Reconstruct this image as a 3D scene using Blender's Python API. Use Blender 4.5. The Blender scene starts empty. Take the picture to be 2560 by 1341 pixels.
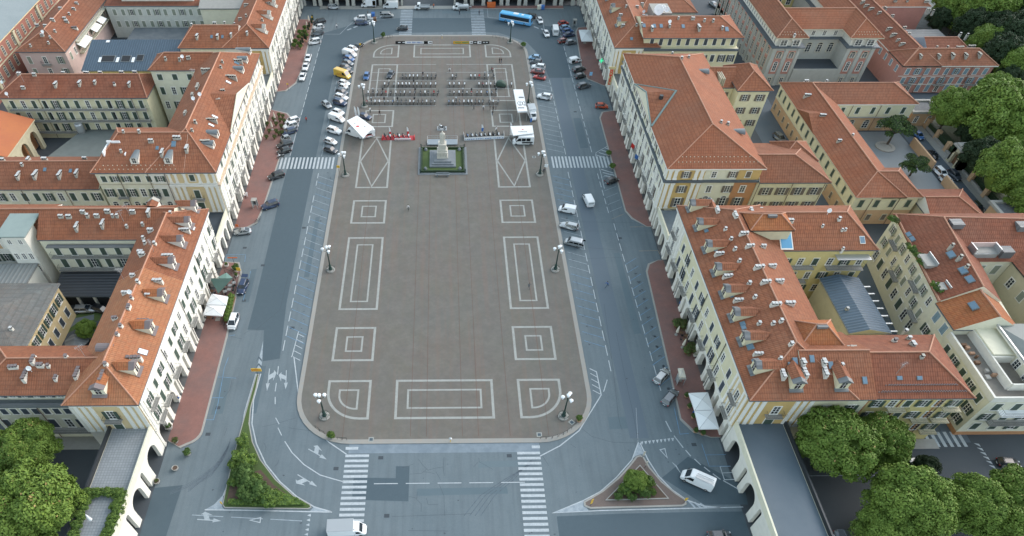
import bpy, math, random
import numpy as np
from mathutils import Vector, Matrix
R_=math.radians; PI=math.pi
random.seed(7)
S=bpy.context.scene; COL=S.collection
# ---------------- camera
F_,CX,CY=1591.68,1125.55,936.69
_p,_y,_r=0.899255,0.0148944,0.0048595
fw=Vector((math.sin(_y)*math.cos(_p),math.cos(_y)*math.cos(_p),-math.sin(_p)))
rt=Vector((math.cos(_y),-math.sin(_y),0)); up=rt.cross(fw)
RR=rt*math.cos(_r)+up*math.sin(_r); UU=-rt*math.sin(_r)+up*math.cos(_r)
cd=bpy.data.cameras.new('camera'); cam=bpy.data.objects.new('camera',cd); COL.objects.link(cam)
M3=Matrix((RR,UU,-fw)).transposed()
cam.matrix_world=Matrix.Translation((0,0,100))@M3.to_4x4()
cd.sensor_fit='HORIZONTAL'; cd.sensor_width=36; cd.lens=F_/2560*36
cd.shift_x=(1280-CX)/2560; cd.shift_y=(CY-670.5)/2560; cd.clip_end=3000; cd.clip_start=1
S.camera=cam
# ---------------- sky, sun, exposure
W=bpy.data.worlds.new("World"); S.world=W; W.use_nodes=True
nt=W.node_tree; sk=nt.nodes.new('ShaderNodeTexSky'); sk.sky_type='NISHITA'; sk.sun_disc=False
SUN_EL,SUN_AZ=R_(32),R_(62)      # azimuth from +Y towards +X
sk.sun_elevation=SUN_EL; sk.sun_rotation=SUN_AZ
sk.air_density=1.0; sk.dust_density=1.5; sk.ozone_density=1.0
hs=nt.nodes.new('ShaderNodeHueSaturation'); hs.inputs['Saturation'].default_value=.55; hs.inputs['Hue'].default_value=.47; nt.links.new(sk.outputs[0],hs.inputs['Color']); nt.links.new(hs.outputs[0],nt.nodes['Background'].inputs[0]); nt.nodes['Background'].inputs[1].default_value=0.15
sd=bpy.data.lights.new('sun','SUN'); sd.energy=.5; sd.angle=R_(50); sd.color=(1,.93,.84)
so=bpy.data.objects.new('sun',sd); COL.objects.link(so)
dv=Vector((math.sin(SUN_AZ)*math.cos(SUN_EL),math.cos(SUN_AZ)*math.cos(SUN_EL),math.sin(SUN_EL)))
so.rotation_euler=dv.to_track_quat('Z','Y').to_euler(); so.location=(60,40,120)
S.view_settings.view_transform='Standard'; S.view_settings.look='None'; S.view_settings.gamma=1
S.view_settings.exposure=1.3
# ---------------- pixel of the photograph (2560 wide) at a height -> place in metres (survey helper)
def G(px,py,z=0.0):
    d=fw+RR*((px-CX)/F_)-UU*((py-CY)/F_); t=(z-100)/d.z; return (d.x*t,d.y*t)
def G3(px,py,z=0.0): a=G(px,py,z); return (a[0],a[1],z)
# ---------------- materials
MAT={}
def mat(name,col,rough=.8,noise=None,metal=0,spec=.5,emit=None,bump=0,scale=1.0,extra=None):
    if name in MAT: return MAT[name]
    m=bpy.data.materials.new(name); m.use_nodes=True; n=m.node_tree.nodes; l=m.node_tree.links
    b=n['Principled BSDF']; b.inputs['Base Color'].default_value=(*col,1); b.inputs['Roughness'].default_value=rough
    b.inputs['Metallic'].default_value=metal
    try: b.inputs['Specular IOR Level'].default_value=spec
    except: pass
    if emit: b.inputs['Emission Color'].default_value=(*emit[0],1); b.inputs['Emission Strength'].default_value=emit[1]
    if noise:
        g=n.new('ShaderNodeNewGeometry'); last=None
        c0=n.new('ShaderNodeRGB'); c0.outputs[0].default_value=(*col,1); last=c0.outputs[0]
        for sc,amt,c2 in noise:      # scale (1/m), amount, colour it tends to
            t=n.new('ShaderNodeTexNoise'); t.inputs['Scale'].default_value=sc; t.inputs['Detail'].default_value=4; t.inputs['Roughness'].default_value=.6
            l.new(g.outputs['Position'],t.inputs['Vector'])
            r=n.new('ShaderNodeMapRange'); r.inputs[1].default_value=.38; r.inputs[2].default_value=.68; r.inputs[3].default_value=0; r.inputs[4].default_value=amt
            l.new(t.outputs['Fac'],r.inputs[0])
            x=n.new('ShaderNodeMix'); x.data_type='RGBA'; x.inputs['B'].default_value=(*c2,1)
            l.new(r.outputs[0],x.inputs['Factor']); l.new(last,x.inputs['A']); last=x.outputs['Result']
        l.new(last,b.inputs['Base Color'])
        m['last']=1
        if bump:
            bm=n.new('ShaderNodeBump'); bm.inputs['Strength'].default_value=bump; bm.inputs['Distance'].default_value=.05
            l.new(t.outputs['Fac'],bm.inputs['Height']); l.new(bm.outputs[0],b.inputs['Normal'])
    MAT[name]=m
    if extra: extra(m,n,l,b,last if noise else None)
    return m
def mixmul(n,l,a,fac_out,c2):
    x=n.new('ShaderNodeMix'); x.data_type='RGBA'; x.inputs['B'].default_value=(*c2,1)
    l.new(fac_out,x.inputs['Factor']); l.new(a,x.inputs['A']); return x.outputs['Result']
def math_(n,l,op,a,b=None,c=None):
    x=n.new('ShaderNodeMath'); x.operation=op
    for i,v in enumerate((a,b,c)):
        if v is None: continue
        if isinstance(v,(int,float)): x.inputs[i].default_value=v
        else: l.new(v,x.inputs[i])
    return x.outputs[0]
def streaks(m,n,l,b,last,sx=1.2,sy=.08,amt=.25,c2=(.05,.06,.07)):
    g=n.new('ShaderNodeNewGeometry'); mp=n.new('ShaderNodeMapping'); mp.inputs['Scale'].default_value=(sx,sy,1)
    t=n.new('ShaderNodeTexNoise'); t.inputs['Scale'].default_value=1; t.inputs['Detail'].default_value=5
    l.new(g.outputs['Position'],mp.inputs[0]); l.new(mp.outputs[0],t.inputs['Vector'])
    r=n.new('ShaderNodeMapRange'); r.inputs[1].default_value=.45; r.inputs[2].default_value=.75; r.inputs[4].default_value=amt
    l.new(t.outputs['Fac'],r.inputs[0]); o=mixmul(n,l,last,r.outputs[0],c2); l.new(o,b.inputs['Base Color'])
    return o
def asph(m,n,l,b,last): streaks(m,n,l,b,last)
ASPH=mat('asphalt',(.145,.182,.200),.85,[(.035,.5,(.088,.122,.145)),(.12,.5,(.177,.213,.23)),(.5,.5,(.118,.153,.173)),(2.2,.4,(.165,.202,.218)),(7,.45,(.09,.125,.146))],extra=asph)
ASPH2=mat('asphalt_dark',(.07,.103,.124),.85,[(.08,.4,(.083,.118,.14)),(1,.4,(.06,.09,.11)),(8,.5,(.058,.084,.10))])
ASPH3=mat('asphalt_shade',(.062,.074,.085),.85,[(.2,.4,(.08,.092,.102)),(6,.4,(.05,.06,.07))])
def paver(m,n,l,b,last):
    g=n.new('ShaderNodeNewGeometry'); br=n.new('ShaderNodeTexBrick'); br.inputs['Scale'].default_value=1
    br.inputs['Color1'].default_value=(0,0,0,1); br.inputs['Color2'].default_value=(.6,.6,.6,1); br.inputs['Mortar'].default_value=(1,1,1,1)
    br.inputs['Mortar Size'].default_value=.012; br.inputs['Brick Width'].default_value=.6; br.inputs['Row Height'].default_value=.3
    l.new(g.outputs['Position'],br.inputs['Vector'])
    f=math_(n,l,'MULTIPLY',br.outputs['Color'],.16)
    o=mixmul(n,l,last,f,(.09,.085,.08))
    mp=n.new('ShaderNodeMapping'); mp.inputs['Scale'].default_value=(.9,.03,1); t=n.new('ShaderNodeTexNoise'); t.inputs['Scale'].default_value=1; t.inputs['Detail'].default_value=4
    l.new(g.outputs['Position'],mp.inputs[0]); l.new(mp.outputs[0],t.inputs['Vector'])
    r=n.new('ShaderNodeMapRange'); r.inputs[1].default_value=.5; r.inputs[2].default_value=.75; r.inputs[4].default_value=.3
    l.new(t.outputs['Fac'],r.inputs[0]); o=mixmul(n,l,o,r.outputs[0],(.2,.12,.09)); l.new(o,b.inputs['Base Color'])
PAV=mat('square_paving',(.136,.128,.113),.8,[(.022,.85,(.158,.117,.095)),(.05,.5,(.126,.133,.124)),(.15,.45,(.15,.147,.108)),(.35,.5,(.19,.178,.16)),(1.3,.3,(.10,.10,.092)),(5,.2,(.11,.11,.10))],extra=paver)
STONE=mat('pale_stone',(.31,.31,.285),.75,[(.5,.4,(.27,.26,.25)),(3,.3,(.43,.40,.36))])
STONEW=mat('pattern_stone',(.33,.34,.32),.75,[(.3,.5,(.28,.28,.26)),(1.2,.6,(.24,.25,.235)),(4,.3,(.40,.41,.38))])
KERB=mat('kerb_stone',(.30,.295,.27),.75,[(.25,.6,(.26,.27,.26)),(.9,.4,(.34,.27,.21)),(3,.4,(.27,.27,.26))])
BLUEST=mat('blue_paving',(.17,.215,.25),.7,[(.7,.5,(.27,.32,.36)),(.3,.4,(.11,.15,.19))])
def brickp(m,n,l,b,last):
    g=n.new('ShaderNodeNewGeometry'); br=n.new('ShaderNodeTexBrick'); br.inputs['Scale'].default_value=1
    br.inputs['Color1'].default_value=(0,0,0,1); br.inputs['Color2'].default_value=(.7,.7,.7,1); br.inputs['Mortar'].default_value=(1,1,1,1)
    br.inputs['Mortar Size'].default_value=.01; br.inputs['Brick Width'].default_value=.3; br.inputs['Row Height'].default_value=.15
    l.new(g.outputs['Position'],br.inputs['Vector']); f=math_(n,l,'MULTIPLY',br.outputs['Color'],.25)
    l.new(mixmul(n,l,last,f,(.10,.06,.055)),b.inputs['Base Color'])
BRICKP=mat('red_paving',(.24,.12,.10),.8,[(.12,.7,(.17,.13,.125)),(.5,.4,(.33,.16,.13)),(3,.3,(.2,.1,.09))],extra=brickp)
def paintm(m,n,l,b,last): pass
PAINT=mat('road_paint',(.52,.56,.58),.6,[(.8,.6,(.33,.37,.40)),(3,.6,(.27,.31,.34)),(9,.4,(.40,.44,.47))])
PAINTM=mat('lane_arrow_paint',(.42,.46,.48),.65,[(.8,.6,(.28,.33,.36)),(4,.6,(.24,.29,.32))])
PAINTF=mat('worn_road_paint',(.36,.41,.45),.7,[(1.2,.8,(.19,.235,.27)),(6,.5,(.25,.3,.33))])
PAINTB=mat('blue_road_paint',(.13,.29,.47),.7,[(.8,.8,(.13,.19,.24)),(3,.6,(.13,.21,.29))])
PAINTY=mat('yellow_road_paint',(.34,.27,.18),.7,[(1.2,.7,(.17,.19,.19))])
CRACK=mat('crack_filler',(.055,.068,.08),.9); SEAM=mat('paving_seam',(.14,.075,.06),.9)
GRASS=mat('grass_mat',(.055,.095,.026),.9,[(1.2,.6,(.045,.075,.022)),(9,.5,(.11,.15,.04))])
SOIL=mat('soil',(.11,.075,.055),.95,[(2,.5,(.07,.05,.04))])
def roofmat(name,c,c2,c3,row=2.6):
    def ex(m,n,l,b,last):
        g=n.new('ShaderNodeNewGeometry'); s=n.new('ShaderNodeSeparateXYZ'); l.new(g.outputs['Position'],s.inputs[0])
        cr=n.new('ShaderNodeVectorMath'); cr.operation='CROSS_PRODUCT'; l.new(g.outputs['Normal'],cr.inputs[0]); cr.inputs[1].default_value=(0,0,1)
        nm=n.new('ShaderNodeVectorMath'); nm.operation='NORMALIZE'; l.new(cr.outputs[0],nm.inputs[0])
        dt=n.new('ShaderNodeVectorMath'); dt.operation='DOT_PRODUCT'; l.new(nm.outputs[0],dt.inputs[0]); l.new(g.outputs['Position'],dt.inputs[1])
        u=dt.outputs['Value']
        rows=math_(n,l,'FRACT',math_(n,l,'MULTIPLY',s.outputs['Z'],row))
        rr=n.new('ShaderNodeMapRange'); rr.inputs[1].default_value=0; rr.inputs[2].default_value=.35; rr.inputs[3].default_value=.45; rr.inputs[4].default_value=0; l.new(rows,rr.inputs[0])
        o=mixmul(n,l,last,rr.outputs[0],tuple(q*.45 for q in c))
        # individual tiles
        cb=n.new('ShaderNodeCombineXYZ'); l.new(math_(n,l,'FLOOR',math_(n,l,'MULTIPLY',u,2.5)),cb.inputs[0]); l.new(math_(n,l,'FLOOR',math_(n,l,'MULTIPLY',s.outputs['Z'],row)),cb.inputs[1])
        wn=n.new('ShaderNodeTexWhiteNoise'); wn.noise_dimensions='2D'; l.new(cb.outputs[0],wn.inputs['Vector'])
        f=math_(n,l,'MULTIPLY',math_(n,l,'POWER',wn.outputs['Value'],2.2),.55)
        o=mixmul(n,l,o,f,c3); l.new(o,b.inputs['Base Color'])
        cols=math_(n,l,'SINE',math_(n,l,'MULTIPLY',u,15.7))
        hh=math_(n,l,'ADD',math_(n,l,'MULTIPLY',rows,-.6),math_(n,l,'MULTIPLY',cols,.25))
        bm=n.new('ShaderNodeBump'); bm.inputs['Strength'].default_value=.55; bm.inputs['Distance'].default_value=.12; l.new(hh,bm.inputs['Height']); l.new(bm.outputs[0],b.inputs['Normal'])
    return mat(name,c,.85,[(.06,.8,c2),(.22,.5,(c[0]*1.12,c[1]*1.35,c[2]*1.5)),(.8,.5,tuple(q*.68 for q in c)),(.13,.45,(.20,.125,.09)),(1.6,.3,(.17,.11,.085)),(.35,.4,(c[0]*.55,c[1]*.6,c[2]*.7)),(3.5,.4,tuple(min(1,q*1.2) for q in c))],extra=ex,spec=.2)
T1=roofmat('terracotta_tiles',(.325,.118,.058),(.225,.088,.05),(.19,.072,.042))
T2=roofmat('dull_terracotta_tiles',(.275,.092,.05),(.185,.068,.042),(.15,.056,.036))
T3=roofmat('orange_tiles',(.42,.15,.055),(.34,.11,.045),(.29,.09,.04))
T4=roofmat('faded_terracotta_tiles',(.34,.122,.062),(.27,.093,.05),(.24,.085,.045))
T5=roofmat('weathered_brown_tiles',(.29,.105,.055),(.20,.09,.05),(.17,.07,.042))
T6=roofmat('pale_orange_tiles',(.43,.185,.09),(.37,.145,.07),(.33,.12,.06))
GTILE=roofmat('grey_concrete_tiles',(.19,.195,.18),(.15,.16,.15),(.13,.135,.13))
RIDGE=mat('ridge_tile',(.44,.23,.15),.8,[(2,.5,(.34,.16,.11))])
def corr(name,c,sx,ang=0):
    def ex(m,n,l,b,last):
        g=n.new('ShaderNodeNewGeometry'); s=n.new('ShaderNodeSeparateXYZ'); l.new(g.outputs['Position'],s.inputs[0])
        w=math_(n,l,'SINE',math_(n,l,'MULTIPLY',s.outputs['X' if ang==0 else 'Y'],sx))
        r=n.new('ShaderNodeMapRange'); r.inputs[1].default_value=.2; r.inputs[2].default_value=1; r.inputs[4].default_value=.6; l.new(w,r.inputs[0])
        l.new(mixmul(n,l,last,r.outputs[0],tuple(q*.5 for q in c)),b.inputs['Base Color'])
        bm=n.new('ShaderNodeBump'); bm.inputs['Strength'].default_value=.5; bm.inputs['Distance'].default_value=.1; l.new(w,bm.inputs['Height']); l.new(bm.outputs[0],b.inputs['Normal'])
    return mat(name,c,.55,[(.3,.4,tuple(q*.7 for q in c))],extra=ex)
BLUER=corr('blue_metal_roof',(.062,.10,.14),9); BLUER2=corr('blue_corrugated_roof',(.09,.14,.19),9,1)
GREYR=corr('grey_sheet_roof',(.24,.25,.24),7); DARKR=corr('dark_tile_roof',(.07,.075,.085),9,1); SLATE=corr('slate_sheet',(.17,.18,.185),5,1)
def tilem(m,n,l,b,last):
    g=n.new('ShaderNodeNewGeometry'); br=n.new('ShaderNodeTexBrick'); br.offset=0; br.inputs['Scale'].default_value=1
    br.inputs['Color1'].default_value=(0,0,0,1); br.inputs['Color2'].default_value=(.35,.35,.35,1); br.inputs['Mortar'].default_value=(1,1,1,1)
    br.inputs['Mortar Size'].default_value=.035; br.inputs['Brick Width'].default_value=.5; br.inputs['Row Height'].default_value=.5
    l.new(g.outputs['Position'],br.inputs['Vector']); f=math_(n,l,'MULTIPLY',br.outputs['Color'],.7)
    l.new(mixmul(n,l,last,f,(.13,.145,.16)),b.inputs['Base Color'])
TERR=mat('terrace_tiles',(.30,.325,.34),.7,[(.4,.4,(.22,.24,.25))],extra=tilem)
def wallm(name,c,dirt=.25):
    def ex(m,n,l,b,last): streaks(m,n,l,b,last,.9,.9,dirt,tuple(q*.62 for q in c))
    return mat(name,c,.85,[(.25,.35,tuple(q*.86 for q in c)),(1.5,.3,tuple(min(1,q*1.06) for q in c))],extra=ex)
WHITE=wallm('white_plaster',(.74,.715,.64),.25); CREAM=wallm('cream_plaster',(.70,.65,.45)); CREAM2=wallm('pale_cream_plaster',(.72,.69,.54))
YELL=wallm('yellow_plaster',(.66,.55,.25)); OCHRE=wallm('ochre_plaster',(.58,.40,.16)); OCHL=wallm('light_ochre_plaster',(.66,.52,.30)); RUST=wallm('rust_plaster',(.50,.25,.12)); ROSE=wallm('rose_plaster',(.52,.25,.20)); PINKL=wallm('pale_pink_plaster',(.62,.47,.43))
REDW=wallm('red_brick_plaster',(.36,.16,.12)); GREYW=wallm('grey_plaster',(.46,.46,.42)); ORNG=wallm('faded_orange_plaster',(.56,.37,.22)); CREAMD=wallm('dusty_cream_plaster',(.58,.53,.37)); PALE=wallm('pale_grey_plaster',(.60,.61,.56))
TRIM=mat('white_trim',(.80,.78,.72),.7,[(2,.3,(.66,.64,.58))]); TRIMB=mat('stone_trim',(.55,.50,.38),.8,[(2,.4,(.44,.40,.31))]); BEIGE=mat('beige_cornice',(.58,.46,.34),.8,[(2,.4,(.48,.38,.28))])
GUT=mat('dark_gutter',(.09,.11,.13),.6,[(1,.3,(.14,.16,.17))]); ZINC=mat('zinc_sheet',(.17,.195,.205),.6,[(1,.4,(.12,.14,.15))],metal=.1)
SHG=mat('green_shutter_paint',(.055,.085,.065),.6,[(3,.3,(.08,.11,.09))]); SHB=mat('dark_shutter_paint',(.05,.065,.085),.6,[(3,.3,(.08,.09,.1))]); SHP=mat('pale_shutter_paint',(.27,.30,.24),.6,[(3,.3,(.2,.22,.18))]); SHBL=mat('blue_shutter_paint',(.22,.32,.38),.6); SHBR=mat('brown_shutter_paint',(.15,.125,.10),.6,[(3,.3,(.19,.16,.13))])
GLASS=mat('window_glass',(.03,.04,.05),.12,spec=.8); DARK=mat('dark_interior',(.018,.02,.023),.7); SHOP=mat('shop_front',(.06,.06,.06),.3,[(.7,.8,(.16,.13,.1)),(2.2,.6,(.02,.025,.03))])
METD=mat('dark_metal',(.05,.055,.06),.5,metal=.5); METG=mat('green_iron',(.02,.05,.042),.5,metal=.3); METL=mat('light_metal',(.45,.47,.48),.4,metal=.5)
CHW=mat('white_chimney',(.66,.64,.58),.8,[(1.2,.4,(.5,.48,.42))]); CHC=mat('grey_chimney',(.42,.40,.35),.85,[(1.2,.5,(.27,.26,.23))]); CHT=mat('chimney_slab',(.52,.53,.52),.7,[(2,.4,(.45,.46,.46))]); CHD=mat('dark_chimney_slab',(.18,.15,.15),.8)
SKYL=mat('skylight_glass',(.12,.2,.27),.15,spec=.8); CONC=mat('concrete',(.36,.35,.32),.85,[(1,.5,(.28,.27,.25))]); TERRA=mat('terracotta_pot',(.42,.25,.16),.8)
WOOD=mat('brown_wood',(.16,.085,.045),.7); FAB=mat('white_canvas',(.80,.82,.82),.7,[(1,.2,(.72,.75,.76))]); FABC=mat('cream_canvas',(.62,.58,.48),.8)
LAMPW=mat('white_lamp_cover',(.85,.87,.88),.35); RED=mat('red_paint',(.60,.03,.025),.45); REDC=mat('red_carpet',(.50,.05,.06),.8); ORANGE=mat('orange_paint',(.62,.14,.035),.5); YEL=mat('yellow_paint',(.72,.45,.05),.5); BLUE=mat('blue_paint',(.05,.16,.45),.45); GREEN=mat('green_paint',(.03,.3,.12),.5); BLACK=mat('black_plastic',(.015,.016,.018),.5); WHT=mat('white_plastic',(.82,.84,.85),.35); AWN=mat('green_awning',(.13,.23,.2),.6,[(1,.3,(.1,.18,.16))])
RUBBER=mat('tyre_rubber',(.018,.018,.019),.8); RIM=mat('wheel_rim',(.35,.36,.37),.35,metal=.7); HEADL=mat('headlight_glass',(.6,.63,.65),.15); TAILL=mat('tail_light',(.35,.015,.015),.3); CARGL=mat('car_glass',(.02,.028,.035),.08,spec=.9)
def leafm(name,c,c2,c3):
    def ex(m,n,l,b,last):
        try: b.inputs['Subsurface Weight'].default_value=0
        except: pass
    return mat(name,c,.65,[(.35,.8,c2),(2.2,.7,c3)],extra=ex,spec=.25)
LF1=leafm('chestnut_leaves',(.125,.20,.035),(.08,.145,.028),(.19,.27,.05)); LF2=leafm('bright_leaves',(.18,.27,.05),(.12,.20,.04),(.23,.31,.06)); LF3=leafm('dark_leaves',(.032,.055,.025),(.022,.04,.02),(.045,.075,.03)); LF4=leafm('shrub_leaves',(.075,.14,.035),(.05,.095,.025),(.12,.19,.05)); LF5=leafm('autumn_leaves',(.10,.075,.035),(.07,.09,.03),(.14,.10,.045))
BLOS=mat('chestnut_blossom',(.34,.24,.09),.8); BARK=mat('bark',(.10,.08,.06),.9,[(3,.5,(.06,.05,.04))])
# ---------------- mesh helper
class MB:
    def __init__(s): s.v=[]; s.f=[]; s.m=[]
    def add(s,vs,fs,m=0):
        o=len(s.v); s.v+= [tuple(p) for p in vs]; s.f+=[tuple(i+o for i in f) for f in fs]; s.m+=[m]*len(fs); return s
    def box(s,x0,x1,y0,y1,z0,z1,m=0):
        return s.add([(x0,y0,z0),(x1,y0,z0),(x1,y1,z0),(x0,y1,z0),(x0,y0,z1),(x1,y0,z1),(x1,y1,z1),(x0,y1,z1)],
          [(3,2,1,0),(4,5,6,7),(0,1,5,4),(1,2,6,5),(2,3,7,6),(3,0,4,7)],m)
    def prism(s,poly,z0,z1,m=0,side=None):
        n=len(poly); a=sum(poly[i][0]*poly[(i+1)%n][1]-poly[(i+1)%n][0]*poly[i][1] for i in range(n))
        if a<0: poly=poly[::-1]
        s.add([(p[0],p[1],z1) for p in poly],[tuple(range(n))],m)
        s.add([(p[0],p[1],z0) for p in poly]+[(p[0],p[1],z1) for p in poly],[(i,(i+1)%n,n+(i+1)%n,n+i) for i in range(n)],m if side is None else side)
        return s
    def flat(s,poly,z,m=0):
        n=len(poly); a=sum(poly[i][0]*poly[(i+1)%n][1]-poly[(i+1)%n][0]*poly[i][1] for i in range(n))
        if a<0: poly=poly[::-1]
        return s.add([(p[0],p[1],z) for p in poly],[tuple(range(n))],m)
    def cyl(s,c,r0,r1,z0,z1,n=12,m=0,cap=True):
        vs=[(c[0]+r0*math.cos(2*PI*i/n),c[1]+r0*math.sin(2*PI*i/n),z0) for i in range(n)]+[(c[0]+r1*math.cos(2*PI*i/n),c[1]+r1*math.sin(2*PI*i/n),z1) for i in range(n)]
        fs=[(i,(i+1)%n,n+(i+1)%n,n+i) for i in range(n)]
        if cap: fs+=[tuple(range(n,2*n)),tuple(range(n-1,-1,-1))]
        return s.add(vs,fs,m)
    def lathe(s,c,prof,n=12,m=0):
        vs=[(c[0]+r*math.cos(2*PI*i/n),c[1]+r*math.sin(2*PI*i/n),z) for r,z in prof for i in range(n)]
        fs=[(k*n+i,k*n+(i+1)%n,(k+1)*n+(i+1)%n,(k+1)*n+i) for k in range(len(prof)-1) for i in range(n)]
        fs+=[tuple(range((len(prof)-1)*n,len(prof)*n))]
        return s.add(vs,fs,m)
    def tube(s,p0,p1,r,n=6,m=0,r1=None):
        p0=Vector(p0); p1=Vector(p1); d=(p1-p0); 
        if d.length<1e-6: return s
        q=d.to_track_quat('Z','Y'); r1=r if r1 is None else r1
        vs=[p0+q@Vector((r*math.cos(2*PI*i/n),r*math.sin(2*PI*i/n),0)) for i in range(n)]+[p1+q@Vector((r1*math.cos(2*PI*i/n),r1*math.sin(2*PI*i/n),0)) for i in range(n)]
        return s.add(vs,[(i,(i+1)%n,n+(i+1)%n,n+i) for i in range(n)]+[tuple(range(n,2*n)),tuple(range(n-1,-1,-1))],m)
    def path(s,pts,w,z,m=0,closed=False):
        P=[Vector((p[0],p[1])) for p in pts]; n=len(P); L=[];Rr=[]
        for i in range(n):
            a=P[(i-1)%n] if (closed or i>0) else None; b=P[(i+1)%n] if (closed or i<n-1) else None
            d1=(P[i]-a).normalized() if a is not None else None; d2=(b-P[i]).normalized() if b is not None else None
            if d1 is None: d1=d2
            if d2 is None: d2=d1
            t=(d1+d2); t=t.normalized() if t.length>1e-6 else d1
            nn=Vector((-t.y,t.x)); k=w/2/max(.4,nn.dot(Vector((-d1.y,d1.x))))
            L.append(P[i]+nn*k); Rr.append(P[i]-nn*k)
        vs=[(p.x,p.y,z) for p in L]+[(p.x,p.y,z) for p in Rr]
        return s.add(vs,[(i,n+i,n+(i+1)%n,(i+1)%n) for i in range(n if closed else n-1)],m)
    def sphere(s,c,r,n=10,k=6,m=0,sz=1):
        prof=[(max(1e-3,r*math.sin(PI*j/k)),c[2]-r*sz*math.cos(PI*j/k)) for j in range(k+1)]
        return s.lathe(c,prof,n,m)
    def xf(s,M,start=0):
        s.v=s.v[:start]+[tuple(M@Vector(p)) for p in s.v[start:]]; return s
    def mesh(s,name,mats,smooth=False):
        me=bpy.data.meshes.new(name); me.from_pydata(s.v,[],s.f)
        if not isinstance(mats,(list,tuple)): mats=[mats]
        for q in mats: me.materials.append(q)
        if len(mats)>1: me.polygons.foreach_set('material_index',s.m)
        if smooth: me.polygons.foreach_set('use_smooth',[True]*len(s.f))
        me.update(); return me
    def build(s,name,mats,parent=None,smooth=False,world=True):
        o=bpy.data.objects.new(name,s.mesh(name,mats,smooth)); COL.objects.link(o)
        if parent:
            o.parent=parent
            if world: o.location=-wloc(parent)
        return o
def wloc(o):
    l=Vector(o.location); 
    while o.parent: o=o.parent; l=l+Vector(o.location)
    return l
def tag(o,label,cat,group=None):
    o['label']=label; o['category']=cat
    if group: o['group']=group
    return o
def thing(name,label,cat,loc=(0,0,0),rz=0,group=None):
    o=bpy.data.objects.new(name,None); COL.objects.link(o); o.empty_display_size=.5
    o.location=loc; o.rotation_euler=(0,0,rz); return tag(o,label,cat,group)
def struct(o,kind='structure'): o['kind']=kind; return o
def part(mesh,name,parent,loc=(0,0,0),rz=0):
    o=bpy.data.objects.new(name,mesh); COL.objects.link(o); o.parent=parent; o.location=loc; o.rotation_euler=(0,0,rz); return o
KIDS={}
def dup(o,loc=None,rz=None,label=None,parent=None,matmap=None):
    c=o.copy(); COL.objects.link(c)
    if parent is not None: c.parent=parent
    if loc is not None: c.location=loc
    if rz is not None: c.rotation_euler=(0,0,rz)
    if label: c['label']=label
    for k in list(o.children): 
        dup(k,parent=c,matmap=matmap)
    if matmap and c.type=='MESH':
        for i,sl in enumerate(c.material_slots):
            if sl.material in matmap: sl.link='OBJECT'; sl.material=matmap[sl.material]
    return c
def arc(cx,cy,r,a0,a1,n=10): return [(cx+r*math.cos(R_(a0+(a1-a0)*i/n)),cy+r*math.sin(R_(a0+(a1-a0)*i/n))) for i in range(n+1)]
ORD=['first','second','third','fourth','fifth','sixth','seventh','eighth','ninth','tenth','eleventh','twelfth','thirteenth','fourteenth','fifteenth','sixteenth','seventeenth']
# ================= GROUND AND MARKINGS
def sheet(name,poly,z,m):
    return struct(MB().flat(poly,z).build(name,m))
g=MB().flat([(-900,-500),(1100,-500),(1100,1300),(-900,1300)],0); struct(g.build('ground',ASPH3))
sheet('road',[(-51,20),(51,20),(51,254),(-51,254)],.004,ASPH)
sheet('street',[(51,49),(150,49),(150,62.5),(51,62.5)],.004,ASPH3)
# newer dark strip of the left road
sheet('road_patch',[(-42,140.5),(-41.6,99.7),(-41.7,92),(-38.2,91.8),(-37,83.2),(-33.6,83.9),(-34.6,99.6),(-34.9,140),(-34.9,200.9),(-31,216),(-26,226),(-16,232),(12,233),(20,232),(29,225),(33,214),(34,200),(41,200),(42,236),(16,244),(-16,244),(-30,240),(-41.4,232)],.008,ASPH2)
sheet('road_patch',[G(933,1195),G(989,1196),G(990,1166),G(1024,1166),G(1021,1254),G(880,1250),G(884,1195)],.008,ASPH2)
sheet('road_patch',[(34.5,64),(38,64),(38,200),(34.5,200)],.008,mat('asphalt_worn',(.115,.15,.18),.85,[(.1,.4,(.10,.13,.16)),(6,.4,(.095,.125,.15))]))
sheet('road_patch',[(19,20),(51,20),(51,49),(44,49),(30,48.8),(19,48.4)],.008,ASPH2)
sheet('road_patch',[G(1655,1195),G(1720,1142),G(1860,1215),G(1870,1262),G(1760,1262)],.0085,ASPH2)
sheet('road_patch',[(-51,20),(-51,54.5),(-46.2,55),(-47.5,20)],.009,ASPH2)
for k,(x0,y0,w_,l_,a) in enumerate(((-44.6,70,2.2,9,0),(-39.5,118,2.2,14,0),(-31.9,108,1.2,22,0),(40.2,90,1.6,26,0),(31,120,1.4,18,0),(38.5,160,2.4,16,0),(-5,52.5,16,1.6,0),(6,58,9,1.5,0),(-44.5,100,1.5,11,0),(36,212,4,5,0),(0,248,22,2,0),(-38,70,2,12,0),(31,66,5,3,0))):
    sheet('road_patch',[(x0,y0),(x0+w_,y0+.3),(x0+w_-.1,y0+l_),(x0+.1,y0+l_-.2)],.0062,mat('asphalt_repair_%d'%(k%3),((.10,.143,.165),(.135,.18,.2),(.088,.125,.147))[k%3],.85,[(.3,.5,((.118,.16,.183),(.118,.16,.183),(.108,.15,.172))[k%3]),(7,.5,(.09,.125,.146))]))
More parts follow.
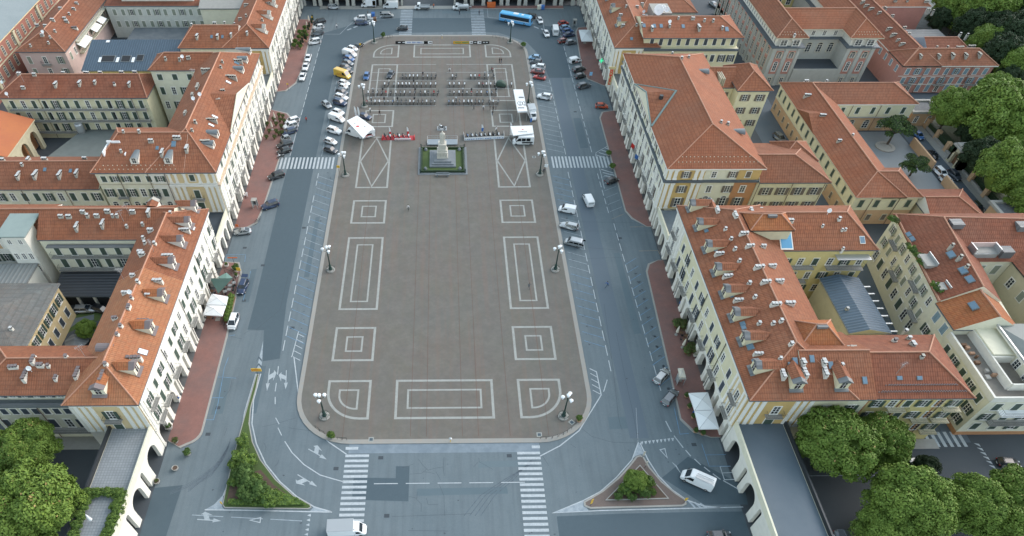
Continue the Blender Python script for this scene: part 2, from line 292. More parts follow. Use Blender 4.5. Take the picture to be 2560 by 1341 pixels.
# ---- the square
def rrect(x,y0,y1,r,r2=None,n=10):
    r2=r2 or r
    return arc(-x+r,y0+r,r,180,270,n)+arc(x-r,y0+r,r,270,360,n)+arc(x-r2,y1-r2,r2,0,90,n)+arc(-x+r2,y1-r2,r2,90,180,n)
KZ=.13
sqo=rrect(28.7,63.2,230.2,11.2,13); sqi=rrect(27.85,64.15,229.3,10.4,12.2)
struct(MB().prism(sqo,0,KZ).build('kerb',KERB)); SQZ=KZ+.004
struct(MB().flat(sqi,SQZ).build('square_pavement',PAV))
sheet('pavement_ramp',[(-17.6,61.2),(17.4,61.2),(17.4,63.2),(-17.6,63.2)],.012,BLUEST)
PZ=SQZ+.004
def lines(name,segs,z,m):
    b=MB()
    for pts,w,cl in segs: b.path(pts,w,z,0,cl)
    return struct(b.build(name,m))
xa,xb,xc=23.0,14.4,9.6
pat=[]
def rect(x0,x1,y0,y1,w=.5): pat.append(([(x0+w/2,y0+w/2),(x1-w/2,y0+w/2),(x1-w/2,y1-w/2),(x0+w/2,y1-w/2)],w,True))
def dshape(s,y0,y1,far=False):
    def D(x0,x1,y0,y1,r,w):    # x0 inner, x1 outer
        h=w/2; a=min(x0,x1)+h; b=max(x0,x1)-h; c=y0+h; d=y1-h
        if not far: P=[(a,d),(a,c)]+[(p[0],p[1]) for p in arc(b-r,c+r,r,270,360,12)]+[(b,d)] if s>0 else [(b,d)]+arc(a+r,c+r,r,180,270,12)[:0]+[(a,d)]+arc(a+r,c+r,r,180,270,12)+[(b,c)]
        else: P=[(a,c),(b,c)]+arc(b-r,d-r,r,0,90,12)+[(a,d)] if s>0 else [(b,c),(b,d)]+arc(a+r,d-r,r,90,180,12)+[(a,c)]
        pat.append((P,w,True))
    D(s*xb,s*xa,y0,y1,6.5,.5)
    k=2.3; D(s*(xb+k),s*(xa-k),y0+k,y1-k,3.4,.38)
for s in (-1,1):
    def rc(i,o,y0,y1,w=.5): rect(min(s*i,s*o),max(s*i,s*o),y0,y1,w)
    dshape(s,68.6,78.1)
    rc(xb,xa,83.0,92.4); rc(xb+2.5,xa-2.5,85.5,89.8,.38)
    rc(xb,xa,97.5,121.9); rc(xb+2.3,xa-2.3,99.9,119.3,.38)
    rc(xb,xa,127.1,136.5); rc(xb+2.4,xa-2.4,129.6,134.2,.38)
    rc(xb,xa,141.7,166); xm=s*(xa+xb)/2; pat.append(([(xm,142.4),(s*(xa-.5),153.9),(xm,165.2),(s*(xb+.5),153.9)],.42,True))
    rc(xb,xa,171.1,180.4); rc(xb+2.3,xa-2.3,173.3,178.2,.38)
    rc(xb,xa,185.6,208.9); rc(xb+2.3,xa-2.3,188,206.2,.38)
    dshape(s,213.7,222.9,True)
rect(-xc,xc,68.6,78.1); rect(-xc+2.3,xc-2.3,71,75.7,.38); rect(-xc,xc,213.7,222.9); rect(-xc+2.3,xc-2.3,216,220.4,.38)
lines('paving_pattern',pat,PZ,STONEW)
struct(lines('parking_line',[([(-22.6,y),(-2,y)],.16,False) for y in (208.8,203.5,198.4,193.1,188.1,183)]+[([(1.4,y),(21 if y>183.5 else 16.6,y)],.16,False) for y in (208.8,203.5,198.4,193.1,188.1,183)],PZ+.004,mat('square_line_paint',(.40,.42,.42),.7,[(1.2,.5,(.25,.26,.26))])))
lines('paving_seam',[([(x,64.7),(x,228.6)],.07,False) for x in (-19,-6.4,-3.4,3.3,6.3,12.2,19.4)],PZ+.008,SEAM)
# stone pads, small drain covers on the square
def padring(x,y,r=.7,rz=0):
    P=[(x+r*math.cos(R_(45+90*k)+rz),y+r*math.sin(R_(45+90*k)+rz)) for k in range(4)]
    b=MB().flat(P,PZ+.004,0).flat([(x+(p[0]-x)*.6,y+(p[1]-y)*.6) for p in P],PZ+.008,1); return struct(b.build('drain_cover',[STONEW,ASPH2]))
for p in ((1348,1088),(928,1100),(1429,1057),(1335,394)): padring(*G(*p),rz=.7 if p[0]==1429 else 0)
# ---- road paint
W1=[];W2=[];B1=[];Y1=[]
def dash(p0,p1,n,frac=.7,w=.16,L=W1):
    for i in range(n):
        a=i/n;b=(i+frac)/n; L.append(([(p0[0]+(p1[0]-p0[0])*a,p0[1]+(p1[1]-p0[1])*a),(p0[0]+(p1[0]-p0[0])*b,p0[1]+(p1[1]-p0[1])*b)],w,False))
# left parking bays beside the square
dash((-33.3,86),(-33.3,140),13); dash((-33.3,143),(-33.3,149.5),2)
for i in range(23):
    y=88.5+i*2.6; (B1 if i<10 or i%2 else W2).append(([(-33.1,y+1.6),(-29,y-.7)],.11,False))
W1.append(([(-30.8,91.5),(-31.2,84.6),(-31.3,84.3)],.18,False))
for k in range(5): W1.append(([(-31.0,90.8-1.6*k),(-29.4,89.8-1.6*k)],.15,False))
W1.append(([G(735,894),G(737,910),G(746,985),G(760,1040),G(790,1075),G(822,1106),G(866,1136)],.2,False))
dash((-33.4,156.5),(-33.4,200),11,.65,.13,W2)
# right parking bays beside the square
dash((33.6,80),(33.6,150),17); dash((34,157),(34,200),10,.7,.14)
for i in range(24): (B1 if i<9 or i>17 else W2).append(([(29.3,86.5+i*2.55+1.8),(33.4,86.5+i*2.55)],.11,False))
for i in range(16): W2.append(([(29.3,159.8+i*2.6),(33.6,158+i*2.6)],.12,False))
W1.append(([G(1474,922),G(1491,930),G(1503,988),G(1448,1077),G(1400,1115),G(1350,1141)],.2,False))
for k in range(4): W1.append(([G(1476+2*k,934+14*k),G(1494+2.3*k,944+14*k)],.16,False))
dash(G(1518,950),G(1508,983),1,.9)
# outer right bays
dash((42.6,75),(42.2,128),14); dash((41.6,131),(41.4,149),5); dash((41.4,158),(41.4,236),18)
for i in range(14): B1.append(([(42.3,76+i*2.75),(45.3,78.3+i*2.75)],.11,False))
for i in range(7): (Y1 if i==0 else W2).append(([(42,128.6+i*2.9),(45.4,130.6+i*2.9)],.1,False))
B1.append(([G(1685,1018),G(1700,1086),G(1722,1084)],.12,False)); B1.append(([G(1754,1110),G(1773,1166),G(1825,1166)],.12,False)); B1.append(([G(1762,1138),G(1814,1137)],.12,False))
W1.append(([G(1800,1167),G(1826,1166)],.15,False)); W1.append(([G(1800,1167),G(1811,1200),G(1836,1199)],.15,False)); W1.append(([G(1806,1183),G(1830,1182)],.13,False))
for a,b in (((1664,1053),(1678,1080)),((1685,1090),(1708,1120)),((1714,1126),(1727,1141)),((1736,1148),(1752,1163)),((1760,1168),(1775,1180)),((1782,1185),(1801,1199)),((1808,1202),(1845,1223))): W1.append(([G(*a),G(*b)],.2,False))
# left outer bays
for pts in ([(571,894),(561,920),(545,1010),(534,1050),(514,1050)],[(545,943),(590,946)],[(559,995),(530,995)],[(562,657),(566,637),(614,637),(612,655)],[(627,678),(608,752)],[(573,840),(588,838)]): B1.append(([G(*p) for p in pts],.11,False))
W1.append(([(-42.1,156.8),(-42,177)],.16,False)); dash((-41.9,178),(-41.4,232),12); dash((-50,167),(-50,172.5),5,.55,.5,W2)
W2.append(([( -43.2,173.5),(-45,175.5),(-48,176.8),(-50.4,176.3)],.14,False))
for k in range(4): W2.append(([(-44+-1.5*k,174.3+.4*k),(-45.5-1.5*k,171.6+.4*k)],.13,False))
# zebra crossings
def zeb(name,x0,x1,y0,y1,n,axis,m=PAINT,duty=.5,missing=()):
    b=MB()
    for i in range(n):
        if i in missing: continue
        if axis=='x': p=(x1-x0)/n; a=x0+i*p; b.flat([(a,y0),(a+p*duty,y0),(a+p*duty,y1),(a,y1)],.02)
        else: p=(y1-y0)/n; a=y0+i*p; b.flat([(x0,a),(x1,a),(x1,a+p*duty),(x0,a+p*duty)],.02)
    return struct(b.build(name,m))
zeb('zebra_crossing',-45.3,-29.2,150.6,156,16,'x'); zeb('zebra_crossing',29.8,46,150.6,156,17,'x')
zeb('zebra_crossing',-18.1,-13.8,43.4,61.5,17,'y'); zeb('zebra_crossing',13.2,17.4,42.4,61.8,18,'y')
struct(MB().flat([(-18.2,62.6),(-15.9,62.6),(-15.9,62),(-18.2,62)],.02).flat([(16,62.6),(17.5,62.6),(17.5,62),(16,62)],.02).build('zebra_crossing',PAINT))
zeb('zebra_crossing',-15,-10.6,230.6,252.8,17,'y',PAINTF); zeb('zebra_crossing',10.5,15.3,230.6,252.4,17,'y',PAINTF)
dash(G(935,1210),G(1332,1206),5,.75,.16)
dash(G(480,1288),G(775,1304),3,.8,.14,W2)
W1.append(([G(712,1104),G(730,1132),G(760,1162),G(800,1188),G(830,1197),G(859,1205)],.18,False))
for a,b in (((689,1045),(698,1061)),((695,1070),(704,1089)),((688,993),(688,1011)),((691,958),(688,979)),((696,916),(694,937))): W1.append(([G(*a),G(*b)],.16,False))
# give-way teeth
b=MB()
for k in range(9):
    x=1601+k*9.6; y=1105-k*1.1; b.flat([G(x,y),G(x+7,y-1),G(x+4.5,y+8)],.02)
for k in range(5): y=1289+k*12; x=777-k*1.8; b.flat([G(x,y-4),G(x-9,y),G(x,y+3)],.02)
struct(b.build('give_way_teeth',PAINT))
# islands' painted tips and border lines
W1.append(([G(652,935),G(634,1000),G(630,1060),G(641,1110),G(664,1160),G(700,1205),G(742,1242),G(786,1268),G(828,1280)],.22,False))
W1.append(([G(640,935),G(612,1030),G(596,1120),G(566,1220),G(558,1240)],.22,False)); W1.append(([G(512,1275),G(600,1276),G(830,1281)],.2,False))
b=MB(); b.flat([G(512,1275),G(535,1262),G(558,1238),G(556,1268),G(562,1276)],.016); b.flat([G(786,1266),G(830,1281),G(775,1279)],.016); b.flat([G(658,852),G(655,905),G(652,928),G(641,927),G(646,905)],.016)
b.flat([G(1596,1106),G(1612,1138),G(1604,1136),G(1590,1140),G(1582,1146)],.016); b.flat([G(1382,1283),G(1458,1252),G(1462,1262),G(1472,1278)],.016)
struct(b.build('painted_island_tip',PAINTF))
W1.append(([G(1596,1106),G(1580,1150),G(1540,1195),G(1500,1230),G(1458,1252),G(1382,1283),G(1500,1277),G(1700,1272),G(1858,1268)],.18,False))
W1.append(([G(1600,1108),G(1620,1150),G(1646,1190),G(1680,1225),G(1715,1250),G(1760,1266),G(1800,1269)],.22,False))
for k in range(3): W2.append(([G(1722+14*k,1253+3*k),G(1738+14*k,1270)],.35,False))
W1.append(([G(1595,1105),G(1590,1020)],.05,False))
b=MB()
for k in range(2): b.flat([G(641+k,917-17*k),G(647,908-17*k),G(655,917-17*k),G(654,922-17*k),G(647,913-17*k),G(640,922-17*k)],.02)
struct(b.build('painted_chevron',ASPH2))
# arrows
def arrow(p0,p1,side,z=.02,w=.9):
    a=Vector(G(*p0)); c=Vector(G(*p1)); d=(c-a)*.94; L=d.length; d.normalize(); n=Vector((-d.y,d.x))*side
    b=MB(); T=lambda u,v: tuple(a+d*(u*L)+n*v)
    b.flat([T(0,-.09),T(.68,-.09),T(.68,.09),T(0,.09)],z); b.flat([T(.66,-.42*w),T(1,0),T(.66,.42*w)],z)
    b.flat([T(.3,.09),T(.52,.09),T(.40,.95),T(.58,.95),T(.22,1.5),T(.08,.95),T(.18,.95)],z)
    return struct(b.build('lane_arrow',PAINTM))
arrow((674,922),(667,982),1); arrow((716,926),(714,977),-1); arrow((771,1123),(820,1151),1); arrow((744,1187),(796,1219),-1); arrow((493,1299),(557,1303),1); 
def giveway(pts): 
    P=[G(*p) for p in pts]; return lines('give_way_triangle',[(P,.16,True)],.02,PAINT)
giveway(((625,1301),(652,1294),(650,1307))); giveway(((1650,1125),(1662,1122),(1668,1145))); giveway(((1681,1157),(1690,1165),(1704,1187)))
lines('road_line',W1,.02,PAINT); lines('worn_parking_line',W2,.016,PAINTF); lines('blue_parking_line',B1,.024,PAINTB); lines('yellow_parking_line',Y1+[([G(1575,568),G(1627,567),G(1633,580)],.12,False),([G(1597,628),G(1645,627),G(1652,640)],.12,False)],.022,PAINTY)
# hatched areas by the east crossing
b=MB()
for k in range(5): b.path([G(1490+7*k,388-6*k),G(1515+3*k,390-1.5*k-6*k+6)],.28,.021); 
for k in range(5): b.path([G(1503+8*k-4*k,424+8*k),G(1533+3*k,430+6*k+3)],.28,.021)
b.path([G(1520,365),G(1490,382),G(1489,391)],.14,.021); b.path([G(1499,422),G(1511,472)],.14,.021)
struct(b.build('hatched_marking',PAINT))
# top street islands
b=MB()
for k in range(6): b.path([G(868+16*k,76-6*k),G(878+16*k,72-7*k)],.7,.021)
for k in range(3): b.path([G(1335+18*k,67+5*k),G(1347+10*k,72+3*k)],.6,.021)
b.path([G(808,86),G(850,86),G(870,66),G(885,53)],.15,.021); b.path([G(1357,52),G(1362,84)],.15,.021); b.path([G(1218,20),G(1220,44),G(1245,46)],.15,.021)
struct(b.build('hatched_marking',PAINTF))
# cracks and tyre streaks
C1=[];TY=[]
def cr(*pp): C1.append(([G(*p) for p in pp],.045,False))
cr((1005,1170),(1018,1167),(1035,1160)); cr((1046,1148),(1058,1165),(1070,1176),(1088,1171),(1108,1168)); cr((1110,1143),(1108,1170),(1111,1190)); cr((1068,1172),(1054,1184),(1024,1186)); cr((1098,1212),(1110,1240),(1111,1290)); cr((1043,1230),(1042,1250),(1053,1260),(1053,1280)); cr((1197,1145),(1198,1155),(1232,1174)); cr((1196,1155),(1184,1168)); cr((1066,1245),(1070,1262),(1095,1262)); cr((1090,1180),(1101,1200)); cr((1180,1284),(1155,1286),(980,1292)); cr((1060,1180),(1076,1182),(1086,1185)); cr((1022,1242),(1042,1246)); cr((1020,1327),(1120,1328))
cr((722,1070),(740,1073),(775,1077)); cr((655,1068),(690,1060),(740,1045)); cr((662,1130),(665,1118),(660,1108)); cr((686,1167),(694,1160),(697,1150)); cr((556,1000),(575,975),(580,950)); cr((550,945),(594,945)); cr((577,842),(605,848)); cr((610,835),(625,826),(650,826)); cr((1555,1075),(1550,1060),(1546,1040),(1530,900),(1510,760)); cr((1594,1100),(1584,1040),(1566,960),(1540,830)); cr((1455,1072),(1480,1092),(1530,1106),(1590,1108)); cr((1425,1110),(1440,1120)); cr((1356,1140),(1372,1165)); cr((1471,620),(1500,622),(1550,626)); cr((1466,647),(1558,644)); cr((1440,578),(1630,578)); cr((1440,555),(1590,557)); cr((640,825),(700,775),(720,690)); cr((1560,640),(1520,500)); cr((1480,690),(1500,800),(1530,900))
cr((660,1205),(668,1198)); cr((560,1090),(568,1070)); cr((1300,1305),(1330,1308))
lines('asphalt_crack',C1,.014,CRACK)
for k in range(7):
    o=k*5
    TY.append(([G(578-o*.3,1095+o),G(570-o*.3,1115+o),G(556-o*.4,1140+o),G(540-o*.4,1160+o),G(515-o*.4,1182+o*.8),G(470,1210+o*.8),G(425,1229+o*.7)][k%2:7-(k//3)],.07+.03*(k%3),False))
for k in range(4): TY.append(([G(1160+k*14,1290),G(1200+k*12,1240),G(1260+k*8,1200),G(1330,1160-k*4)],.12,False))
lines('tyre_mark',TY,.013,mat('tyre_streak',(.075,.095,.115),.9,[(2,.8,(.125,.165,.195))]))
b=MB()
for p in ((760,570),(612,620),(657,664),(520,1086),(840,1142+30),(952,1145),(1273,1140),(967,1290),(545,1020),(610,752),(1640,950),(731,820),(1438,280),(1550,596),(1735,1112),(840,318)):
    x,y=G(*p); b.flat([(x-.45,y-.35),(x+.45,y-.35),(x+.45,y+.35),(x-.45,y+.35)],.017)
struct(b.build('drain_cover',CRACK))
OS=MB(); random.seed(11)
def blot(x,y,r):
    n=9; OS.flat([(x+r*random.uniform(.6,1.3)*math.cos(2*PI*k/n),y+.8*r*random.uniform(.6,1.3)*math.sin(2*PI*k/n)) for k in range(n)],.0135)
for i in range(14):
    for k in range(3): blot(44.3+random.uniform(-.3,.3),75.6+i*2.75+random.uniform(-.3,.3),random.uniform(.1,.34))
for i in range(24):
    for k in range(2): 
        blot(-30.2+random.uniform(-.7,.4),89.3+i*2.6+random.uniform(-.4,.4),random.uniform(.08,.28)); blot(30.3+random.uniform(-.5,.6),87.5+i*2.6+random.uniform(-.4,.4),random.uniform(.06,.24))
for i in range(70): blot(random.choice((-1,1))*random.uniform(29.5,46),random.uniform(50,245),random.uniform(.05,.2))
for i in range(45): blot(random.uniform(-45,45),random.uniform(44,61),random.uniform(.05,.2))
struct(OS.build('oil_stain',mat('oil_stain',(.07,.085,.1),.8)))
# ---- brick pavements with kerbs along the arcades
def pavement(poly,inset=.35):
    c=(sum(p[0] for p in poly)/len(poly),sum(p[1] for p in poly)/len(poly))
    struct(MB().prism(poly,0,KZ).build('kerb',STONE))
    Q=[]
    for p in poly:
        s=-1 if p[0]<0 else 1
        dx=inset*s if abs(p[0])<49.5 else 0
        Q.append((p[0]+dx,p[1]+(inset if p[1]<c[1] else -inset)*(1 if abs(p[0])<49.5 else .3)))
    struct(MB().flat(Q,KZ+.004).build('pavement',BRICKP))
pavement([(-51.2,64.2),(-48.5,62.6)]+arc(-48.2,66.2,3,-70,0,6)+[(-45.5,90),(-46.3,110),(-47.5,113.2),(-51.2,113.4)])
pavement([(-51.2,125.5),(-48,125.6),(-46,127.5),(-45.3,133.7),(-44.2,170),(-44.2,176),(-46,179),(-51.2,181)])
pavement([(-51.2,191.5),(-48.4,192),(-45.9,196.9),(-45.2,206),(-45.6,240),(-47,243),(-51.2,243)])
pavement([(51.4,64),(49.5,64),(46.5,65.2),(44.7,68),(44.9,72),(46.6,109.5),(47.6,112),(50.2,113.2),(51.4,113.2)])
pavement([(51.4,125.4),(50.2,125.4),(46.9,128.6),(45.8,131.5),(46.3,176),(47.5,179.2),(51.4,180)])
pavement([(51.4,194.5),(50.2,195.3),(46,199),(45.1,204),(46.8,232.7),(48,236),(51.4,236.5)])
struct(MB().prism([(-45,251.6),(45,251.6),(45,254.2),(-45,254.2)],0,KZ).build('kerb',STONE))
struct(MB().flat([(5,251.9),(45,251.9),(45,254.2),(5,254.2)],KZ+.004).build('pavement',BRICKP))
for s in (-1,1): struct(MB().prism([(s*51.2,63.5),(s*51.2,253),(s*57,253),(s*57,63.5)],0,KZ-.01).build('arcade_floor',mat('arcade_floor',(.11,.115,.12),.6,[(1,.4,(.16,.16,.15))])))
# ---- traffic islands
def island(poly,inner,m):
    struct(MB().prism(poly,0,.15).build('kerb',STONE)); struct(MB().flat(inner,.155).build('island_ground',m))
def shrink(P,k):
    n=len(P); out=[]
    a=sum(P[i][0]*P[(i+1)%n][1]-P[(i+1)%n][0]*P[i][1] for i in range(n))
    if a<0: P=P[::-1]
    for i in range(n):
        p=Vector(P[i]); d1=(p-Vector(P[i-1])).normalized(); d2=(Vector(P[(i+1)%n])-p).normalized()
        t=(d1+d2).normalized(); nn=Vector((-t.y,t.x)); out.append(tuple(p+nn*k/max(.45,nn.dot(Vector((-d1.y,d1.x))))))
    return out
IL=[G(*p) for p in ((641,938),(648,936),(642,970),(628,1020),(624,1060),(632,1105),(652,1150),(690,1200),(735,1240),(776,1262),(779,1270),(770,1274),(562,1271),(556,1264),(566,1215),(592,1110))]
island(IL,shrink(IL,.17),GRASS)
IRr=[G(*p) for p in ((1590,1142),(1600,1139),(1609,1143),(1625,1170),(1655,1205),(1690,1234),(1715,1250),(1716,1262),(1706,1267),(1475,1273),(1460,1266),(1459,1255),(1505,1228),(1545,1195),(1572,1165))]
island(IRr,shrink(IRr,.3),mat('brown_paving',(.15,.115,.10),.85,[(.6,.5,(.11,.09,.08)),(4,.4,(.19,.15,.13))]))
ir2=[G(1599,1164),G(1512,1253),G(1672,1249)]
struct(MB().prism(ir2,.1,.3).build('kerb',STONE)); struct(MB().flat(shrink(ir2,.18),.305).build('flower_bed',SOIL))
struct(MB().flat(shrink([G(*p) for p in ((592,1190),(575,1190),(560,1262),(640,1264),(700,1262),(740,1245),(690,1210),(655,1170))],.4),.16).build('flower_bed',SOIL))
# ================= BUILDING KIT
class Roof: pass
def roof(b,x0,x1,y0,y1,z,rise,axis='y',e0=None,e1=None,m=T1,rf=.5,fas=GUT,gab=WHITE,caps=True,name='roof',th=.28,capend=(1,1)):
    r=Roof(); W_=(x1-x0) if axis=='y' else (y1-y0); half=W_/2
    if e0 is None: e0=half
    if e1 is None: e1=half
    r.__dict__.update(x0=x0,x1=x1,y0=y0,y1=y1,z=z,rise=rise,axis=axis,e0=e0,e1=e1,rf=rf)
    C=[(x0,y0,z),(x1,y0,z),(x1,y1,z),(x0,y1,z)]
    if axis=='y': xr=x0+W_*rf; A=(xr,y0+e0,z+rise); B=(xr,y1-e1,z+rise)
    else: yr=y0+W_*rf; A=(x0+e0,yr,z+rise); B=(x1-e1,yr,z+rise)
    mb=MB(); V=C+[A,B]
    if axis=='y': mb.add(V,[(1,2,5,4),(3,0,4,5)],0); mb.add(V,[(0,1,4)],0 if e0>0 else 2); mb.add(V,[(2,3,5)],0 if e1>0 else 2)
    else: mb.add(V,[(0,1,5,4),(2,3,4,5)],0); mb.add(V,[(3,0,4)],0 if e0>0 else 2); mb.add(V,[(1,2,5)],0 if e1>0 else 2)
    low=[(p[0],p[1],z-th) for p in C]
    mb.add(C+low,[(0,4,5,1),(1,5,6,2),(2,6,7,3),(3,7,4,0),(7,6,5,4)],1)
    o=mb.build(name,[m,fas,gab],b); r.o=o; r.b=b
    if caps:
        cb=MB(); u=Vector((0,0,.06)); cb.tube(Vector(A)+u,Vector(B)+u,.16,6)
        ce=((0,1,A,e0),(2,3,B,e1)) if axis=='y' else ((0,3,A,e0),(1,2,B,e1))
        for k,(i,j,P,e) in enumerate(ce):
            if e>0 and capend[k]: cb.tube(Vector(C[i])+u,Vector(P)+u,.13,6); cb.tube(Vector(C[j])+u,Vector(P)+u,.13,6)
        cb.build('ridge',RIDGE,o)
    return r
def rh(r,x,y):
    if r.axis=='y': u,U0,U1,v,V0,V1=x,r.x0,r.x1,y,r.y0,r.y1
    else: u,U0,U1,v,V0,V1=y,r.y0,r.y1,x,r.x0,r.x1
    ur=U0+(U1-U0)*r.rf; f=(u-U0)/(ur-U0) if u<ur else (U1-u)/(U1-ur)
    if r.e0>0: f=min(f,(v-V0)/r.e0)
    if r.e1>0: f=min(f,(V1-v)/r.e1)
    return r.z+r.rise*max(0,f)
def hit(r,px,py,dz=.8):
    z=r.z+r.rise*.5
    for _ in range(12): x,y=G(px,py,z); z=.5*z+.5*(rh(r,x,y)+dz)
    return x,y,rh(r,x,y)
CM={}
def chmesh(n,st,w=.55,h=.62):
    k=(n,st,w,h)
    if k not in CM:
        body,cap={'w':(CHW,CHT),'c':(CHC,CHT),'d':(CHW,CHD),'g':(CHC,CHC)}[st]; b=MB(); L=n*w*1.05
        b.box(-L/2,L/2,-w/2,w/2,-1.1,h*.6,0)
        for i in range(n):
            x=-L/2+(i+.5)*L/n; s=w*.40; zz=h*.6+random.uniform(-.06,.08)
            b.box(x-s*.7,x+s*.7,-s*.8,s*.8,h*.6,zz+.3,2); b.box(x-s*1.12,x+s*1.12,-s*1.3,s*1.3,zz+.3,zz+.40,1)
        CM[k]=b.mesh('chimney',[body,cap,DARK])
    return CM[k]
def par(r,y): return r.o2 if getattr(r,'o2',None) and y>r.ys else r.o
def guards(r,rows=(.8,1.5),sp=1.05,m=None,side='s'):
    b=MB()
    for k,d in enumerate(rows):
        y=r.y0+d if side=='s' else r.y1-d; x=r.x0+d*1.3+.5*(k%2)
        while x<r.x1-d*1.3: z=rh(r,x,y); b.box(x-.09,x+.09,y-.07,y+.07,z,z+.14); x+=sp
    b.build('snow_guard',m or TRIMB,r.o)
def chim(r,st,items):
    for it in items:
        px,py,n=it[:3]; ax=it[3] if len(it)>3 else 'x'; sc=it[4] if len(it)>4 else 1
        x,y,z=hit(r,px,py,.6*sc); sc*=random.uniform(.88,1.1); o=part(chmesh(n,st),'chimney',par(r,y),Vector((x,y,z)),(0 if ax=='x' else PI/2)+random.uniform(-.05,.05)); o.scale=(sc,sc,sc)
def sky(r,items,w=.8,l=1.2,m=None):
    for it in items:
        x,y,z=hit(r,it[0],it[1],.05); ww=(it[2] if len(it)>2 else w)/2; ll=(it[3] if len(it)>3 else l)/2
        e=.02; nx=-(rh(r,x+e,y)-rh(r,x-e,y))/(2*e); ny=-(rh(r,x,y+e)-rh(r,x,y-e))/(2*e); N=Vector((nx,ny,1)).normalized()
        h=Vector((nx,ny,0)); h=h.normalized() if h.length>.01 else Vector((0,-1,0)); t=Vector((-h.y,h.x,0)); d=t.cross(N)
        b=MB(); P=Vector((x,y,z))
        for s,zz,mm in ((1.18,.09,0),(1,.12,1)):
            Q=[P+t*(a*ww*s)+d*(c*ll*s)+N*zz for a,c in ((-1,-1),(1,-1),(1,1),(-1,1))]; Q2=[q-N*.35 for q in Q]
            if (Q[1]-Q[0]).cross(Q[2]-Q[1]).dot(N)<0: Q=Q[::-1]; Q2=Q2[::-1]
            b.add(Q+Q2,[(0,1,2,3),(0,4,5,1),(1,5,6,2),(2,6,7,3),(3,7,4,0)],mm)
        b.build('skylight',[m or ZINC,it[4] if len(it)>4 else SKYL],r.o,world=False)
def dish(r,items,rad=.45):
    for px,py in items:
        x,y,z=hit(r,px,py,1.3); b=MB(); b.tube((0,0,-.6),(0,0,1.1),.04); 
        s=len(b.v); b.lathe((0,0),[(.02,-.16),(rad*.6,-.10),(rad,0),(rad*.95,.03),(rad*.5,-.05)],12); b.xf(Matrix.Translation((0,-.15,1.1))@Matrix.Rotation(R_(62),4,'X'),s)
        part(b.mesh('dish',WHT),'satellite_dish',par(r,y),Vector((x,y,z)),random.uniform(-.5,.5))
def antenna(r,items):
    for px,py in items:
        x,y,z=hit(r,px,py,0); b=MB(); b.tube((0,0,-.3),(0,0,2.8),.035,5); b.tube((-.7,0,2.7),(.7,0,2.7),.02,4)
        for k in range(6): b.tube((-.6+.24*k,-.35,2.7),(-.6+.24*k,.35,2.7),.014,4)
        for k in range(3): b.tube((-.3+.3*k,-.3,2.1),(-.3+.3*k,.3,2.1),.014,4)
        part(b.mesh('antenna',METL),'antenna',par(r,y),Vector((x,y,z)),random.uniform(-1,1))
def dormer(r,x,y,ang,w=1.7,h=1.5,L=4.2,kind='tile',wm=CREAM,rm=T1,capm=SLATE):
    z=rh(r,x,y); b=MB(); hw=w/2; pr=.55
    if kind=='tile':
        b.add([(-hw,0,-.2),(hw,0,-.2),(hw,0,h),(0,0,h+pr),(-hw,0,h),(-hw,L*.8,h),(hw,L*.8,h),(-hw,L*.8,h-.3),(hw,L*.8,h-.3)],[(0,1,2,3,4),(1,8,6,2),(0,4,5,7)],0)
        o=.22; b.add([(-hw-o,-.1,h-.12),(0,-.1,h+pr+.06),(hw+o,-.1,h-.12),(hw+o,L*.75,h-.12),(0,L,h+pr+.06),(-hw-o,L*.75,h-.12)],[(0,5,4,1),(1,4,3,2)],1)
        b.add([(-hw-o,-.22,h-.1),(0,-.22,h+pr+.14),(hw+o,-.22,h-.1),(hw+o,.75,h-.1),(0,.75,h+pr+.14),(-hw-o,.75,h-.1)],[(0,5,4,1),(1,4,3,2),(0,1,2)],2)
        b.add([(-hw-.2,-.55,-.1),(hw+.2,-.55,-.1),(hw+.2,.1,.2),(-hw-.2,.1,.2)],[(0,1,2,3)],2)
    else:
        n=8; P=[(hw*math.cos(PI*i/n),h-hw*.8+hw*.8*math.sin(PI*i/n)) for i in range(n+1)]
        fr=[(hw,0,-.2)]+[(p[0],0,p[1]) for p in P]+[(-hw,0,-.2)]
        b.add(fr,[tuple(range(len(fr)-1,-1,-1))],0)
        bk=[(p[0]*.6,L,h-.1) for p in P]; b.add([(p[0]*1.08,-.1,p[1]+.05) for p in P]+bk,[(i+1,i,n+1+i,n+2+i) for i in range(n)],2)
        b.add([(hw,0,-.2),(hw,0,h-hw*.8),(hw*.6,L,h-.1),(-hw,0,-.2),(-hw,0,h-hw*.8),(-hw*.6,L,h-.1)],[(0,2,1),(3,4,5)],0)
    o=part(b.mesh('dormer',[wm,rm,capm]),'dormer',par(r,y),Vector((x,y,z)),ang)
    g=MB(); g.box(-hw*.42,hw*.42,-.05,.02,.3,h*.88,0); g.box(-.03,.03,-.07,0,.3,h*.88,1); g.box(-hw*.42,hw*.42,-.07,0,h*.6,h*.6+.05,1); s=MB()
    o2=part(g.mesh('window',[GLASS,TRIM]),'dormer_window',par(r,y),Vector((x,y,z)),ang)
WMC={}
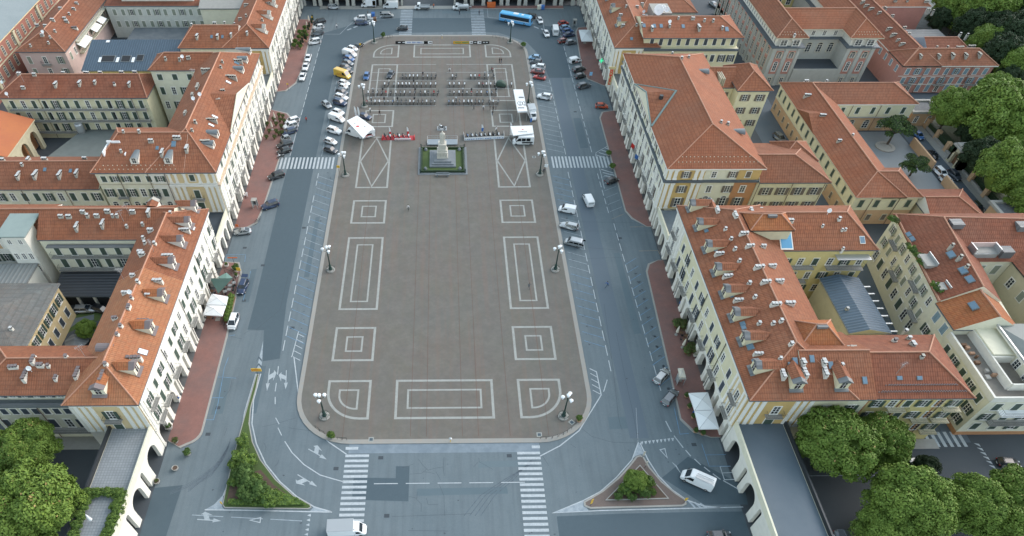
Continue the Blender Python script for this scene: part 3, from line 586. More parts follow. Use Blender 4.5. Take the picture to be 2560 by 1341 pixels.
def wmesh(w,h,kind,fm,arch=False):
    k=(w,h,kind,fm.name,arch)
    if k not in WMC:
        b=MB(); a=w/2; t=.14 if w>.8 else .1
        b.box(-a-t,-a,-.07,.05,-.08,h+t,0); b.box(a,a+t,-.07,.05,-.08,h+t,0); b.box(-a,a,-.07,.05,h,h+t,0); b.box(-a-t-.06,a+t+.06,-.16,.05,-.16,-.08,0)
        if kind=='p': b.box(-a-t-.1,a+t+.1,-.22,.05,h+t+.12,h+t+.28,0)
        if kind in 'ogp':
            b.box(-a,a,-.02,.05,-.08,h,1)
            b.box(-.05,.05,-.045,0,-.08,h,2); b.box(-a,-a+.08,-.045,0,-.08,h,2); b.box(a-.08,a,-.045,0,-.08,h,2)
            for q in (.02,.34,.67,.97): b.box(-a+.08,a-.08,-.042,0,h*q-.03,h*q+.03,2)
        else: b.box(-a,a,-.02,.05,-.08,h,1)
        if arch:
            n=8; P=[((a+t)*math.cos(PI*i/n),h+t*.5+(a)*.75*math.sin(PI*i/n)) for i in range(n+1)]
            b.add([(p[0],-.06,p[1]) for p in P],[tuple(range(n,-1,-1))],0); b.add([(p[0]*.75,-.075,h+t*.5+(p[1]-h-t*.5)*.75) for p in P],[tuple(range(n,-1,-1))],1)
        sash=TRIM
        WMC[k]=b.mesh('window',[fm,GLASS if kind in 'ogp' else DARK,sash])
    return WMC[k]
SHC={}
def shmesh(w,h,m):
    k=(w,h,m.name)
    if k not in SHC:
        b=MB(); b.box(0,w,-.05,0,-.06,h-.02,0)
        for i in range(2): z=h*(.06+i*.48); b.box(w*.12,w*.88,-.065,0,z,z+h*.40,0)
        SHC[k]=b.mesh('shutter',m)
    return SHC[k]
def window(b,x,y,z,ang,w,h,kind,fm=TRIM,sh=SHG,arch=False):
    loc=Vector((x,y,z))-wloc(b); o=part(wmesh(w,h,kind,fm,arch),'window',b,loc,ang)
    if kind=='c':
        part(shmesh(w/2-.01,h,sh),'shutter',o,(-w/2,-.03,0)); part(shmesh(w/2-.01,h,sh),'shutter',o,(.01,-.03,0))
    elif kind=='o':
        part(shmesh(w/2-.01,h,sh),'shutter',o,(-w-.02,-.075,0)); part(shmesh(w/2-.01,h,sh),'shutter',o,(w/2+.03,-.075,0))
    elif kind=='h': part(shmesh(w/2-.01,h,sh),'shutter',o,(-w/2,-.03,0))
    return o
def wrow(b,p0,p1,z,n,w,h,kinds='c',fm=TRIM,sh=SHG,mar=0,arch=False,skip=()):
    p0=Vector(p0); p1=Vector(p1); d=p1-p0; L=d.length; d.normalize(); ang=math.atan2(d.y,d.x); nn=Vector((d.y,-d.x))
    for i in range(n):
        if i in skip: continue
        p=p0+d*(mar+(L-2*mar)*(i+.5)/n)+nn*.02
        k=kinds[i%len(kinds)] if len(kinds)>2 else random.choice(kinds)
        window(b,p.x,p.y,z,ang,w,h,k,fm,sh,arch)
def fbox(mb,p0,d,u0,u1,o0,o1,z0,z1,m=0):
    n=Vector((d.y,-d.x)); P=lambda u,o,z:(p0.x+d.x*u+n.x*o,p0.y+d.y*u+n.y*o,z)
    mb.add([P(u0,o1,z0),P(u1,o1,z0),P(u1,o0,z0),P(u0,o0,z0),P(u0,o1,z1),P(u1,o1,z1),P(u1,o0,z1),P(u0,o0,z1)],
      [(3,2,1,0),(4,5,6,7),(0,1,5,4),(1,2,6,5),(2,3,7,6),(3,0,4,7)],m)
def band(b,p0,p1,z0,z1,o=.25,m=TRIM,name='cornice',ext=0):
    p0=Vector(p0);p1=Vector(p1);d=(p1-p0);L=d.length;d.normalize(); mb=MB(); fbox(mb,p0,d,-ext,L+ext,-.05,o,z0,z1); return mb.build(name,m,b)
def pilasters(b,p0,p1,us,z0,z1,w=.62,o=.2,m=TRIM):
    p0=Vector(p0);p1=Vector(p1);d=(p1-p0);d.normalize(); 
    for u in us:
        mb=MB(); fbox(mb,p0,d,u-w/2,u+w/2,-.05,o,z0,z1); fbox(mb,p0,d,u-w/2-.1,u+w/2+.1,-.05,o+.1,z0,z0+.35); fbox(mb,p0,d,u-w/2-.12,u+w/2+.12,-.05,o+.14,z1-.4,z1); mb.build('pilaster',m,b)
def panel(b,p0,p1,u0,u1,z0,z1,m,o=.03,name='wall_panel'):
    p0=Vector(p0);p1=Vector(p1);d=(p1-p0);d.normalize(); mb=MB(); fbox(mb,p0,d,u0,u1,-.05,o,z0,z1); return mb.build(name,m,b)
BALC={}
def balcony(b,p0,p1,u,z,w=2.6,dep=1.0,m=CONC,rail=METD):
    p0=Vector(p0);p1=Vector(p1);d=(p1-p0);d.normalize(); p=p0+d*u; k=(w,dep,m.name)
    if k not in BALC:
        a=w/2; s=MB().box(-a,a,-dep,.02,-.16,0); s.box(-a+.2,-a+.4,-dep*.8,0,-.5,-.16); s.box(a-.4,a-.2,-dep*.8,0,-.5,-.16)
        r=MB(); r.tube((-a,-dep+.05,1),(a,-dep+.05,1),.03,4); r.tube((-a,-dep+.05,1),(-a,0,1),.03,4); r.tube((a,-dep+.05,1),(a,0,1),.03,4); r.tube((-a,-dep+.05,.08),(a,-dep+.05,.08),.02,4)
        n=int(w/.22)
        for i in range(n+1): r.tube((-a+w*i/n,-dep+.05,0),(-a+w*i/n,-dep+.05,1),.014,4)
        for q in (-a,a):
            for i in range(1,4): r.tube((q,-dep*i/4,0),(q,-dep*i/4,1),.014,4)
        BALC[k]=(s.mesh('balcony',m),r.mesh('railing',rail))
    o=part(BALC[k][0],'balcony',b,Vector((p.x,p.y,z))-wloc(b),math.atan2(d.y,d.x)); part(BALC[k][1],'railing',o); return o
def arcade(b,p0,p1,H=5.0,m=WHITE,T=.9,pw=1.25,big=3.3,small=1.0,spring=2.9,start='b',depth=4.6,back=True):
    p0=Vector(p0);p1=Vector(p1);d=(p1-p0);L=d.length;d.normalize(); n=Vector((d.y,-d.x)); per=2*pw+big+small
    k=max(1,round(L/per)); s=L/(k*per); ops=[]; u=pw/2*s
    for i in range(k):
        ops.append((u,u+big*s)); u+=(big+pw)*s; ops.append((u,u+small*s)); u+=(small+pw)*s
    if ops[-1][1]>L-pw*.4: ops=ops[:-1]
    mb=MB(); P=lambda u,o,z:(p0.x+d.x*u+n.x*o,p0.y+d.y*u+n.y*o,z)
    prev=0
    for (a,c) in ops+[(L,L)]:
        fbox(mb,p0,d,prev,a,-T,0,0,H)
        if a<L: fbox(mb,p0,d,prev-.06,a+.06,-T-.06,.1,0,.55)
        prev=c
        if a>=L: break
        r=(c-a)/2; mid=(a+c)/2; N=8; sp=spring if r>1 else spring+1; rz=min(r,H-.45-sp)
        A=[(mid-r*math.cos(PI*i/N),sp+rz*math.sin(PI*i/N)) for i in range(N+1)]
        for i in range(N):
            (u0,z0),(u1,z1)=A[i],A[i+1]
            mb.add([P(u0,0,z0),P(u1,0,z1),P(u1,0,H),P(u0,0,H)],[(0,1,2,3)]); mb.add([P(u0,-T,z0),P(u1,-T,z1),P(u1,-T,H),P(u0,-T,H)],[(3,2,1,0)])
            mb.add([P(u0,0,z0),P(u1,0,z1),P(u1,-T,z1),P(u0,-T,z0)],[(3,2,1,0)])
    mb.build('arcade',m,b)
    if back:
        q=MB(); fbox(q,p0,d,0,L,-depth-.4,-depth,0,H-.1); q.build('shop_front',SHOP,b)
def box(b,x0,x1,y0,y1,z0,z1,m,name='wall'): return MB().box(x0,x1,y0,y1,z0,z1).build(name,m,b)
def pfacade(b,p0,p1,zt,wm=WHITE,attic=None,pil=False,f1=2,sh=SHG,kinds='cog',corn=TRIM,per=7.0,fm=TRIM,mar=.0,ends=(0,0),bal=True):
    """piazza front: arcade, two window floors, cornices, optional attic storey above the gutter"""
    L=(Vector(p1)-Vector(p0)).length; k=round(L/per); n=k*2
    band(b,p0,p1,4.95,5.25,.3,TRIM,'string_course'); band(b,p0,p1,8.7,8.85,.12,TRIM,'string_course')
    d=(Vector(p1)-Vector(p0)).normalized(); m0,m1=ends
    q0=tuple(Vector(p0)+d*m0); q1=tuple(Vector(p1)-d*m1); LL=L-m0-m1; k=round(LL/per); n=2*k
    wrow(b,q0,q1,5.45,n,1.15,2.55,'pgop' if pil else kinds,fm,sh); wrow(b,q0,q1,9.5,n,1.1,1.9 if not attic else 1.9,kinds,fm,sh)
    if bal:
        for i in range(k): balcony(b,q0,q1,LL*(i+.25+.5*(i%2)*0)/k,5.3,2.9,1.1)
    if pil:
        us=[]
        for i in range(k+1):
            c=LL*i/k; us+= [c-.55,c+.55] if 0<i<k else ([.5,1.5] if i==0 else [LL-1.5,LL-.5])
        pilasters(b,q0,q1,us,5.3,12.5)
        us2=[LL*(i+.5)/k for i in range(k)]; pilasters(b,q0,q1,us2,5.3,12.5,.45,.15)
    for i in range(1,int(L/13)+1):
        mb=MB(); P_=Vector(p0)+d*(i*L/(int(L/13)+1)); n_=Vector((d.y,-d.x)); mb.tube((P_.x+n_.x*.12,P_.y+n_.y*.12,0),(P_.x+n_.x*.12,P_.y+n_.y*.12,zt-.6),.07,6); mb.build('downpipe',METD,b)
    band(b,p0,p1,12.75 if attic else zt-.55,13.2 if attic else zt-.2,.55,corn,'cornice',.5 if attic else 0)
    if attic:
        wrow(b,q0,q1,14.1,n,1.0,1.35,kinds,fm,sh); 
        if pil: pilasters(b,q0,q1,us,13.3,attic-.2,.5,.14)

def pipes(b,pts,zt):
    for x,y in pts: MB().tube((x,y-.12,0),(x,y-.12,zt),.07,6).build('downpipe',mat('brown_pipe',(.16,.10,.07),.6),b)
# ================= LEFT SIDE BUILDINGS
def endwall(b,x0,x1,y,zt,m=OCHL,center='o',attic=None,win=True):
    p0=(x0,y);p1=(x1,y);L=x1-x0
    panel(b,p0,p1,0,L,5.3,zt-.6,m); us=[.55,1.75,3.0,L-3.0,L-1.75,L-.55] if L>10 else [.5,1.6,L-1.6,L-.5]
    pilasters(b,p0,p1,us,5.4,zt-.6,.72,.18)
    band(b,p0,p1,zt-.6,zt-.15,.45,TRIM,'cornice')
    window(b,(x0+x1)/2,y-.06,9.3,0,1.25,2.1,center,TRIM,SHG); balcony(b,p0,p1,L/2,9.15,2.9,1.1)
    window(b,(x0+x1)/2,y-.06,5.5,0,1.5,2.5,'c',TRIM,SHG)
# ---- near left block
b=thing('corner_building','long white arcaded building with dormers in the left foreground, between two bridges','building',(-57,63,0))
MB().box(-63.2,-51.3,62.95,114,5,13.75).box(-63.2,-55.8,63.3,114,0,5).build('wall',WHITE,b)
MB().box(-80,-63.2,66.5,76,0,12.75).box(-80,-63.2,65.3,66.5,0,10).build('south_wing_wall',CREAM2,b)
MB().box(-84,-63.2,105,115.6,0,13.75).build('north_wing_wall',CREAM2,b)
p0,p1=(-51.3,63),(-51.3,114); arcade(b,p0,p1)
pfacade(b,p0,p1,14,kinds='cog',ends=(5,0))
pilasters(b,p0,p1,[.7,1.7,4.3,46,50],5.3,13.2,.6,.16)
window(b,-51.24,66,9.5,PI/2,1.2,2,'o'); window(b,-51.24,66,5.45,PI/2,1.2,2.55,'o'); balcony(b,p0,p1,3,9.2,3,1); balcony(b,p0,p1,3,5.3,3,1.1)
endwall(b,-62.6,-51.3,62.95,13.9)
wrow(b,(-80,65.3),(-63.4,65.3),7.6,9,1.05,1.5,'c',TRIM,SHB); wrow(b,(-80,65.3),(-63.4,65.3),3.4,6,1.2,2.4,'cgo',TRIM,SHB); wrow(b,(-80,66.5),(-63.4,66.5),10.9,8,1.1,1.2,'go',TRIM,SHB)
box(b,-80,-62.7,64.9,66.4,10.0,10.15,ZINC,'terrace_floor'); band(b,(-80,65.3),(-62.7,65.3),9.7,10.6,.35,SLATE,'terrace_parapet'); balcony(b,(-80,65.3),(-63,65.3),12,3.1,9,1.3)
rE=roof(b,-63.5,-50.8,62.3,92,14,3.6,'y',6.2,0,T6); rE_=roof(b,-63.5,-50.8,92,114.6,14.02,3.6,'y',0,6,T1,capend=(0,1)); rE.o2=rE_.o; rE.ys=92; rE.y1=114.6; rE.e1=6
rE2=roof(b,-80.5,-58,65.2,76.4,13,3.2,'x',5.6,0,T1); pipes(b,[(-79,65.3),(-71,65.3)],9.5)
rN=roof(b,-84,-56,104.5,116,14.05,3.5,'x',0,0,T1,gab=CREAM2)
for y in (68.8,78.2,86.3): dormer(rE,-52.3,y,PI/2,2.0,1.9,3.6,'tile',CREAM2,T3,CHD)
for y in (95,101.5,107.5,113): dormer(rE,-52.6,y,PI/2,1.8,1.9,4.2,'tile',WHITE,T1,CHD)
dormer(rE,-57.2,63.8,0,2.2,1.7,3.4,'tile',CREAM2,T3,CHD); dormer(rN,-62,115,PI,2,1.6,3,'tile',WHITE,T1,CHC)
chim(rE,'d',[(357,800,4,'x'),(333,893,4,'x'),(320,765,2,'y'),(327,742,1),(300,812,1),(291,833,1),(285,793,2,'x'),(262,908,1),(253,938,4,'y'),(207,893,1,'y')])
chim(rE,'w',[(418,638,4,'x'),(392,700,3,'x'),(368,735,2),(393,740,2),(350,628,2),(361,605,1),(357,593,1),(330,686,2),(343,702,1),(375,574,2),(385,606,1),(354,634,2),(310,730,2),(459,573,4,'x')])
chim(rN,'c',[(190,562,4,'y'),(255,555,4,'y'),(150,538,2),(170,539,2),(205,527,2),(217,537,1),(240,537,2),(267,526,2),(280,537,1),(291,537,1),(330,527,2),(370,527,3,'y'),(315,563,1),(355,558,1),(390,568,1),(417,538,1),(425,530,1)])
chim(rE2,'d',[(80,896,3,'y'),(98,911,2),(118,912,1),(30,915,3),(60,935,4,'y'),(137,942,2,'y'),(191,930,4,'y'),(163,889,1)])
sky(rE,[(357,880,1.0,1.4,WHT),(365,813,.9,.9),(482,571,1.0,.7,WHT)]); dish(rE,[(322,727),(349,549)]); dish(rE2,[(70,918)]); antenna(rE,[(310,700),(385,630)]); antenna(rN,[(325,540),(310,555)]); antenna(rE2,[(214,893)])
# zinc barrel on the west slope
s=MB(); x,y,z=hit(rE,262,865,.3)
for k in range(7): a=PI*k/7; a2=PI*(k+1)/7; s.add([(x-1.5,y+.9*math.cos(a),z-.2+.7*math.sin(a)),(x+1.6,y+.9*math.cos(a),z-.2+.7*math.sin(a)),(x+1.6,y+.9*math.cos(a2),z-.2+.7*math.sin(a2)),(x-1.5,y+.9*math.cos(a2),z-.2+.7*math.sin(a2))],[(0,3,2,1)])
s.build('vent_hood',CHD,rE.o)
wrow(b,(-83,105),(-64,105),9.7,6,1.1,2.1,'c'); wrow(b,(-83,105),(-64,105),6.3,6,1.2,2.3,'oc'); wrow(b,(-83,105),(-64,105),2.6,5,1.1,2.0,'c'); balcony(b,(-83,105),(-64,105),9.5,9.55,19,1.1,CONC); balcony(b,(-83,105),(-64,105),9.5,6.1,19,1.1,CONC)
box(b,-82.5,-64.5,103.6,104.6,12.6,12.8,SLATE,'terrace_floor')
# ---- house west of it with stair tower
b=thing('courtyard_house','white courtyard house with flat green-roofed stair tower, at the left edge','building',(-92,108,0))
MB().box(-108,-84.1,107.2,117.4,0,12.8).build('wall',WHITE,b); r=roof(b,-110,-84.05,106.6,118,13,3,'x',0,0,T1,gab=WHITE)
MB().box(-90.1,-85.5,103.4,108,0,15.9).build('stair_tower',WHITE,b); MB().box(-90.9,-84.8,103,110.6,15.9,16.15).build('tower_roof',mat('green_sheet',(.25,.31,.29),.6,[(.7,.4,(.2,.25,.24))]),b)
wrow(b,(-90,103.4),(-85.6,103.4),14,2,.8,1,'g'); wrow(b,(-90,103.4),(-85.6,103.4),10,3,.8,1.5,'g'); wrow(b,(-90,103.4),(-85.6,103.4),6.6,3,.8,1.5,'g')
wrow(b,(-108,107.2),(-90.5,107.2),9.7,6,1.1,1.9,'oc',sh=ORNG); wrow(b,(-108,107.2),(-90.5,107.2),6.2,6,1.2,2.2,'oc'); balcony(b,(-108,107.2),(-90.5,107.2),8.7,9.4,17,1.3,WHITE,METL); balcony(b,(-108,107.2),(-90.5,107.2),8.7,6,17,1.3,WHITE,METL)
chim(r,'g',[(13,560,1)]); sky(r,[(37,551)])
s=MB(); s.box(-108,-86,97.5,103,0,8.6); s.build('wall',PALE,b); box(b,-108,-85.8,97.2,103.2,8.6,8.85,GREYR,'flat_roof')
# ---- grey roofed courtyard building
b=thing('courtyard_building','low ochre courtyard building under a broad grey sheet roof at the left edge','building',(-90,88,0))
box(b,-100,-79.4,77.5,96.5,0,8.8,OCHL); r=roof(b,-100.5,-78.9,76.9,97,9,2.6,'x',8,8,GTILE,fas=METL,caps=False)
wrow(b,(-79.4,78.5),(-79.4,96),5.6,6,1.2,2,'o',sh=SHG); wrow(b,(-79.4,78.5),(-79.4,96),2,6,1.2,1.9,'c',sh=SHB); chim(r,'w',[(26,820,1)])
b=thing('garage','low courtyard garage with dark tiled roof and white pillars behind the left block','garage',(-76,103,0))
box(b,-83,-64.2,99.6,104.8,0,3.3,DARK); r=roof(b,-83.4,-64,98.6,104.9,3.6,1.5,'x',0,0,DARKR,rf=.99,gab=CREAM2,caps=False)
for i in range(6): box(b,-82.8+3.55*i,-82.3+3.55*i,99.2,99.65,0,3.4,WHITE,'pillar')
# ---- middle left block
b=thing('arcaded_building','tall white pilastered arcaded building with zinc barrel dormers left of the monument','building',(-58,150,0))
MB().box(-66.2,-51.3,125.2,180.6,5,16.2).box(-66.2,-55.8,125.6,180.6,0,5).build('wall',WHITE,b)
MB().box(-78.3,-66.2,125.2,143,0,16.2).build('south_wing_wall',CREAM2,b); MB().box(-79,-66.2,172.4,180.6,0,16.2).build('north_wing_wall',CREAM2,b)
p0,p1=(-51.3,125.2),(-51.3,180.6); arcade(b,p0,p1); pfacade(b,p0,p1,16.4,attic=16.4,pil=True,kinds='cg',corn=BEIGE)
endwall(b,-62.4,-51.3,125.2,13.2,OCHL,'c'); panel(b,(-62.4,125.2),(-51.3,125.2),0,11.1,13.3,16.1,OCHL); pilasters(b,(-62.4,125.2),(-51.3,125.2),[.6,2,4,7.2,9,10.5],13.3,16,.6,.15); window(b,-56.8,125.14,14,0,1.1,1.5,'c')
wrow(b,(-78,125.2),(-62.8,125.2),13.8,6,1.1,1.4,'cooc'); wrow(b,(-78,125.2),(-62.8,125.2),9.8,6,1.15,2,'ocog'); wrow(b,(-78,125.2),(-62.8,125.2),6,6,1.25,1.9,'og',arch=True); band(b,(-78.3,125.2),(-62.5,125.2),12.95,13.15,.12,TRIMB); balcony(b,(-78,125.2),(-62.8,125.2),4,9.7,2.4,.9); balcony(b,(-78,125.2),(-62.8,125.2),11.5,9.7,2.4,.9)
rE=roof(b,-66.6,-50.8,124.6,181.1,16.4,4.6,'y',10.5,9,T1); rS=roof(b,-78.8,-58,124.55,143.4,16.42,4.2,'x',5,0,T1); rN=roof(b,-79.4,-62,171.8,181,16.4,2.6,'x',4,0,T1)
guards(rS,(.8,1.7)); pipes(b,[(-73.2,125.2),(-66.5,125.2),(-62.7,125.2)],16)
# pedimented cross gable
s=MB(); s.add([(-50.7,141,16.42),(-50.7,164.4,16.42),(-50.7,152.7,19.7),(-57.9,152.3,20.25)],[(0,2,3),(2,1,3)],0); s.build('cross_gable_roof',T1,rE.o)
s=MB(); s.add([(-50.85,141.4,16.42),(-50.85,164.0,16.42),(-50.85,152.7,19.5)],[(0,1,2)],0); s.tube((-50.75,141,16.5),(-50.75,152.7,19.75),.2,6,0); s.tube((-50.75,164.4,16.5),(-50.75,152.7,19.75),.2,6,0); s.build('pediment',CREAM2,rE.o)
for y in (133,137.5,168.5,174,179): dormer(rE,-52.6,y,PI/2,1.8,1.6,4,'barrel',WHITE,ZINC,ZINC)
for x in (-61.5,-69): dormer(rS,x,126.6,0,1.8,1.6,4,'barrel',WHITE,ZINC,ZINC)
chim(rE,'g',[(514,174,4),(576,190,5),(594,150,4),(555,152,1),(551,165,1),(493,215,4,'y'),(480,235,2,'y'),(462,280,3,'y'),(527,297,5,'x'),(487,303,1),(479,323,1),(512,352,4),(556,225,2),(545,248,2)])
chim(rS,'c',[(308,328,1),(347,328,1),(272,354,2),(376,350,2),(441,342,3),(301,375,1),(404,378,4,'y'),(466,368,3,'y')])
sky(rE,[(565,277,.8,1),(571,206,.7,1.2,WHT),(592,158),(537,292,.6,1.3,WHT),(528,313,.6,1.2,WHT),(515,355,.6,1)]); sky(rS,[(434,360,.9,1.3),(393,370,.6,.8)]); dish(rE,[(482,244),(498,233)]); antenna(rE,[(488,200)]); chim(rN,'g',[(413,145,1),(448,147,1),(470,142,2)]); dish(rN,[(454,139)])
s=MB(); s.prism([(-76.2,128.6),(-71.6,128.6),(-71.6,131.6),(-76.2,131.6)],17.2,18.05,0); s.box(-76.3,-76,128.4,131.7,17.5,19.2,1); s.box(-76,-73,131.5,131.7,17.5,20,1); s.box(-71.6,-71.4,128.5,131.7,17.5,18.6,1); s.box(-75.2,-74.2,129.4,130.2,18.05,18.5,1); s.build('roof_terrace',[CONC,WHT],rS.o)
wrow(b,(-79,172.4),(-66.8,172.4),13.6,3,1.3,1.5,'c'); wrow(b,(-79,172.4),(-66.8,172.4),9.5,4,1.1,2,'cgo'); wrow(b,(-79,172.4),(-66.8,172.4),5.4,4,1.1,2,'og')
b=thing('terraced_house','long low cream house with four stepped chimney stacks along its red roof, left edge','house',(-92,131,0))
box(b,-104,-78.9,125.4,137.4,0,11.8,CREAM2); r=roof(b,-106,-78.85,124.8,138,12,3,'x',0,0,T5,gab=CREAM2); pipes(b,[(-97,125.4),(-87,125.4)],11.8)
wrow(b,(-104,125.4),(-79,125.4),8.6,9,1.15,2,'ogcc'); wrow(b,(-104,125.4),(-79,125.4),5,9,1.15,1.8,'cg',arch=True); chim(r,'c',[(44,435,4,'y'),(87,433,4,'y'),(148,433,4,'y'),(190,429,4,'y'),(53,409,1),(69,396,3,'y'),(110,397,2),(210,394,2),(4,398,2)]); sky(r,[(112,424,.6,.8),(176,427,.6,.8)])
b=thing('gallery_house','cream house with long access galleries facing a small dark courtyard, upper left','house',(-98,170,0))
box(b,-119,-80,166.2,178,0,11.8,CREAM); r=roof(b,-120,-79.4,165.6,179,12,3.2,'x',6,3,T2,gab=CREAM); pipes(b,[(-109,166.2),(-84,166.2)],12)
for i,z in enumerate((8.9,5.6,2.3)): wrow(b,(-118,166.2),(-80.4,166.2),z,13,1.05,2.1,'cgchoc'); balcony(b,(-118,166.2),(-80.4,166.2),18.8,z-.15,37,1.15)
chim(r,'c',[(56,217,2),(138,208,3,'y'),(198,205,3,'y'),(236,203,2,'y'),(322,207,3,'y'),(47,184,2),(84,184,2),(158,182,2),(215,181,3),(250,181,2),(303,180,2),(336,179,2)]); chim(r,'d',[(285,208,1,'y')]); dish(r,[(4,203),(15,232)]); antenna(r,[(60,205)])
b=thing('loggia_building','courtyard building with bright orange roof and tall brick arches at the left edge','building',(-115,150,0))
x0,y0=G(86,298,8); x1,y1=G(18,392,8)
s=MB(); P=[(x0,y0),(x1,y1),(x1-30,y1),(x0-30,y0+5)]; s.prism(P,7.6,7.9,1); s.add([(x0,y0,7.9),(x1,y1,7.9),(x1-16,y1,11),(x0-14,y0+2,11)],[(0,3,2,1)],0); s.build('roof',[mat('bright_orange_roof',(.50,.165,.06),.75,[(.15,.6,(.42,.12,.06)),(1.5,.3,(.40,.14,.07))]),CREAMD],b)
box(b,x1-28,x1-3,y1,y0,0,7.5,RUST); arcade(b,(x1-.5,y1+.2),(x0-.6,y0),7.6,CREAMD,.8,.9,3.4,0.05,4.2,back=False)
b=thing('courtyard_terrace','raised grey courtyard deck behind the red-roofed houses, upper left','terrace',(-95,150,0))
MB().prism([(-109,143.6),(-79,143.6),(-79,166),(-101,166)],0,2.6).build('deck',mat('mossy_concrete',(.17,.19,.18),.85,[(.4,.5,(.12,.14,.13))]),b)
tag(MB().lathe(G3(202,325,3.4),[(.9,2.6),(1.1,3.2),(1.1,5),(.9,5.3)],14).build('water_tank',METL),'round grey water tank on the courtyard deck, upper left','water tank')
tag(MB().box(-86.4,-84.6,146.5,148.8,2.6,8).box(-86.6,-84.4,146.3,149,8,8.3).build('shaft',WHITE),'white chimney-like shaft rising from the courtyard deck behind a red roof','shaft')
# ---- far left block
b=thing('arcaded_building','white arcaded building with red roof at the far left corner of the square','building',(-57,200,0))
MB().box(-64,-51.3,192.2,257,5,13).box(-64,-55.8,192.6,257,0,5).build('wall',WHITE,b); MB().box(-77,-64,192.2,205,0,13).build('south_wing_wall',CREAM2,b)
p0,p1=(-51.3,192.2),(-51.3,254.6); arcade(b,p0,p1); pfacade(b,p0,p1,13.2,pil=True,kinds='cg')
rE=roof(b,-64.6,-50.8,191.7,258,13.2,3.8,'y',7,0,T1,gab=WHITE); rS=roof(b,-77.4,-60,191.65,205,13.22,3.6,'x',4,0,T1)
endwall(b,-60,-51.3,192.2,13,OCHRE,'c'); wrow(b,(-77,192.2),(-60.4,192.2),9.3,7,1.1,1.8,'c')
for y in (199.5,209,218,227,236,245): dormer(rE,-52.7,y,PI/2,1.8,1.8,4,'tile',WHITE,T1,CHC)
chim(rE,'g',[(655,48,1),(661,28,2),(671,6,2),(600,46,2),(615,38,1),(615,10,3)]); chim(rS,'c',[(492,88,3,'y'),(543,88,3,'y'),(577,84,3,'y'),(617,80,2,'y'),(536,57,2),(561,55,1),(586,58,1),(597,62,1),(480,64,1)]); sky(rS,[(529,92,.6,.9),(556,92,.6,.9)])
b=thing('metal_roofed_building','low building with dark blue metal roof and roof windows, upper left','building',(-90,194,0))
box(b,-104.5,-77.8,186,203,0,9.4,YELL); r=roof(b,-105,-77.5,185.5,203.6,9.7,3,'x',0,0,BLUER,rf=.72,gab=YELL,caps=False,fas=ZINC)
sky(r,[(250,150,.8,2,WHT),(270,147,3.6,2.4,DARK),(294,150,.8,2,WHT),(315,147,2.4,2.4,DARK),(333,150,.8,2,WHT),(350,145,1.8,2.4,DARK),(270,104,1,.9,WHT),(391,102,.8,1.2,WHT)]); wrow(b,(-104,186),(-78,186),5.5,8,1.3,1.7,'g')
b=thing('office_building','broad pale building with rows of shuttered windows, top left behind the blue roof','building',(-95,235,0))
box(b,-112,-79.5,229,242,0,10.3,PALE); box(b,-107,-83,231.5,242,10.3,14,WHITE,'upper_wall')
for z in (7.3,3.6): wrow(b,(-111,229),(-80,229),z,11,1.1,1.8,'cco',sh=SHP)
wrow(b,(-107,231.5),(-83,231.5),11.2,9,1.1,1.8,'g',sh=SHP); roof(b,-112.3,-79.2,228.6,243,10.3,.8,'x',0,0,T2,caps=False,gab=PALE); roof(b,-107.5,-82.5,231,242.4,14,2,'x',4,4,T1)
box(b,-79.4,-66,225,235,0,11,CREAM2,'side_wing'); roof(b,-79.8,-65,224.6,235.5,11,1.8,'x',0,0,CONC,caps=False)
tag(MB().box(-104,-80,205,227,0,4).box(-103,-97,207,213,4,5).box(-92,-88,208,214,4,5.2).box(-86,-83,206,211,4,4.8).build('annex',mat('flat_felt_roof',(.09,.11,.125),.8,[(.4,.6,(.16,.18,.19))])),'low flat-roofed annex full of roof plant, between blue roof and pale building','annex')
b=thing('pink_building','pale pink house with white awnings on its side balconies, top left','house',(-120,200,0))
box(b,-128,-114,197.2,242,0,9.8,PINKL); r=roof(b,-128.6,-113.5,196.6,243,10,3.3,'y',7.5,0,T5,gab=PINKL); guards(r,(.7,),1.2,CHD)
wrow(b,(-128,197.2),(-114,197.2),6.3,3,1.1,2,'cgo',sh=SHP); wrow(b,(-128,197.2),(-114,197.2),2.7,3,1.1,2,'cgo',sh=SHP); balcony(b,(-128,197.2),(-114,197.2),7,6.1,2.6,1); wrow(b,(-114,198),(-114,241),6.5,12,1.1,1.9,'cgo',sh=SHP)
for z in (9.2,5.9): balcony(b,(-114,197.2),(-114,242),26,z,36,1.5,CREAM2)
for y,L in ((205,7),(216,5),(222,4)): MB().add([(-113.8,y,8.6),(-113.8,y+L,8.6),(-111.6,y+L,7.4),(-111.6,y,7.4),(-113.8,y,8.5),(-113.8,y+L,8.5),(-111.6,y+L,7.3),(-111.6,y,7.3)],[(0,3,2,1),(4,5,6,7),(3,7,6,2)]).build('awning',FAB,b)
chim(r,'c',[(75,112,1),(104,86,2),(120,105,1),(124,91,1),(136,76,1),(130,48,2),(92,62,2),(112,63,2),(160,44,2),(172,33,1),(165,52,2),(183,20,2),(150,20,2),(190,6,2)]); chim(r,'d',[(185,68,3)]); dish(r,[(105,77)])
b=thing('brick_hall','long red-walled hall with tall arched windows and grey roof in the top left corner','hall',(-140,200,0))
box(b,-160,-133.4,170,262,0,11.6,REDW); r=roof(b,-162,-132.9,168,264,12,4,'y',0,0,mat('grey_slate_roof',(.23,.27,.28),.7,[(.3,.6,(.18,.22,.23)),(3,.4,(.3,.33,.33))]),caps=False,fas=OCHL)
for z,h in ((8,2.2),(3.4,2.6)): wrow(b,(-133.4,186),(-133.4,242),z,15,1.3,h,'g',CREAMD,arch=True)
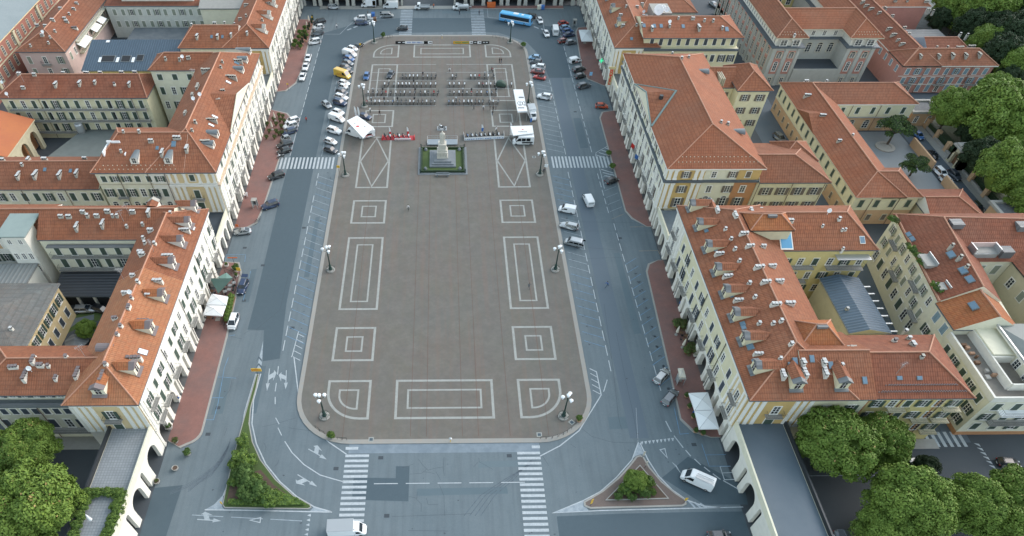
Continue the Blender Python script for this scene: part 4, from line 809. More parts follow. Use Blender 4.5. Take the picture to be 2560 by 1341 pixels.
band(b,(-133.4,172),(-133.4,260),7,7.25,.2,CREAMD); pilasters(b,(-133.4,172),(-133.4,260),[17,35.5,54],0,11.5,1.2,.5,CREAMD)
# ---- far end of the square
for i,(x0,x1,lb) in enumerate(((-51.5,-17,'left'),(-8,8.5,'middle'),(17,51.5,'right'))): pass
b=thing('palazzo','pale arcaded building closing the far end of the square to the left','building',(-32,258,0))
box(b,-51,-14.5,254.6,268,5,14,PALE); box(b,-51,-14.5,259.5,268,0,5,SHOP); arcade(b,(-51,254.6),(-14.5,254.6),5,GREYW,1,1.25,2.9,1.0,spring=3.3)
b=thing('palazzo','pale arcaded building closing the far end of the square to the right','building',(32,258,0))
box(b,4.5,51,254.6,268,5,14,PALE); box(b,4.5,51,259.5,268,0,5,SHOP); arcade(b,(4.5,254.6),(51,254.6),5,GREYW,1,1.25,2.9,1.0,spring=3.3)
# ---- bridges over the side streets
def bridge(side,y0,y1,x0,x1,z,label,openings,tm):
    s=-1 if side<0 else 1; b=thing('terrace_bridge',label,'bridge',(s*55,(y0+y1)/2,0))
    box(b,min(s*x0,s*x1),max(s*x0,s*x1),y0,y1,z-.5,z,CREAM2,'deck'); MB().flat([(s*(x0+.4),y0),(s*(x1-.4),y0),(s*(x1-.4),y1),(s*(x0+.4),y1)],z+.02).build('terrace_floor',tm,b)
    for xx in (x0,x1-.3): box(b,min(s*xx,s*(xx+.3)),max(s*xx,s*(xx+.3)),y0,y1,z,z+.9,CREAM2 if xx==x0 else METD,'parapet')
    pa,pb=((-x0,y0),(-x0,y1)) if s<0 else ((x0,y1),(x0,y0))
    for xx in (x0,x1-.7):
        mb=MB(); d=Vector((0,1)) if s<0 else Vector((0,-1)); p=Vector((s*xx,y0 if s<0 else y1)); nn=Vector((d.y,-d.x))
        if xx!=x0: p=p-nn*0
        P=lambda u,o,zz:(p.x+d.x*u+nn.x*o,p.y+d.y*u+nn.y*o,zz)
        ops=openings if s<0 else [(y1-y0-c,y1-y0-a) for a,c in openings][::-1]
        prev=0; H=z-.5; T=.7
        for a,c in ops+[(y1-y0,)*2]:
            fbox(mb,p,d,prev,a,-T,0,0,H); prev=c
            if a==c: break
            r=(c-a)/2; mid=(a+c)/2; N=12; sp=max(1.8,H-.5-r); rz=min(r,H-.4-sp)
            A=[(mid-r*math.cos(PI*i/N),sp+rz*math.sin(PI*i/N)) for i in range(N+1)]
            for i in range(N):
                (u0,z0),(u1,z1)=A[i],A[i+1]
                mb.add([P(u0,0,z0),P(u1,0,z1),P(u1,0,H),P(u0,0,H)],[(0,1,2,3)]); mb.add([P(u0,-T,z0),P(u1,-T,z1),P(u1,-T,H),P(u0,-T,H)],[(3,2,1,0)]); mb.add([P(u0,0,z0),P(u1,0,z1),P(u1,-T,z1),P(u0,-T,z0)],[(3,2,1,0)])
        mb.build('arches',WHITE,b)
    return b
bl=bridge(-1,28,62.9,51.4,58.8,6.2,'white arched bridge with pale tiled terrace beside the left foreground building',[(2,15.5),(18,19),(20.5,24.5),(25.8,26.8),(29,33)],TERR)
br=bridge(1,28,62.9,51.4,60.4,6.2,'white arched bridge with dark roof deck beside the right foreground building',[(2,15.5),(18,19),(20.5,24.5),(25.8,26.8),(29,33)],mat('dark_deck',(.10,.135,.165),.7,[(.2,.5,(.14,.17,.2))]))
bridge(-1,114.1,125.1,51.4,57.5,5.2,'small white arched link between the two nearest left buildings',[(1.2,4),(4.8,7.2),(8,10.2)],mat('dark_terrace',(.05,.065,.08),.8,[(.5,.4,(.08,.1,.12))]))
bridge(1,114.6,125.1,51.4,57.5,5.2,'small white arched link between the two nearest right buildings',[(1.2,4),(4.8,7.2),(8,10)],mat('grey_terrace',(.16,.2,.23),.8,[(.5,.4,(.1,.12,.14))]))
bridge(-1,181,192,51.4,57,5.2,'small white arched link between the middle and far left buildings',[(1.2,4),(4.8,7.2),(8,10.2)],ZINC)
bridge(1,180.8,191.8,51.4,57,5.2,'small white arched link behind the hotel sign on the right side',[(1.2,4),(4.8,7.2),(8,10.2)],ZINC)
# ================= RIGHT SIDE BUILDINGS
# ---- near right block
b=thing('corner_building','long yellow arcaded building with dormers and many white chimneys, right foreground','building',(57,63,0))
MB().box(51.3,68.7,62.95,114,5,14.25).box(55.8,68.7,63.3,114,0,5).build('wall',CREAM,b); MB().box(68.7,72,63,77,0,14.2).build('south_wing_wall',CREAM2,b); MB().box(68.7,88.2,99.9,113.9,0,14.2).build('north_wing_wall',YELL,b)
p0,p1=(51.3,114),(51.3,63); arcade(b,p0,p1); pfacade(b,p0,p1,14.5,kinds='cog',sh=SHB,ends=(7,6)); panel(b,p0,p1,0,7,5.3,13.9,WHITE); panel(b,p0,p1,45,51,5.3,13.9,OCHL)
pilasters(b,p0,p1,[.7,2,4.6,6.2,45.4,46.6,49.4,50.5],5.3,13.9,.6,.16)
for u,n in ((3.3,1),(48,1)):
    for z,h in ((5.45,2.5),(9.5,2.1)): window(b,51.24,114-u,z,-PI/2,1.2,h,'g'); balcony(b,p0,p1,u,z-.15,2.9,1)
endwall(b,51.3,63.0,62.95,14.3,OCHRE,'g'); wrow(b,(63.3,63),(72,63),9.6,2,1.2,2,'o'); wrow(b,(63.3,63),(72,63),5.6,2,1.2,2.2,'og'); band(b,(63,63),(72,63),8.6,8.8,.12,TRIMB)
rE=roof(b,50.8,69.1,61.9,114.5,14.5,4.3,'y',9.2,7.3,T1); rN=roof(b,60,88.7,99.5,114.3,14.52,3.8,'x',0,5.5,T1); rS=roof(b,60,72.1,61.95,77.2,14.52,3.8,'x',0,0,T1,gab=CREAM2)
for y in (67.7,74.2,80,86,92,98.8,105.7,112): dormer(rE,52.6,y,-PI/2,2.0,1.9,4.4,'tile',CREAM,T1,SLATE)
for x in (58.7,66.3): dormer(rS if x>60 else rE,x,63.6,0,2.0,1.9,4.4,'tile',CREAM,T1,SLATE)
dormer(rE,57,113.4,PI,1.6,1.5,3.4,'tile',WHITE,T1,SLATE)
chim(rE,'w',[(1772,560,2),(1815,570,1),(1862,581,3),(1829,595,1),(1877,612,3),(1800,632,3),(1839,620,1),(1850,650,1),(1900,665,3),(1821,688,3),(1875,706,1),(1917,702,3),(1848,748,3),(1889,740,1),(1942,758,3),(1862,789,3),(1900,880-74,1),(1935,806,1),(1955,800,1),(1980,858,1),(1898,882,3),(1953,894,1),(1910,613,2),(1932,662,3),(1950,700,3),(1976,756,3),(1795,522,3,'y'),(1840,535,3,'y'),(1880,525,3,'y'),(1905,524,2,'y')])
chim(rS,'w',[(1960,933,3,'y'),(2010,903,2,'y'),(2014,930,3,'y'),(2062,903,2,'y'),(2065,928,3,'y'),(2107,910,1),(2111,934,4,'y')])
chim(rN,'w',[(1970,550,4),(2058,563,1,'x',.8),(2107,573,1,'x',.8),(2115,572,1,'x',.8),(2109,620,1,'x',.8),(2100,545,1)]); dish(rN,[(2075,524)])
sky(rE,[(1766,577,.8,.7),(1789,624,.8,.6),(1811,680,.9,.6),(1829,739,.9,.6),(1857,810,.9,.8),(1875,865,1.5,1.0),(1890,905,1.2,1),(1859,818,1,.7)]); sky(rS,[(1979,917,.9,1.4),(1988,903,.7,1.1),(2030,897,.7,1.1),(2077,913,.7,1.1),(2090,940,.7,1.1),(2162,951,.7,1.1),(1987,945,1.4,2.2,SLATE)])
sky(rN,[(1965,600,2.2,3.6,mat('blue_skylight',(.10,.32,.52),.15,spec=.8)),(2156,600,.9,1.4)],m=TRIM)
def cap(b,r,x0,x1,y0,y1,z,rise,wm=CREAM):
    box(b,x0+.4,x1-.4,y0+.4,y1-.4,z-3,z,wm,'lantern_wall'); q=roof(b,x0,x1,y0,y1,z,rise,'x',min(x1-x0,y1-y0)*.48,min(x1-x0,y1-y0)*.48,T3,fas=METD); box(q.o,(x0+x1)/2-.9,(x0+x1)/2+.9,(y0+y1)/2-.8,(y0+y1)/2-.2,z+rise-.35,z+rise+.1,SLATE,'roof_hatch'); return q
x0,y0=G(1876,577,18.3); x1,y1=G(1955,543,18.3); cap(b,rE,x0,x1+1.2,y0,y0+5.6,18.3,1.9)
x0,y0=G(2002,866,17.2); x1,_q=G(2111,866,17.2); cap(b,rS,x0,x1,y0,y0+6.2,17.2,2.2)
for z,k in ((10.4,'ogcg'),(6.6,'gcgo'),(3,'cgog')): wrow(b,(69.5,99.9),(88,99.9),z,6,1.1,1.7,k)
balcony(b,(69.5,99.9),(88,99.9),4.5,10.2,6,1.4); balcony(b,(69.5,99.9),(88,99.9),14,10.2,7.5,1.6); balcony(b,(69.5,99.9),(88,99.9),4.5,6.4,6,1.4); MB().box(80.5,87.5,98.2,100,13,13.1).build('glass_canopy',METL,b)
wrow(b,(68.7,78),(68.7,99),9,6,1.1,1.8,'cg')
b=thing('yellow_house','yellow house with worn snow-guarded red roof behind the foreground trees at right','house',(80,64,0))
box(b,72.1,89.2,63.4,77,0,13.2,YELL); r=roof(b,72.15,89.8,62.8,77.3,13.5,4,'x',0,7,T2,gab=CREAM2,rf=.48); guards(r,(1.0,1.15,2.0,2.1),.45,CHD); pipes(b,[(78.2,63.4),(85.5,63.4)],13.2); sky(r,[(2249,945,.8,.6),(2299,945,.8,.6)]); chim(r,'g',[(2130,868,3,'x'),(2308,889,1)]); chim(r,'c',[(2275,843,1,'y'),(2285,858,2,'y'),(2267,825,1)])
chim(r,'d',[(2240,848,1,'y',1.2)]); antenna(r,[(2240,935)])
for z in (10.6,7.2,3.4): wrow(b,(73,63.4),(89,63.4),z,6,1.2,1.7,'ogcog'); 
for u,z in ((5,10.4),(11,7),(14.6,10.4),(14.6,7),(14.6,3.4)): balcony(b,(73,63.4),(89,63.4),u,z,3,1.2,CREAMD)
pilasters(b,(72.1,63.4),(89.2,63.4),[.4,6.2,12.8],0,13,.22,.12,RUST); wrow(b,(89.2,64),(89.2,76.5),10,4,1.1,1.8,'c'); wrow(b,(89.2,64),(89.2,76.5),6,4,1.1,1.8,'c')
tag(MB().box(79.2,79.6,83,99,0,7.6).box(87.6,88,83,99,0,7.6).build('shed_walls',DARK),'dark side walls of the blue-roofed courtyard shed','shed wall')
bpy.data.objects.remove(bpy.data.objects['shed_walls'])
b=thing('courtyard_shed','courtyard shed with ridged blue metal roof inside the right block','shed',(83.5,91,0)); box(b,79.6,87.2,83.4,98.4,0,7.4,CREAMD); r=roof(b,79.3,87.7,82.9,98.7,7.7,1.1,'y',0,0,BLUER2,rf=.42,caps=False,fas=METL,gab=CREAMD)
chim(r,'c',[(2120,770,1)])
for i in range(7): MB().box(87.7,89.3,83.6+2.1*i,83.9+2.1*i,7.2,7.4).build('rafter_end',METL,b)
# ---- middle right block
b=thing('town_hall','grand white pilastered building with huge plain red hipped roof right of the monument','building',(60,150,0))
MB().box(51.3,72.7,125.8,180.4,5,16.1).box(55.8,72.7,126.2,180.4,0,5).build('wall',CREAM2,b)
p0,p1=(51.3,180.4),(51.3,125.8); arcade(b,p0,p1); pfacade(b,p0,p1,16.4,attic=16.4,pil=True,kinds='og',corn=GUT,sh=SHBR)
p0,p1=(51.3,125.8),(72.7,125.8)
panel(b,p0,p1,0,8.6,5.3,16,OCHRE); pilasters(b,p0,p1,[.6,1.9,6.6,7.9],5.4,12.5,.8,.2); pilasters(b,p0,p1,[.6,1.9,6.6,7.9],13.3,16,.8,.15); panel(b,p0,p1,16.2,21.4,5.3,16,RUST); panel(b,p0,p1,16.2,21.4,12.9,16,OCHRE,.05)
for x,k in ((55.6,'o'),(62,'g'),(66.3,'o'),(69.9,'c')):
    window(b,x,125.74,13.9,0,1.1,1.5,k,TRIM,SHBR); window(b,x,125.74,9.9,0,1.2,1.7,'g' if k=='c' else k,TRIM,SHBR); window(b,x,125.74,5.9,0,1.4,2.4,'o',TRIM,SHBR,arch=61<x<68)
band(b,p0,p1,12.75,13.2,.55,GUT,'gutter')
r=roof(b,50.7,73.3,125.2,180.9,16.4,6.0,'y',8.6,15,T4,rf=.47,fas=TRIM); guards(r,(1.3,2.3),.9)
s=MB(); s.add([(50.65,143.0,16.42),(50.65,163.6,16.42),(50.65,152.9,19.85),(57.9,152.4,20.45)],[(0,3,2),(2,3,1)],0); s.build('cross_gable_roof',T1,r.o)
s=MB(); s.add([(50.75,143.3,16.45),(50.75,163.4,16.45),(50.75,152.9,19.65)],[(1,0,2)],0); s.build('pediment',CREAM2,r.o)
s=MB(); s.tube((50.8,143.0,16.5),(57.9,152.4,20.5),.3,6); s.tube((50.8,163.6,16.5),(57.9,152.4,20.5),.16,6); s.tube((50.65,143,16.5),(50.65,152.9,19.95),.18,6); s.tube((50.65,163.6,16.5),(50.65,152.9,19.95),.18,6); s.build('valley_gutter',mat('green_gutter',(.17,.24,.23),.6),r.o)
s=MB(); s.cyl((54,150.8,0),.7,.5,17.8,20.2,8); s.build('vent',METD,r.o)
for px,py in ((1757,175),(1845,325)):
    x,y,z=hit(r,px,py,.4); s=MB(); n=8; P=[(1.1*math.cos(PI*i/n),.9*math.sin(PI*i/n)) for i in range(n+1)]
    s.add([(x+1.6,y+p[0],z-.3+p[1]) for p in P]+[(x-2.6,y,z+.55)],[(i,i+1,n+1) for i in range(n)],0); s.add([(x+1.55,y+p[0]*.9,z-.3+p[1]*.9) for p in P],[tuple(range(n,-1,-1))],1); s.build('roof_vent',[ZINC,DARK],r.o)
chim(r,'c',[(1804,302,1),(1821,307,1),(1705,144,1),(1723,140,1),(1682,130,1)])
b=thing('annex_building','cream annex with hipped red roof joined to the grand building, rear right','building',(82,130,0))
box(b,72.8,88.9,125.4,140.6,0,12.7,CREAM); r=roof(b,72.9,89.5,124.8,141.2,13,3.6,'x',0,8,T5,rf=.35); pipes(b,[(73.2,125.4),(81,125.4),(88.5,125.4)],12.8); wrow(b,(73.5,125.4),(88.7,125.4),9.4,4,1.5,1.9,'o',sh=SHBR,fm=TRIMB); wrow(b,(73.5,125.4),(88.7,125.4),5.4,4,1.5,2,'o',sh=SHBR,fm=TRIMB); r2=roof(b,80.3,89.4,133,141.3,13.3,2.6,'x',4,5,T1)
b=thing('yellow_tower_house','square yellow house with pyramid roof beside the narrow alley, right','house',(83,168,0))
box(b,78.8,87,163.3,176,0,14.8,CREAM); r=roof(b,78.1,87.7,162.7,176.6,15,3,'y',4.8,4.8,T1)
for z in (12,8.4,4.8): wrow(b,(79,163.3),(87,163.3),z,2,1.3,1.7,'o',sh=SHBR,fm=TRIMB)
box(b,72.8,78.7,167,176,0,13.8,CREAM,'link_wall'); roof(b,72.6,79.5,166.4,176.6,14,3,'x',0,0,T1,gab=CREAM); wrow(b,(73,167),(78.6,167),10.5,1,2,2,'o',sh=SHBR)
for k in range(3): box(b,74.4+.5*k,74.6+.5*k,166.5,171,14.3+.0,16.4,TRIMB,'flue')
# ---- school with courtyard
b=thing('school','U-shaped two-storey yellow school with red roofs around a paved yard','school',(104,150,0))
MB().box(98.4,109.6,126.2,180,4.2,8).box(109.6,113.5,126.2,137.3,4.2,8).box(109.6,132.6,168.6,180,4.2,8).build('wall',CREAM,b); MB().box(98.45,109.55,126.25,179.95,0,4.2).box(109.55,113.45,126.25,137.25,0,4.2).box(109.55,132.55,168.65,179.95,0,4.2).build('ground_floor_wall',ORNG,b)
rW=roof(b,97.9,110.1,125.6,180.5,8.2,3.1,'y',6.1,6.1,T4,fas=TRIMB); pipes(b,[(102.5,126.2),(109,126.2),(115,168.6),(123,168.6)],8); rS=roof(b,104,114,125.6,137.8,8.22,3.0,'x',0,5,T5,fas=TRIMB); rN=roof(b,104,133,168.1,180.5,8.22,3.0,'x',0,6,T5,fas=TRIM)
chim(rW,'c',[(2020,237,3),(2058,287,3),(2100,350,2),(2133,336,1)]); chim(rN,'w',[(2016,203,2),(2067,203,1)])
wrow(b,(98.4,180),(98.4,126.2),5.2,15,.95,1.9,'c',sh=SHG,fm=TRIMB); wrow(b,(98.4,180),(98.4,126.2),1.4,15,.8,1.5,'c',sh=SHBR,fm=TRIMB)
wrow(b,(98.4,126.2),(113.5,126.2),5.2,4,1.1,1.9,'c',fm=TRIMB); wrow(b,(98.4,126.2),(113.5,126.2),1.4,4,1,1.5,'c',sh=SHBR,fm=TRIMB); wrow(b,(110.5,168.6),(132,168.6),5.3,5,1,1.8,'c'); wrow(b,(110.5,168.6),(132,168.6),1,5,1.6,1.8,'g',fm=TRIMB,arch=True); band(b,(98.4,180),(98.4,126.2),4.1,4.25,.12,TRIMB); band(b,(110,168.6),(132.6,168.6),4.1,4.3,.4,CONC)
s=MB(); s.add([(97.8,153,8.2),(97.8,166,8.2),(97.8,159.5,10.6),(104,159.5,10.6)],[(0,3,2),(2,3,1),(0,2,1)],0); s.build('cross_gable_roof',T1,rW.o)
b=thing('red_roofed_house','low house with hipped red roof beside the street, right of the school','house',(118,130,0))
P=[G(2297,463,6),G(2376,462,6),G(2423,528,6),G(2288,532,6)]; xs=[p[0] for p in P]; box(b,114.6,127.5,119,131,0,5.6,CREAMD); roof(b,114,128,118.5,132,6,2.6,'x',0,6,T2)
# ---- far right arcaded block
b=thing('arcaded_building','white arcaded building with red roof at the far right corner, above the hotel sign','building',(57,200,0))
MB().box(51.3,63.5,192,257,5,13).box(55.8,63.5,192.4,257,0,5).build('wall',CREAM2,b); p0,p1=(51.3,254.6),(51.3,192); arcade(b,p0,p1); pfacade(b,p0,p1,13.2,kinds='cg',sh=SHB,pil=True)
r=roof(b,50.8,64.5,191.5,258,13.2,3.9,'y',7,0,T4,gab=CREAM2); endwall(b,51.3,59.5,192,13,OCHRE,'c')
for y in (203,213,222,231,241): dormer(r,53.2,y,-PI/2,2.0,1.8,4,'tile',CREAM,T4,SLATE)
chim(r,'c',[(1535,12,4),(1566,14,1),(1552,36,2),(1558,62,2),(1593,15,2),(1610,38,2),(1606,8,2),(1592,60,1),(1617,50,1)]); dish(r,[(1610,27),(1617,38)]); sky(r,[(1579,97,.7,.8)])
b=thing('yellow_building','yellow building with a row of green shutters under its red roof, upper right','building',(72,195,0))
box(b,59.6,87.6,191.4,206,0,12.8,CREAM); box(b,59.5,87.2,192.8,206,12.8,15.7,CREAM,'upper_wall'); r=roof(b,58.6,88.2,191.4,206.5,16,2.8,'x',0,6,T4,gab=CREAM); band(b,(59.6,191.4),(87.6,191.4),12.3,12.9,.35,GUT)
wrow(b,(60.5,192.8),(87,192.8),13.4,10,1,1.7,'c',sh=SHB); wrow(b,(60,191.4),(87.4,191.4),9.2,10,1.1,1.9,'co',sh=SHB); wrow(b,(60,191.4),(87.4,191.4),5.6,10,1.1,1.7,'co',sh=SHB)
chim(r,'c',[(1631,68,3,'y'),(1675,62,2,'y'),(1748,66,4,'y'),(1807,67,2,'y'),(1697,43,1),(1733,44,2),(1762,49,1),(1784,50,1),(1605,58,1)]); sky(r,[(1610,64),(1636,65),(1653,65),(1708,66),(1817,73,.9,1.4)]); dish(r,[(1675,52)],.5)
tag(MB().box(64.8,70.5,207,214,12,16.5).build('roof_box',CONC),'grey rooftop box carrying large satellite dishes, upper right','roof box')
for px,py,rr in ((1647,26,1.5),(1657,22,1.0),(1667,25,.8)):
    x,y=G(px,py,17.5); s=MB(); s.tube((0,0,-1.2),(0,0,.2),.08); k=len(s.v); s.lathe((0,0),[(.02,-.3),(rr*.6,-.2),(rr,0),(rr*.95,.05),(rr*.5,-.1)],16); s.xf(Matrix.Rotation(R_(60),4,'X'),k)
    o=s.build('satellite_dish',WHT); o.location=(x,y,17.6); tag(o,{1.5:'largest white satellite dish on the grey rooftop box, upper right',1.0:'middle satellite dish beside the largest one, upper right',.8:'smallest satellite dish on the grey rooftop box, upper right'}[rr],'satellite dish','dishes on the rooftop box')
b=thing('apartment_building','pale flats with balconies at the top edge, right of the far arcades','building',(75,235,0)); box(b,66,84,224,240,0,10,PALE); wrow(b,(66.4,224),(83.6,224),6.6,6,1.4,1.9,'og',sh=SHP); wrow(b,(66.4,224),(83.6,224),2.6,6,1.4,1.9,'go',sh=SHP); balcony(b,(66.4,224),(83.6,224),12,6.4,9,1.5); roof(b,65.5,84.5,223.5,240.5,10,1.5,'x',4,4,T1)
tag(MB().box(66,84,208,222,0,5).build('annex',mat('dark_slatted_roof',(.05,.055,.05),.7,[(2,.6,(.09,.09,.08))])),'dark low annex with slatted roof between two buildings, upper right','annex')
# ---- palace
b=thing('palace','stately stone palace with red window panels, two projecting wings and red roofs, upper right','palace',(115,195,0))
def pal(x0,x1,y0,y1,zt): return MB().box(x0,x1,y0,y1,0,zt)
MB().box(99.8,108.2,195,248,0,11.6).box(122.2,130.8,195,248,0,11.6).box(108.2,122.2,201,213,0,11.6).box(99.8,130.8,238,248,0,11.6).build('wall',GREYW,b)
MB().box(100.3,107.7,195.5,247.5,11.9,14.3).box(122.7,130.3,195.5,247.5,11.9,14.3).box(107.7,122.7,201.5,212.5,11.9,14.3).box(100.3,130.3,238.5,247.5,11.9,14.3).build('attic_wall',WHITE,b)
MB().box(98.9,109,194.2,249,11.6,11.9).box(121.4,131.6,194.2,249,11.6,11.9).box(109,121.4,200.2,213.6,11.6,11.9).build('cornice',GUT,b)
rW=roof(b,99.3,109,194.5,249,14.5,3.4,'y',5,5,T5,fas=TRIMB); rE=roof(b,121.4,131.5,194.5,249,14.5,3.4,'y',5,5,T4,fas=TRIMB); guards(rW,(.8,1.5),.8); guards(rE,(.8,1.5),.8); rM=roof(b,104.2,126.4,200.5,213.2,14.5,3.38,'x',0,0,T4,fas=TRIMB,gab=T4)
chim(rW,'w',[(1987,87,1)])
for x0 in (100.3,122.7):
    for i in range(2):
        xc=x0+1.9+3.7*i
        window(b,xc,194.9,12.2,0,1.9,1.6,'g',TRIM); panel(b,(xc-1.1,195),(xc+1.1,195),0,2.2,3.6,10.6,ROSE); window(b,xc,194.88,8.6,0,1.5,1.2,'g',TRIMB,arch=True); window(b,xc,194.88,4.6,0,1.1,2.4,'g',TRIM,arch=True); window(b,xc,194.9,.8,0,1.1,1.7,'g',TRIMB)
    pilasters(b,(x0-.5,195),(x0+8,195),[.5,4.2,7.9],0,11.4,.9,.2,GREYW)
wrow(b,(108.4,201),(122,201),7.6,4,1.5,2.2,'g',TRIMB,arch=True); wrow(b,(108.4,201.5),(122,201.5),12.4,4,1,1.3,'g'); box(b,108.3,122.1,194.6,200.9,0,5.2,GREYW,'entrance_block'); box(b,108.5,121.9,194.9,200.9,5.25,5.35,mat('dark_felt',(.05,.06,.07),.8),'flat_roof')
for z,h,ar in ((8.6,1.4,True),(4.6,2.4,True),(.9,1.6,False)): wrow(b,(99.8,247),(99.8,196),z,13,1.2,h,'g',TRIMB,arch=ar)
wrow(b,(100.3,247),(100.3,196),12.3,26,.9,1.3,'g'); 
for i in range(13): panel(b,(99.8,247),(99.8,196),51*(i+.5)/13-.95,51*(i+.5)/13+.95,3.6,11,ROSE,.015)
pilasters(b,(99.8,248),(99.8,195),[1+51*i/13 for i in range(14)],0,11.4,.6,.2,GREYW)
box(b,108.4,122,213.2,238,0,.2,CONC,'yard'); wrow(b,(108.2,213),(108.2,236),8,5,1.2,1.8,'g',TRIMB); wrow(b,(108,238.5),(122.5,238.5),12.2,5,1.2,1.4,'g'); MB().box(108.3,122.1,237.6,238.45,0,11.5).build('yard_wall',YELL,b); wrow(b,(108.6,237.6),(122,237.6),7,4,1.5,2.4,'g')
# ---- pink building upper right
b=thing('pink_building','rose-red building with pale blue shutters and chimney stacks along its roof, upper right','house',(150,195,0))
MB().box(138.8,166.4,190.2,199,0,8.2).box(138.8,149.5,199,246,0,8.2).box(149.5,166,232,246,0,8.2).build('wall',ROSE,b)
rS=roof(b,138.2,167.1,189.6,199.4,8.5,2.9,'x',5.4,5.2,T5,fas=TRIM); pipes(b,[(146,190.2),(153,190.2),(160,190.2)],8.2); rW=roof(b,138.2,150,189.6,247,8.52,3.1,'y',5.8,0,T2,fas=TRIM,gab=ROSE); rN=roof(b,146,167,231.6,246,8.5,3,'x',0,5,T1,fas=TRIM)
for z,k in ((5.8,'cocc'),(3.0,'coc'),(.5,'cgc')): wrow(b,(139.4,190.2),(166,190.2),z,9,1.1,1.7 if z>.6 else 1.9,k,TRIM,SHBL)
band(b,(138.8,190.2),(166.4,190.2),5.1,5.25,.12); band(b,(138.8,190.2),(166.4,190.2),2.55,2.7,.12); balcony(b,(139.4,190.2),(166,190.2),3,2.7,3,1); balcony(b,(139.4,190.2),(166,190.2),13,2.7,3,1); balcony(b,(139.4,190.2),(166,190.2),23,2.7,3.4,1); wrow(b,(138.8,236),(138.8,191),5.6,12,1,1.6,'c',TRIM,SHBL)
chim(rS,'g',[(2303,137,3,'y'),(2349,137,3,'y'),(2383,136,3,'y'),(2416,136,3,'y'),(2450,134,3,'y'),(2400,118,4,'x'),(2430,115,4,'x'),(2343,117,1),(2370,117,1)]); chim(rW,'g',[(2180,20,3),(2200,30,2),(2225,70,3),(2236,85,3),(2247,98,2),(2258,108,3),(2215,18,3,'y'),(2232,38,2),(2262,68,2),(2273,84,2),(2168,12,3),(2158,4,2)]); chim(rN,'g',[(2323,23,2),(2335,26,1),(2240,0,2),(2270,0,1),(2318,2,3)])
box(b,155,168,214,224,0,4,ROSE,'annex_wall'); box(b,154.6,168.4,213.6,224.4,4,4.2,SLATE,'annex_roof'); wrow(b,(155,214),(168,214),1.4,4,1.2,1.7,'g')
b=thing('rooftop_house','small house with pale blue gable wall and patched red roof behind the rose-red building','house',(160,205,0)); box(b,152,165.5,200,211,0,7,mat('pale_blue_plaster',(.33,.45,.53),.8)); r=roof(b,151.5,166,199.8,211.5,7.2,2.6,'x',0,4,T2,gab=mat('pale_blue_plaster',(.3,.4,.5))); chim(r,'w',[(2420,86,1),(2402,84,1)])
# ---- far right street block
b=thing('apartment_building','tall cream apartment house with roof gardens and a big red roof at the right edge','building',(100,95,0))
W0=[(98.9,112.8),(95.6,86.2),(95.3,79.5)]
s=MB(); s.prism([(98.9,112.8),(95.6,86.2),(95.3,79.6),(107,79.6),(109,98),(128,98),(128,112.8)],0,12.7); s.build('wall',CREAM2,b)
s=MB(); E=13.0; A=(98.5,113.3,E);B=(95.1,86.2,E);C=(107.5,86.2,E);D=(109.3,97.5,E);R1=(104.2,107,17);R2=(101.4,86.2,17);R3=(127,106,17);D2=(128.5,97.5,E);A2=(128.5,113.3,E)
s.add([A,B,R2,R1],[(0,1,2,3)]); s.add([R1,R2,C,D],[(0,1,2,3)]); s.add([R1,D,D2,R3],[(0,1,2,3)]); s.add([A,R1,R3,A2],[(0,1,2,3)]); s.add([R3,D2,A2],[(0,1,2)]); s.add([B,C,R2],[(0,1,2)],1); s.add([A,B,C,D,D2,A2],[(0,5,4,3,2,1)],1)
q=s.build('roof',[T2,CREAM2],b)
cb=MB(); cb.tube(R1,R2,.15,6); cb.tube(R1,R3,.15,6); cb.tube(A,R1,.12,6); cb.tube(Vector(B)+Vector((.3,0,.15)),Vector(A)+Vector((.3,-.6,.15)),.22,6); cb.build('ridge',RIDGE,q)
fr=Roof(); fr.__dict__.update(x0=95.4,x1=107.4,y0=86,y1=120,z=13,rise=4,axis='y',e0=0,e1=0,rf=.5,o=q)
sky(fr,[(2378,636,1.5,1),(2408,676,1.5,1),(2425,698,1.5,1),(2272,586,1.1,.7),(2281,597,1.1,.7)])
for px,py,w_,l_ in ((2322,650,1.2,3.6),(2360,715,1.0,2.0)):
    x,y,z=hit(fr,px,py,.1); t=thing if 0 else None; s=MB(); s.box(x-1.2,x+w_*.6,y-l_/2,y+l_/2,z-.6,z+.12,0); s.box(x+w_*.6,x+w_*.6+.15,y-l_/2-.1,y+l_/2+.1,z-.5,z+.7,1); s.build('roof_terrace',[CONC,METL],q)
wrow(b,(98.7,112),(95.7,87),9.9,8,1.15,1.8,'ocog',sh=SHP); wrow(b,(98.7,112),(95.7,87),6.4,8,1.15,1.9,'ocg',sh=SHP); wrow(b,(98.7,112),(95.7,87),2.6,8,1.5,2.3,'cg',sh=SHG)
pA,pB=(98.9,112.8),(95.6,86.2)
for u,z in ((6,9.6),(19,9.6),(12,6.1),(24,6.1)): balcony(b,pA,pB,u,z,3.6,1.1)
roof(b,95.0,107.4,79.2,86.3,12.6,3.6,'y',0,0,T3,gab=CREAM2,rf=.5); sky(fr,[(2434,764,1.6,1)]); chim(fr,'g',[(2383,611,1),(2404,640,1),(2420,664,1)]); wrow(b,(95.6,86),(95.3,79.8),9.6,2,1.4,2,'c',sh=SHBL); wrow(b,(95.6,86),(95.3,79.8),6,2,1.2,1.9,'co',sh=SHG)
MB().box(104.8,107.3,104.2,106.2,16.0,17.1).build('dormer',SLATE,q); MB().box(118.5,122,103.6,105.6,15.6,16.9).build('dormer',SLATE,q)
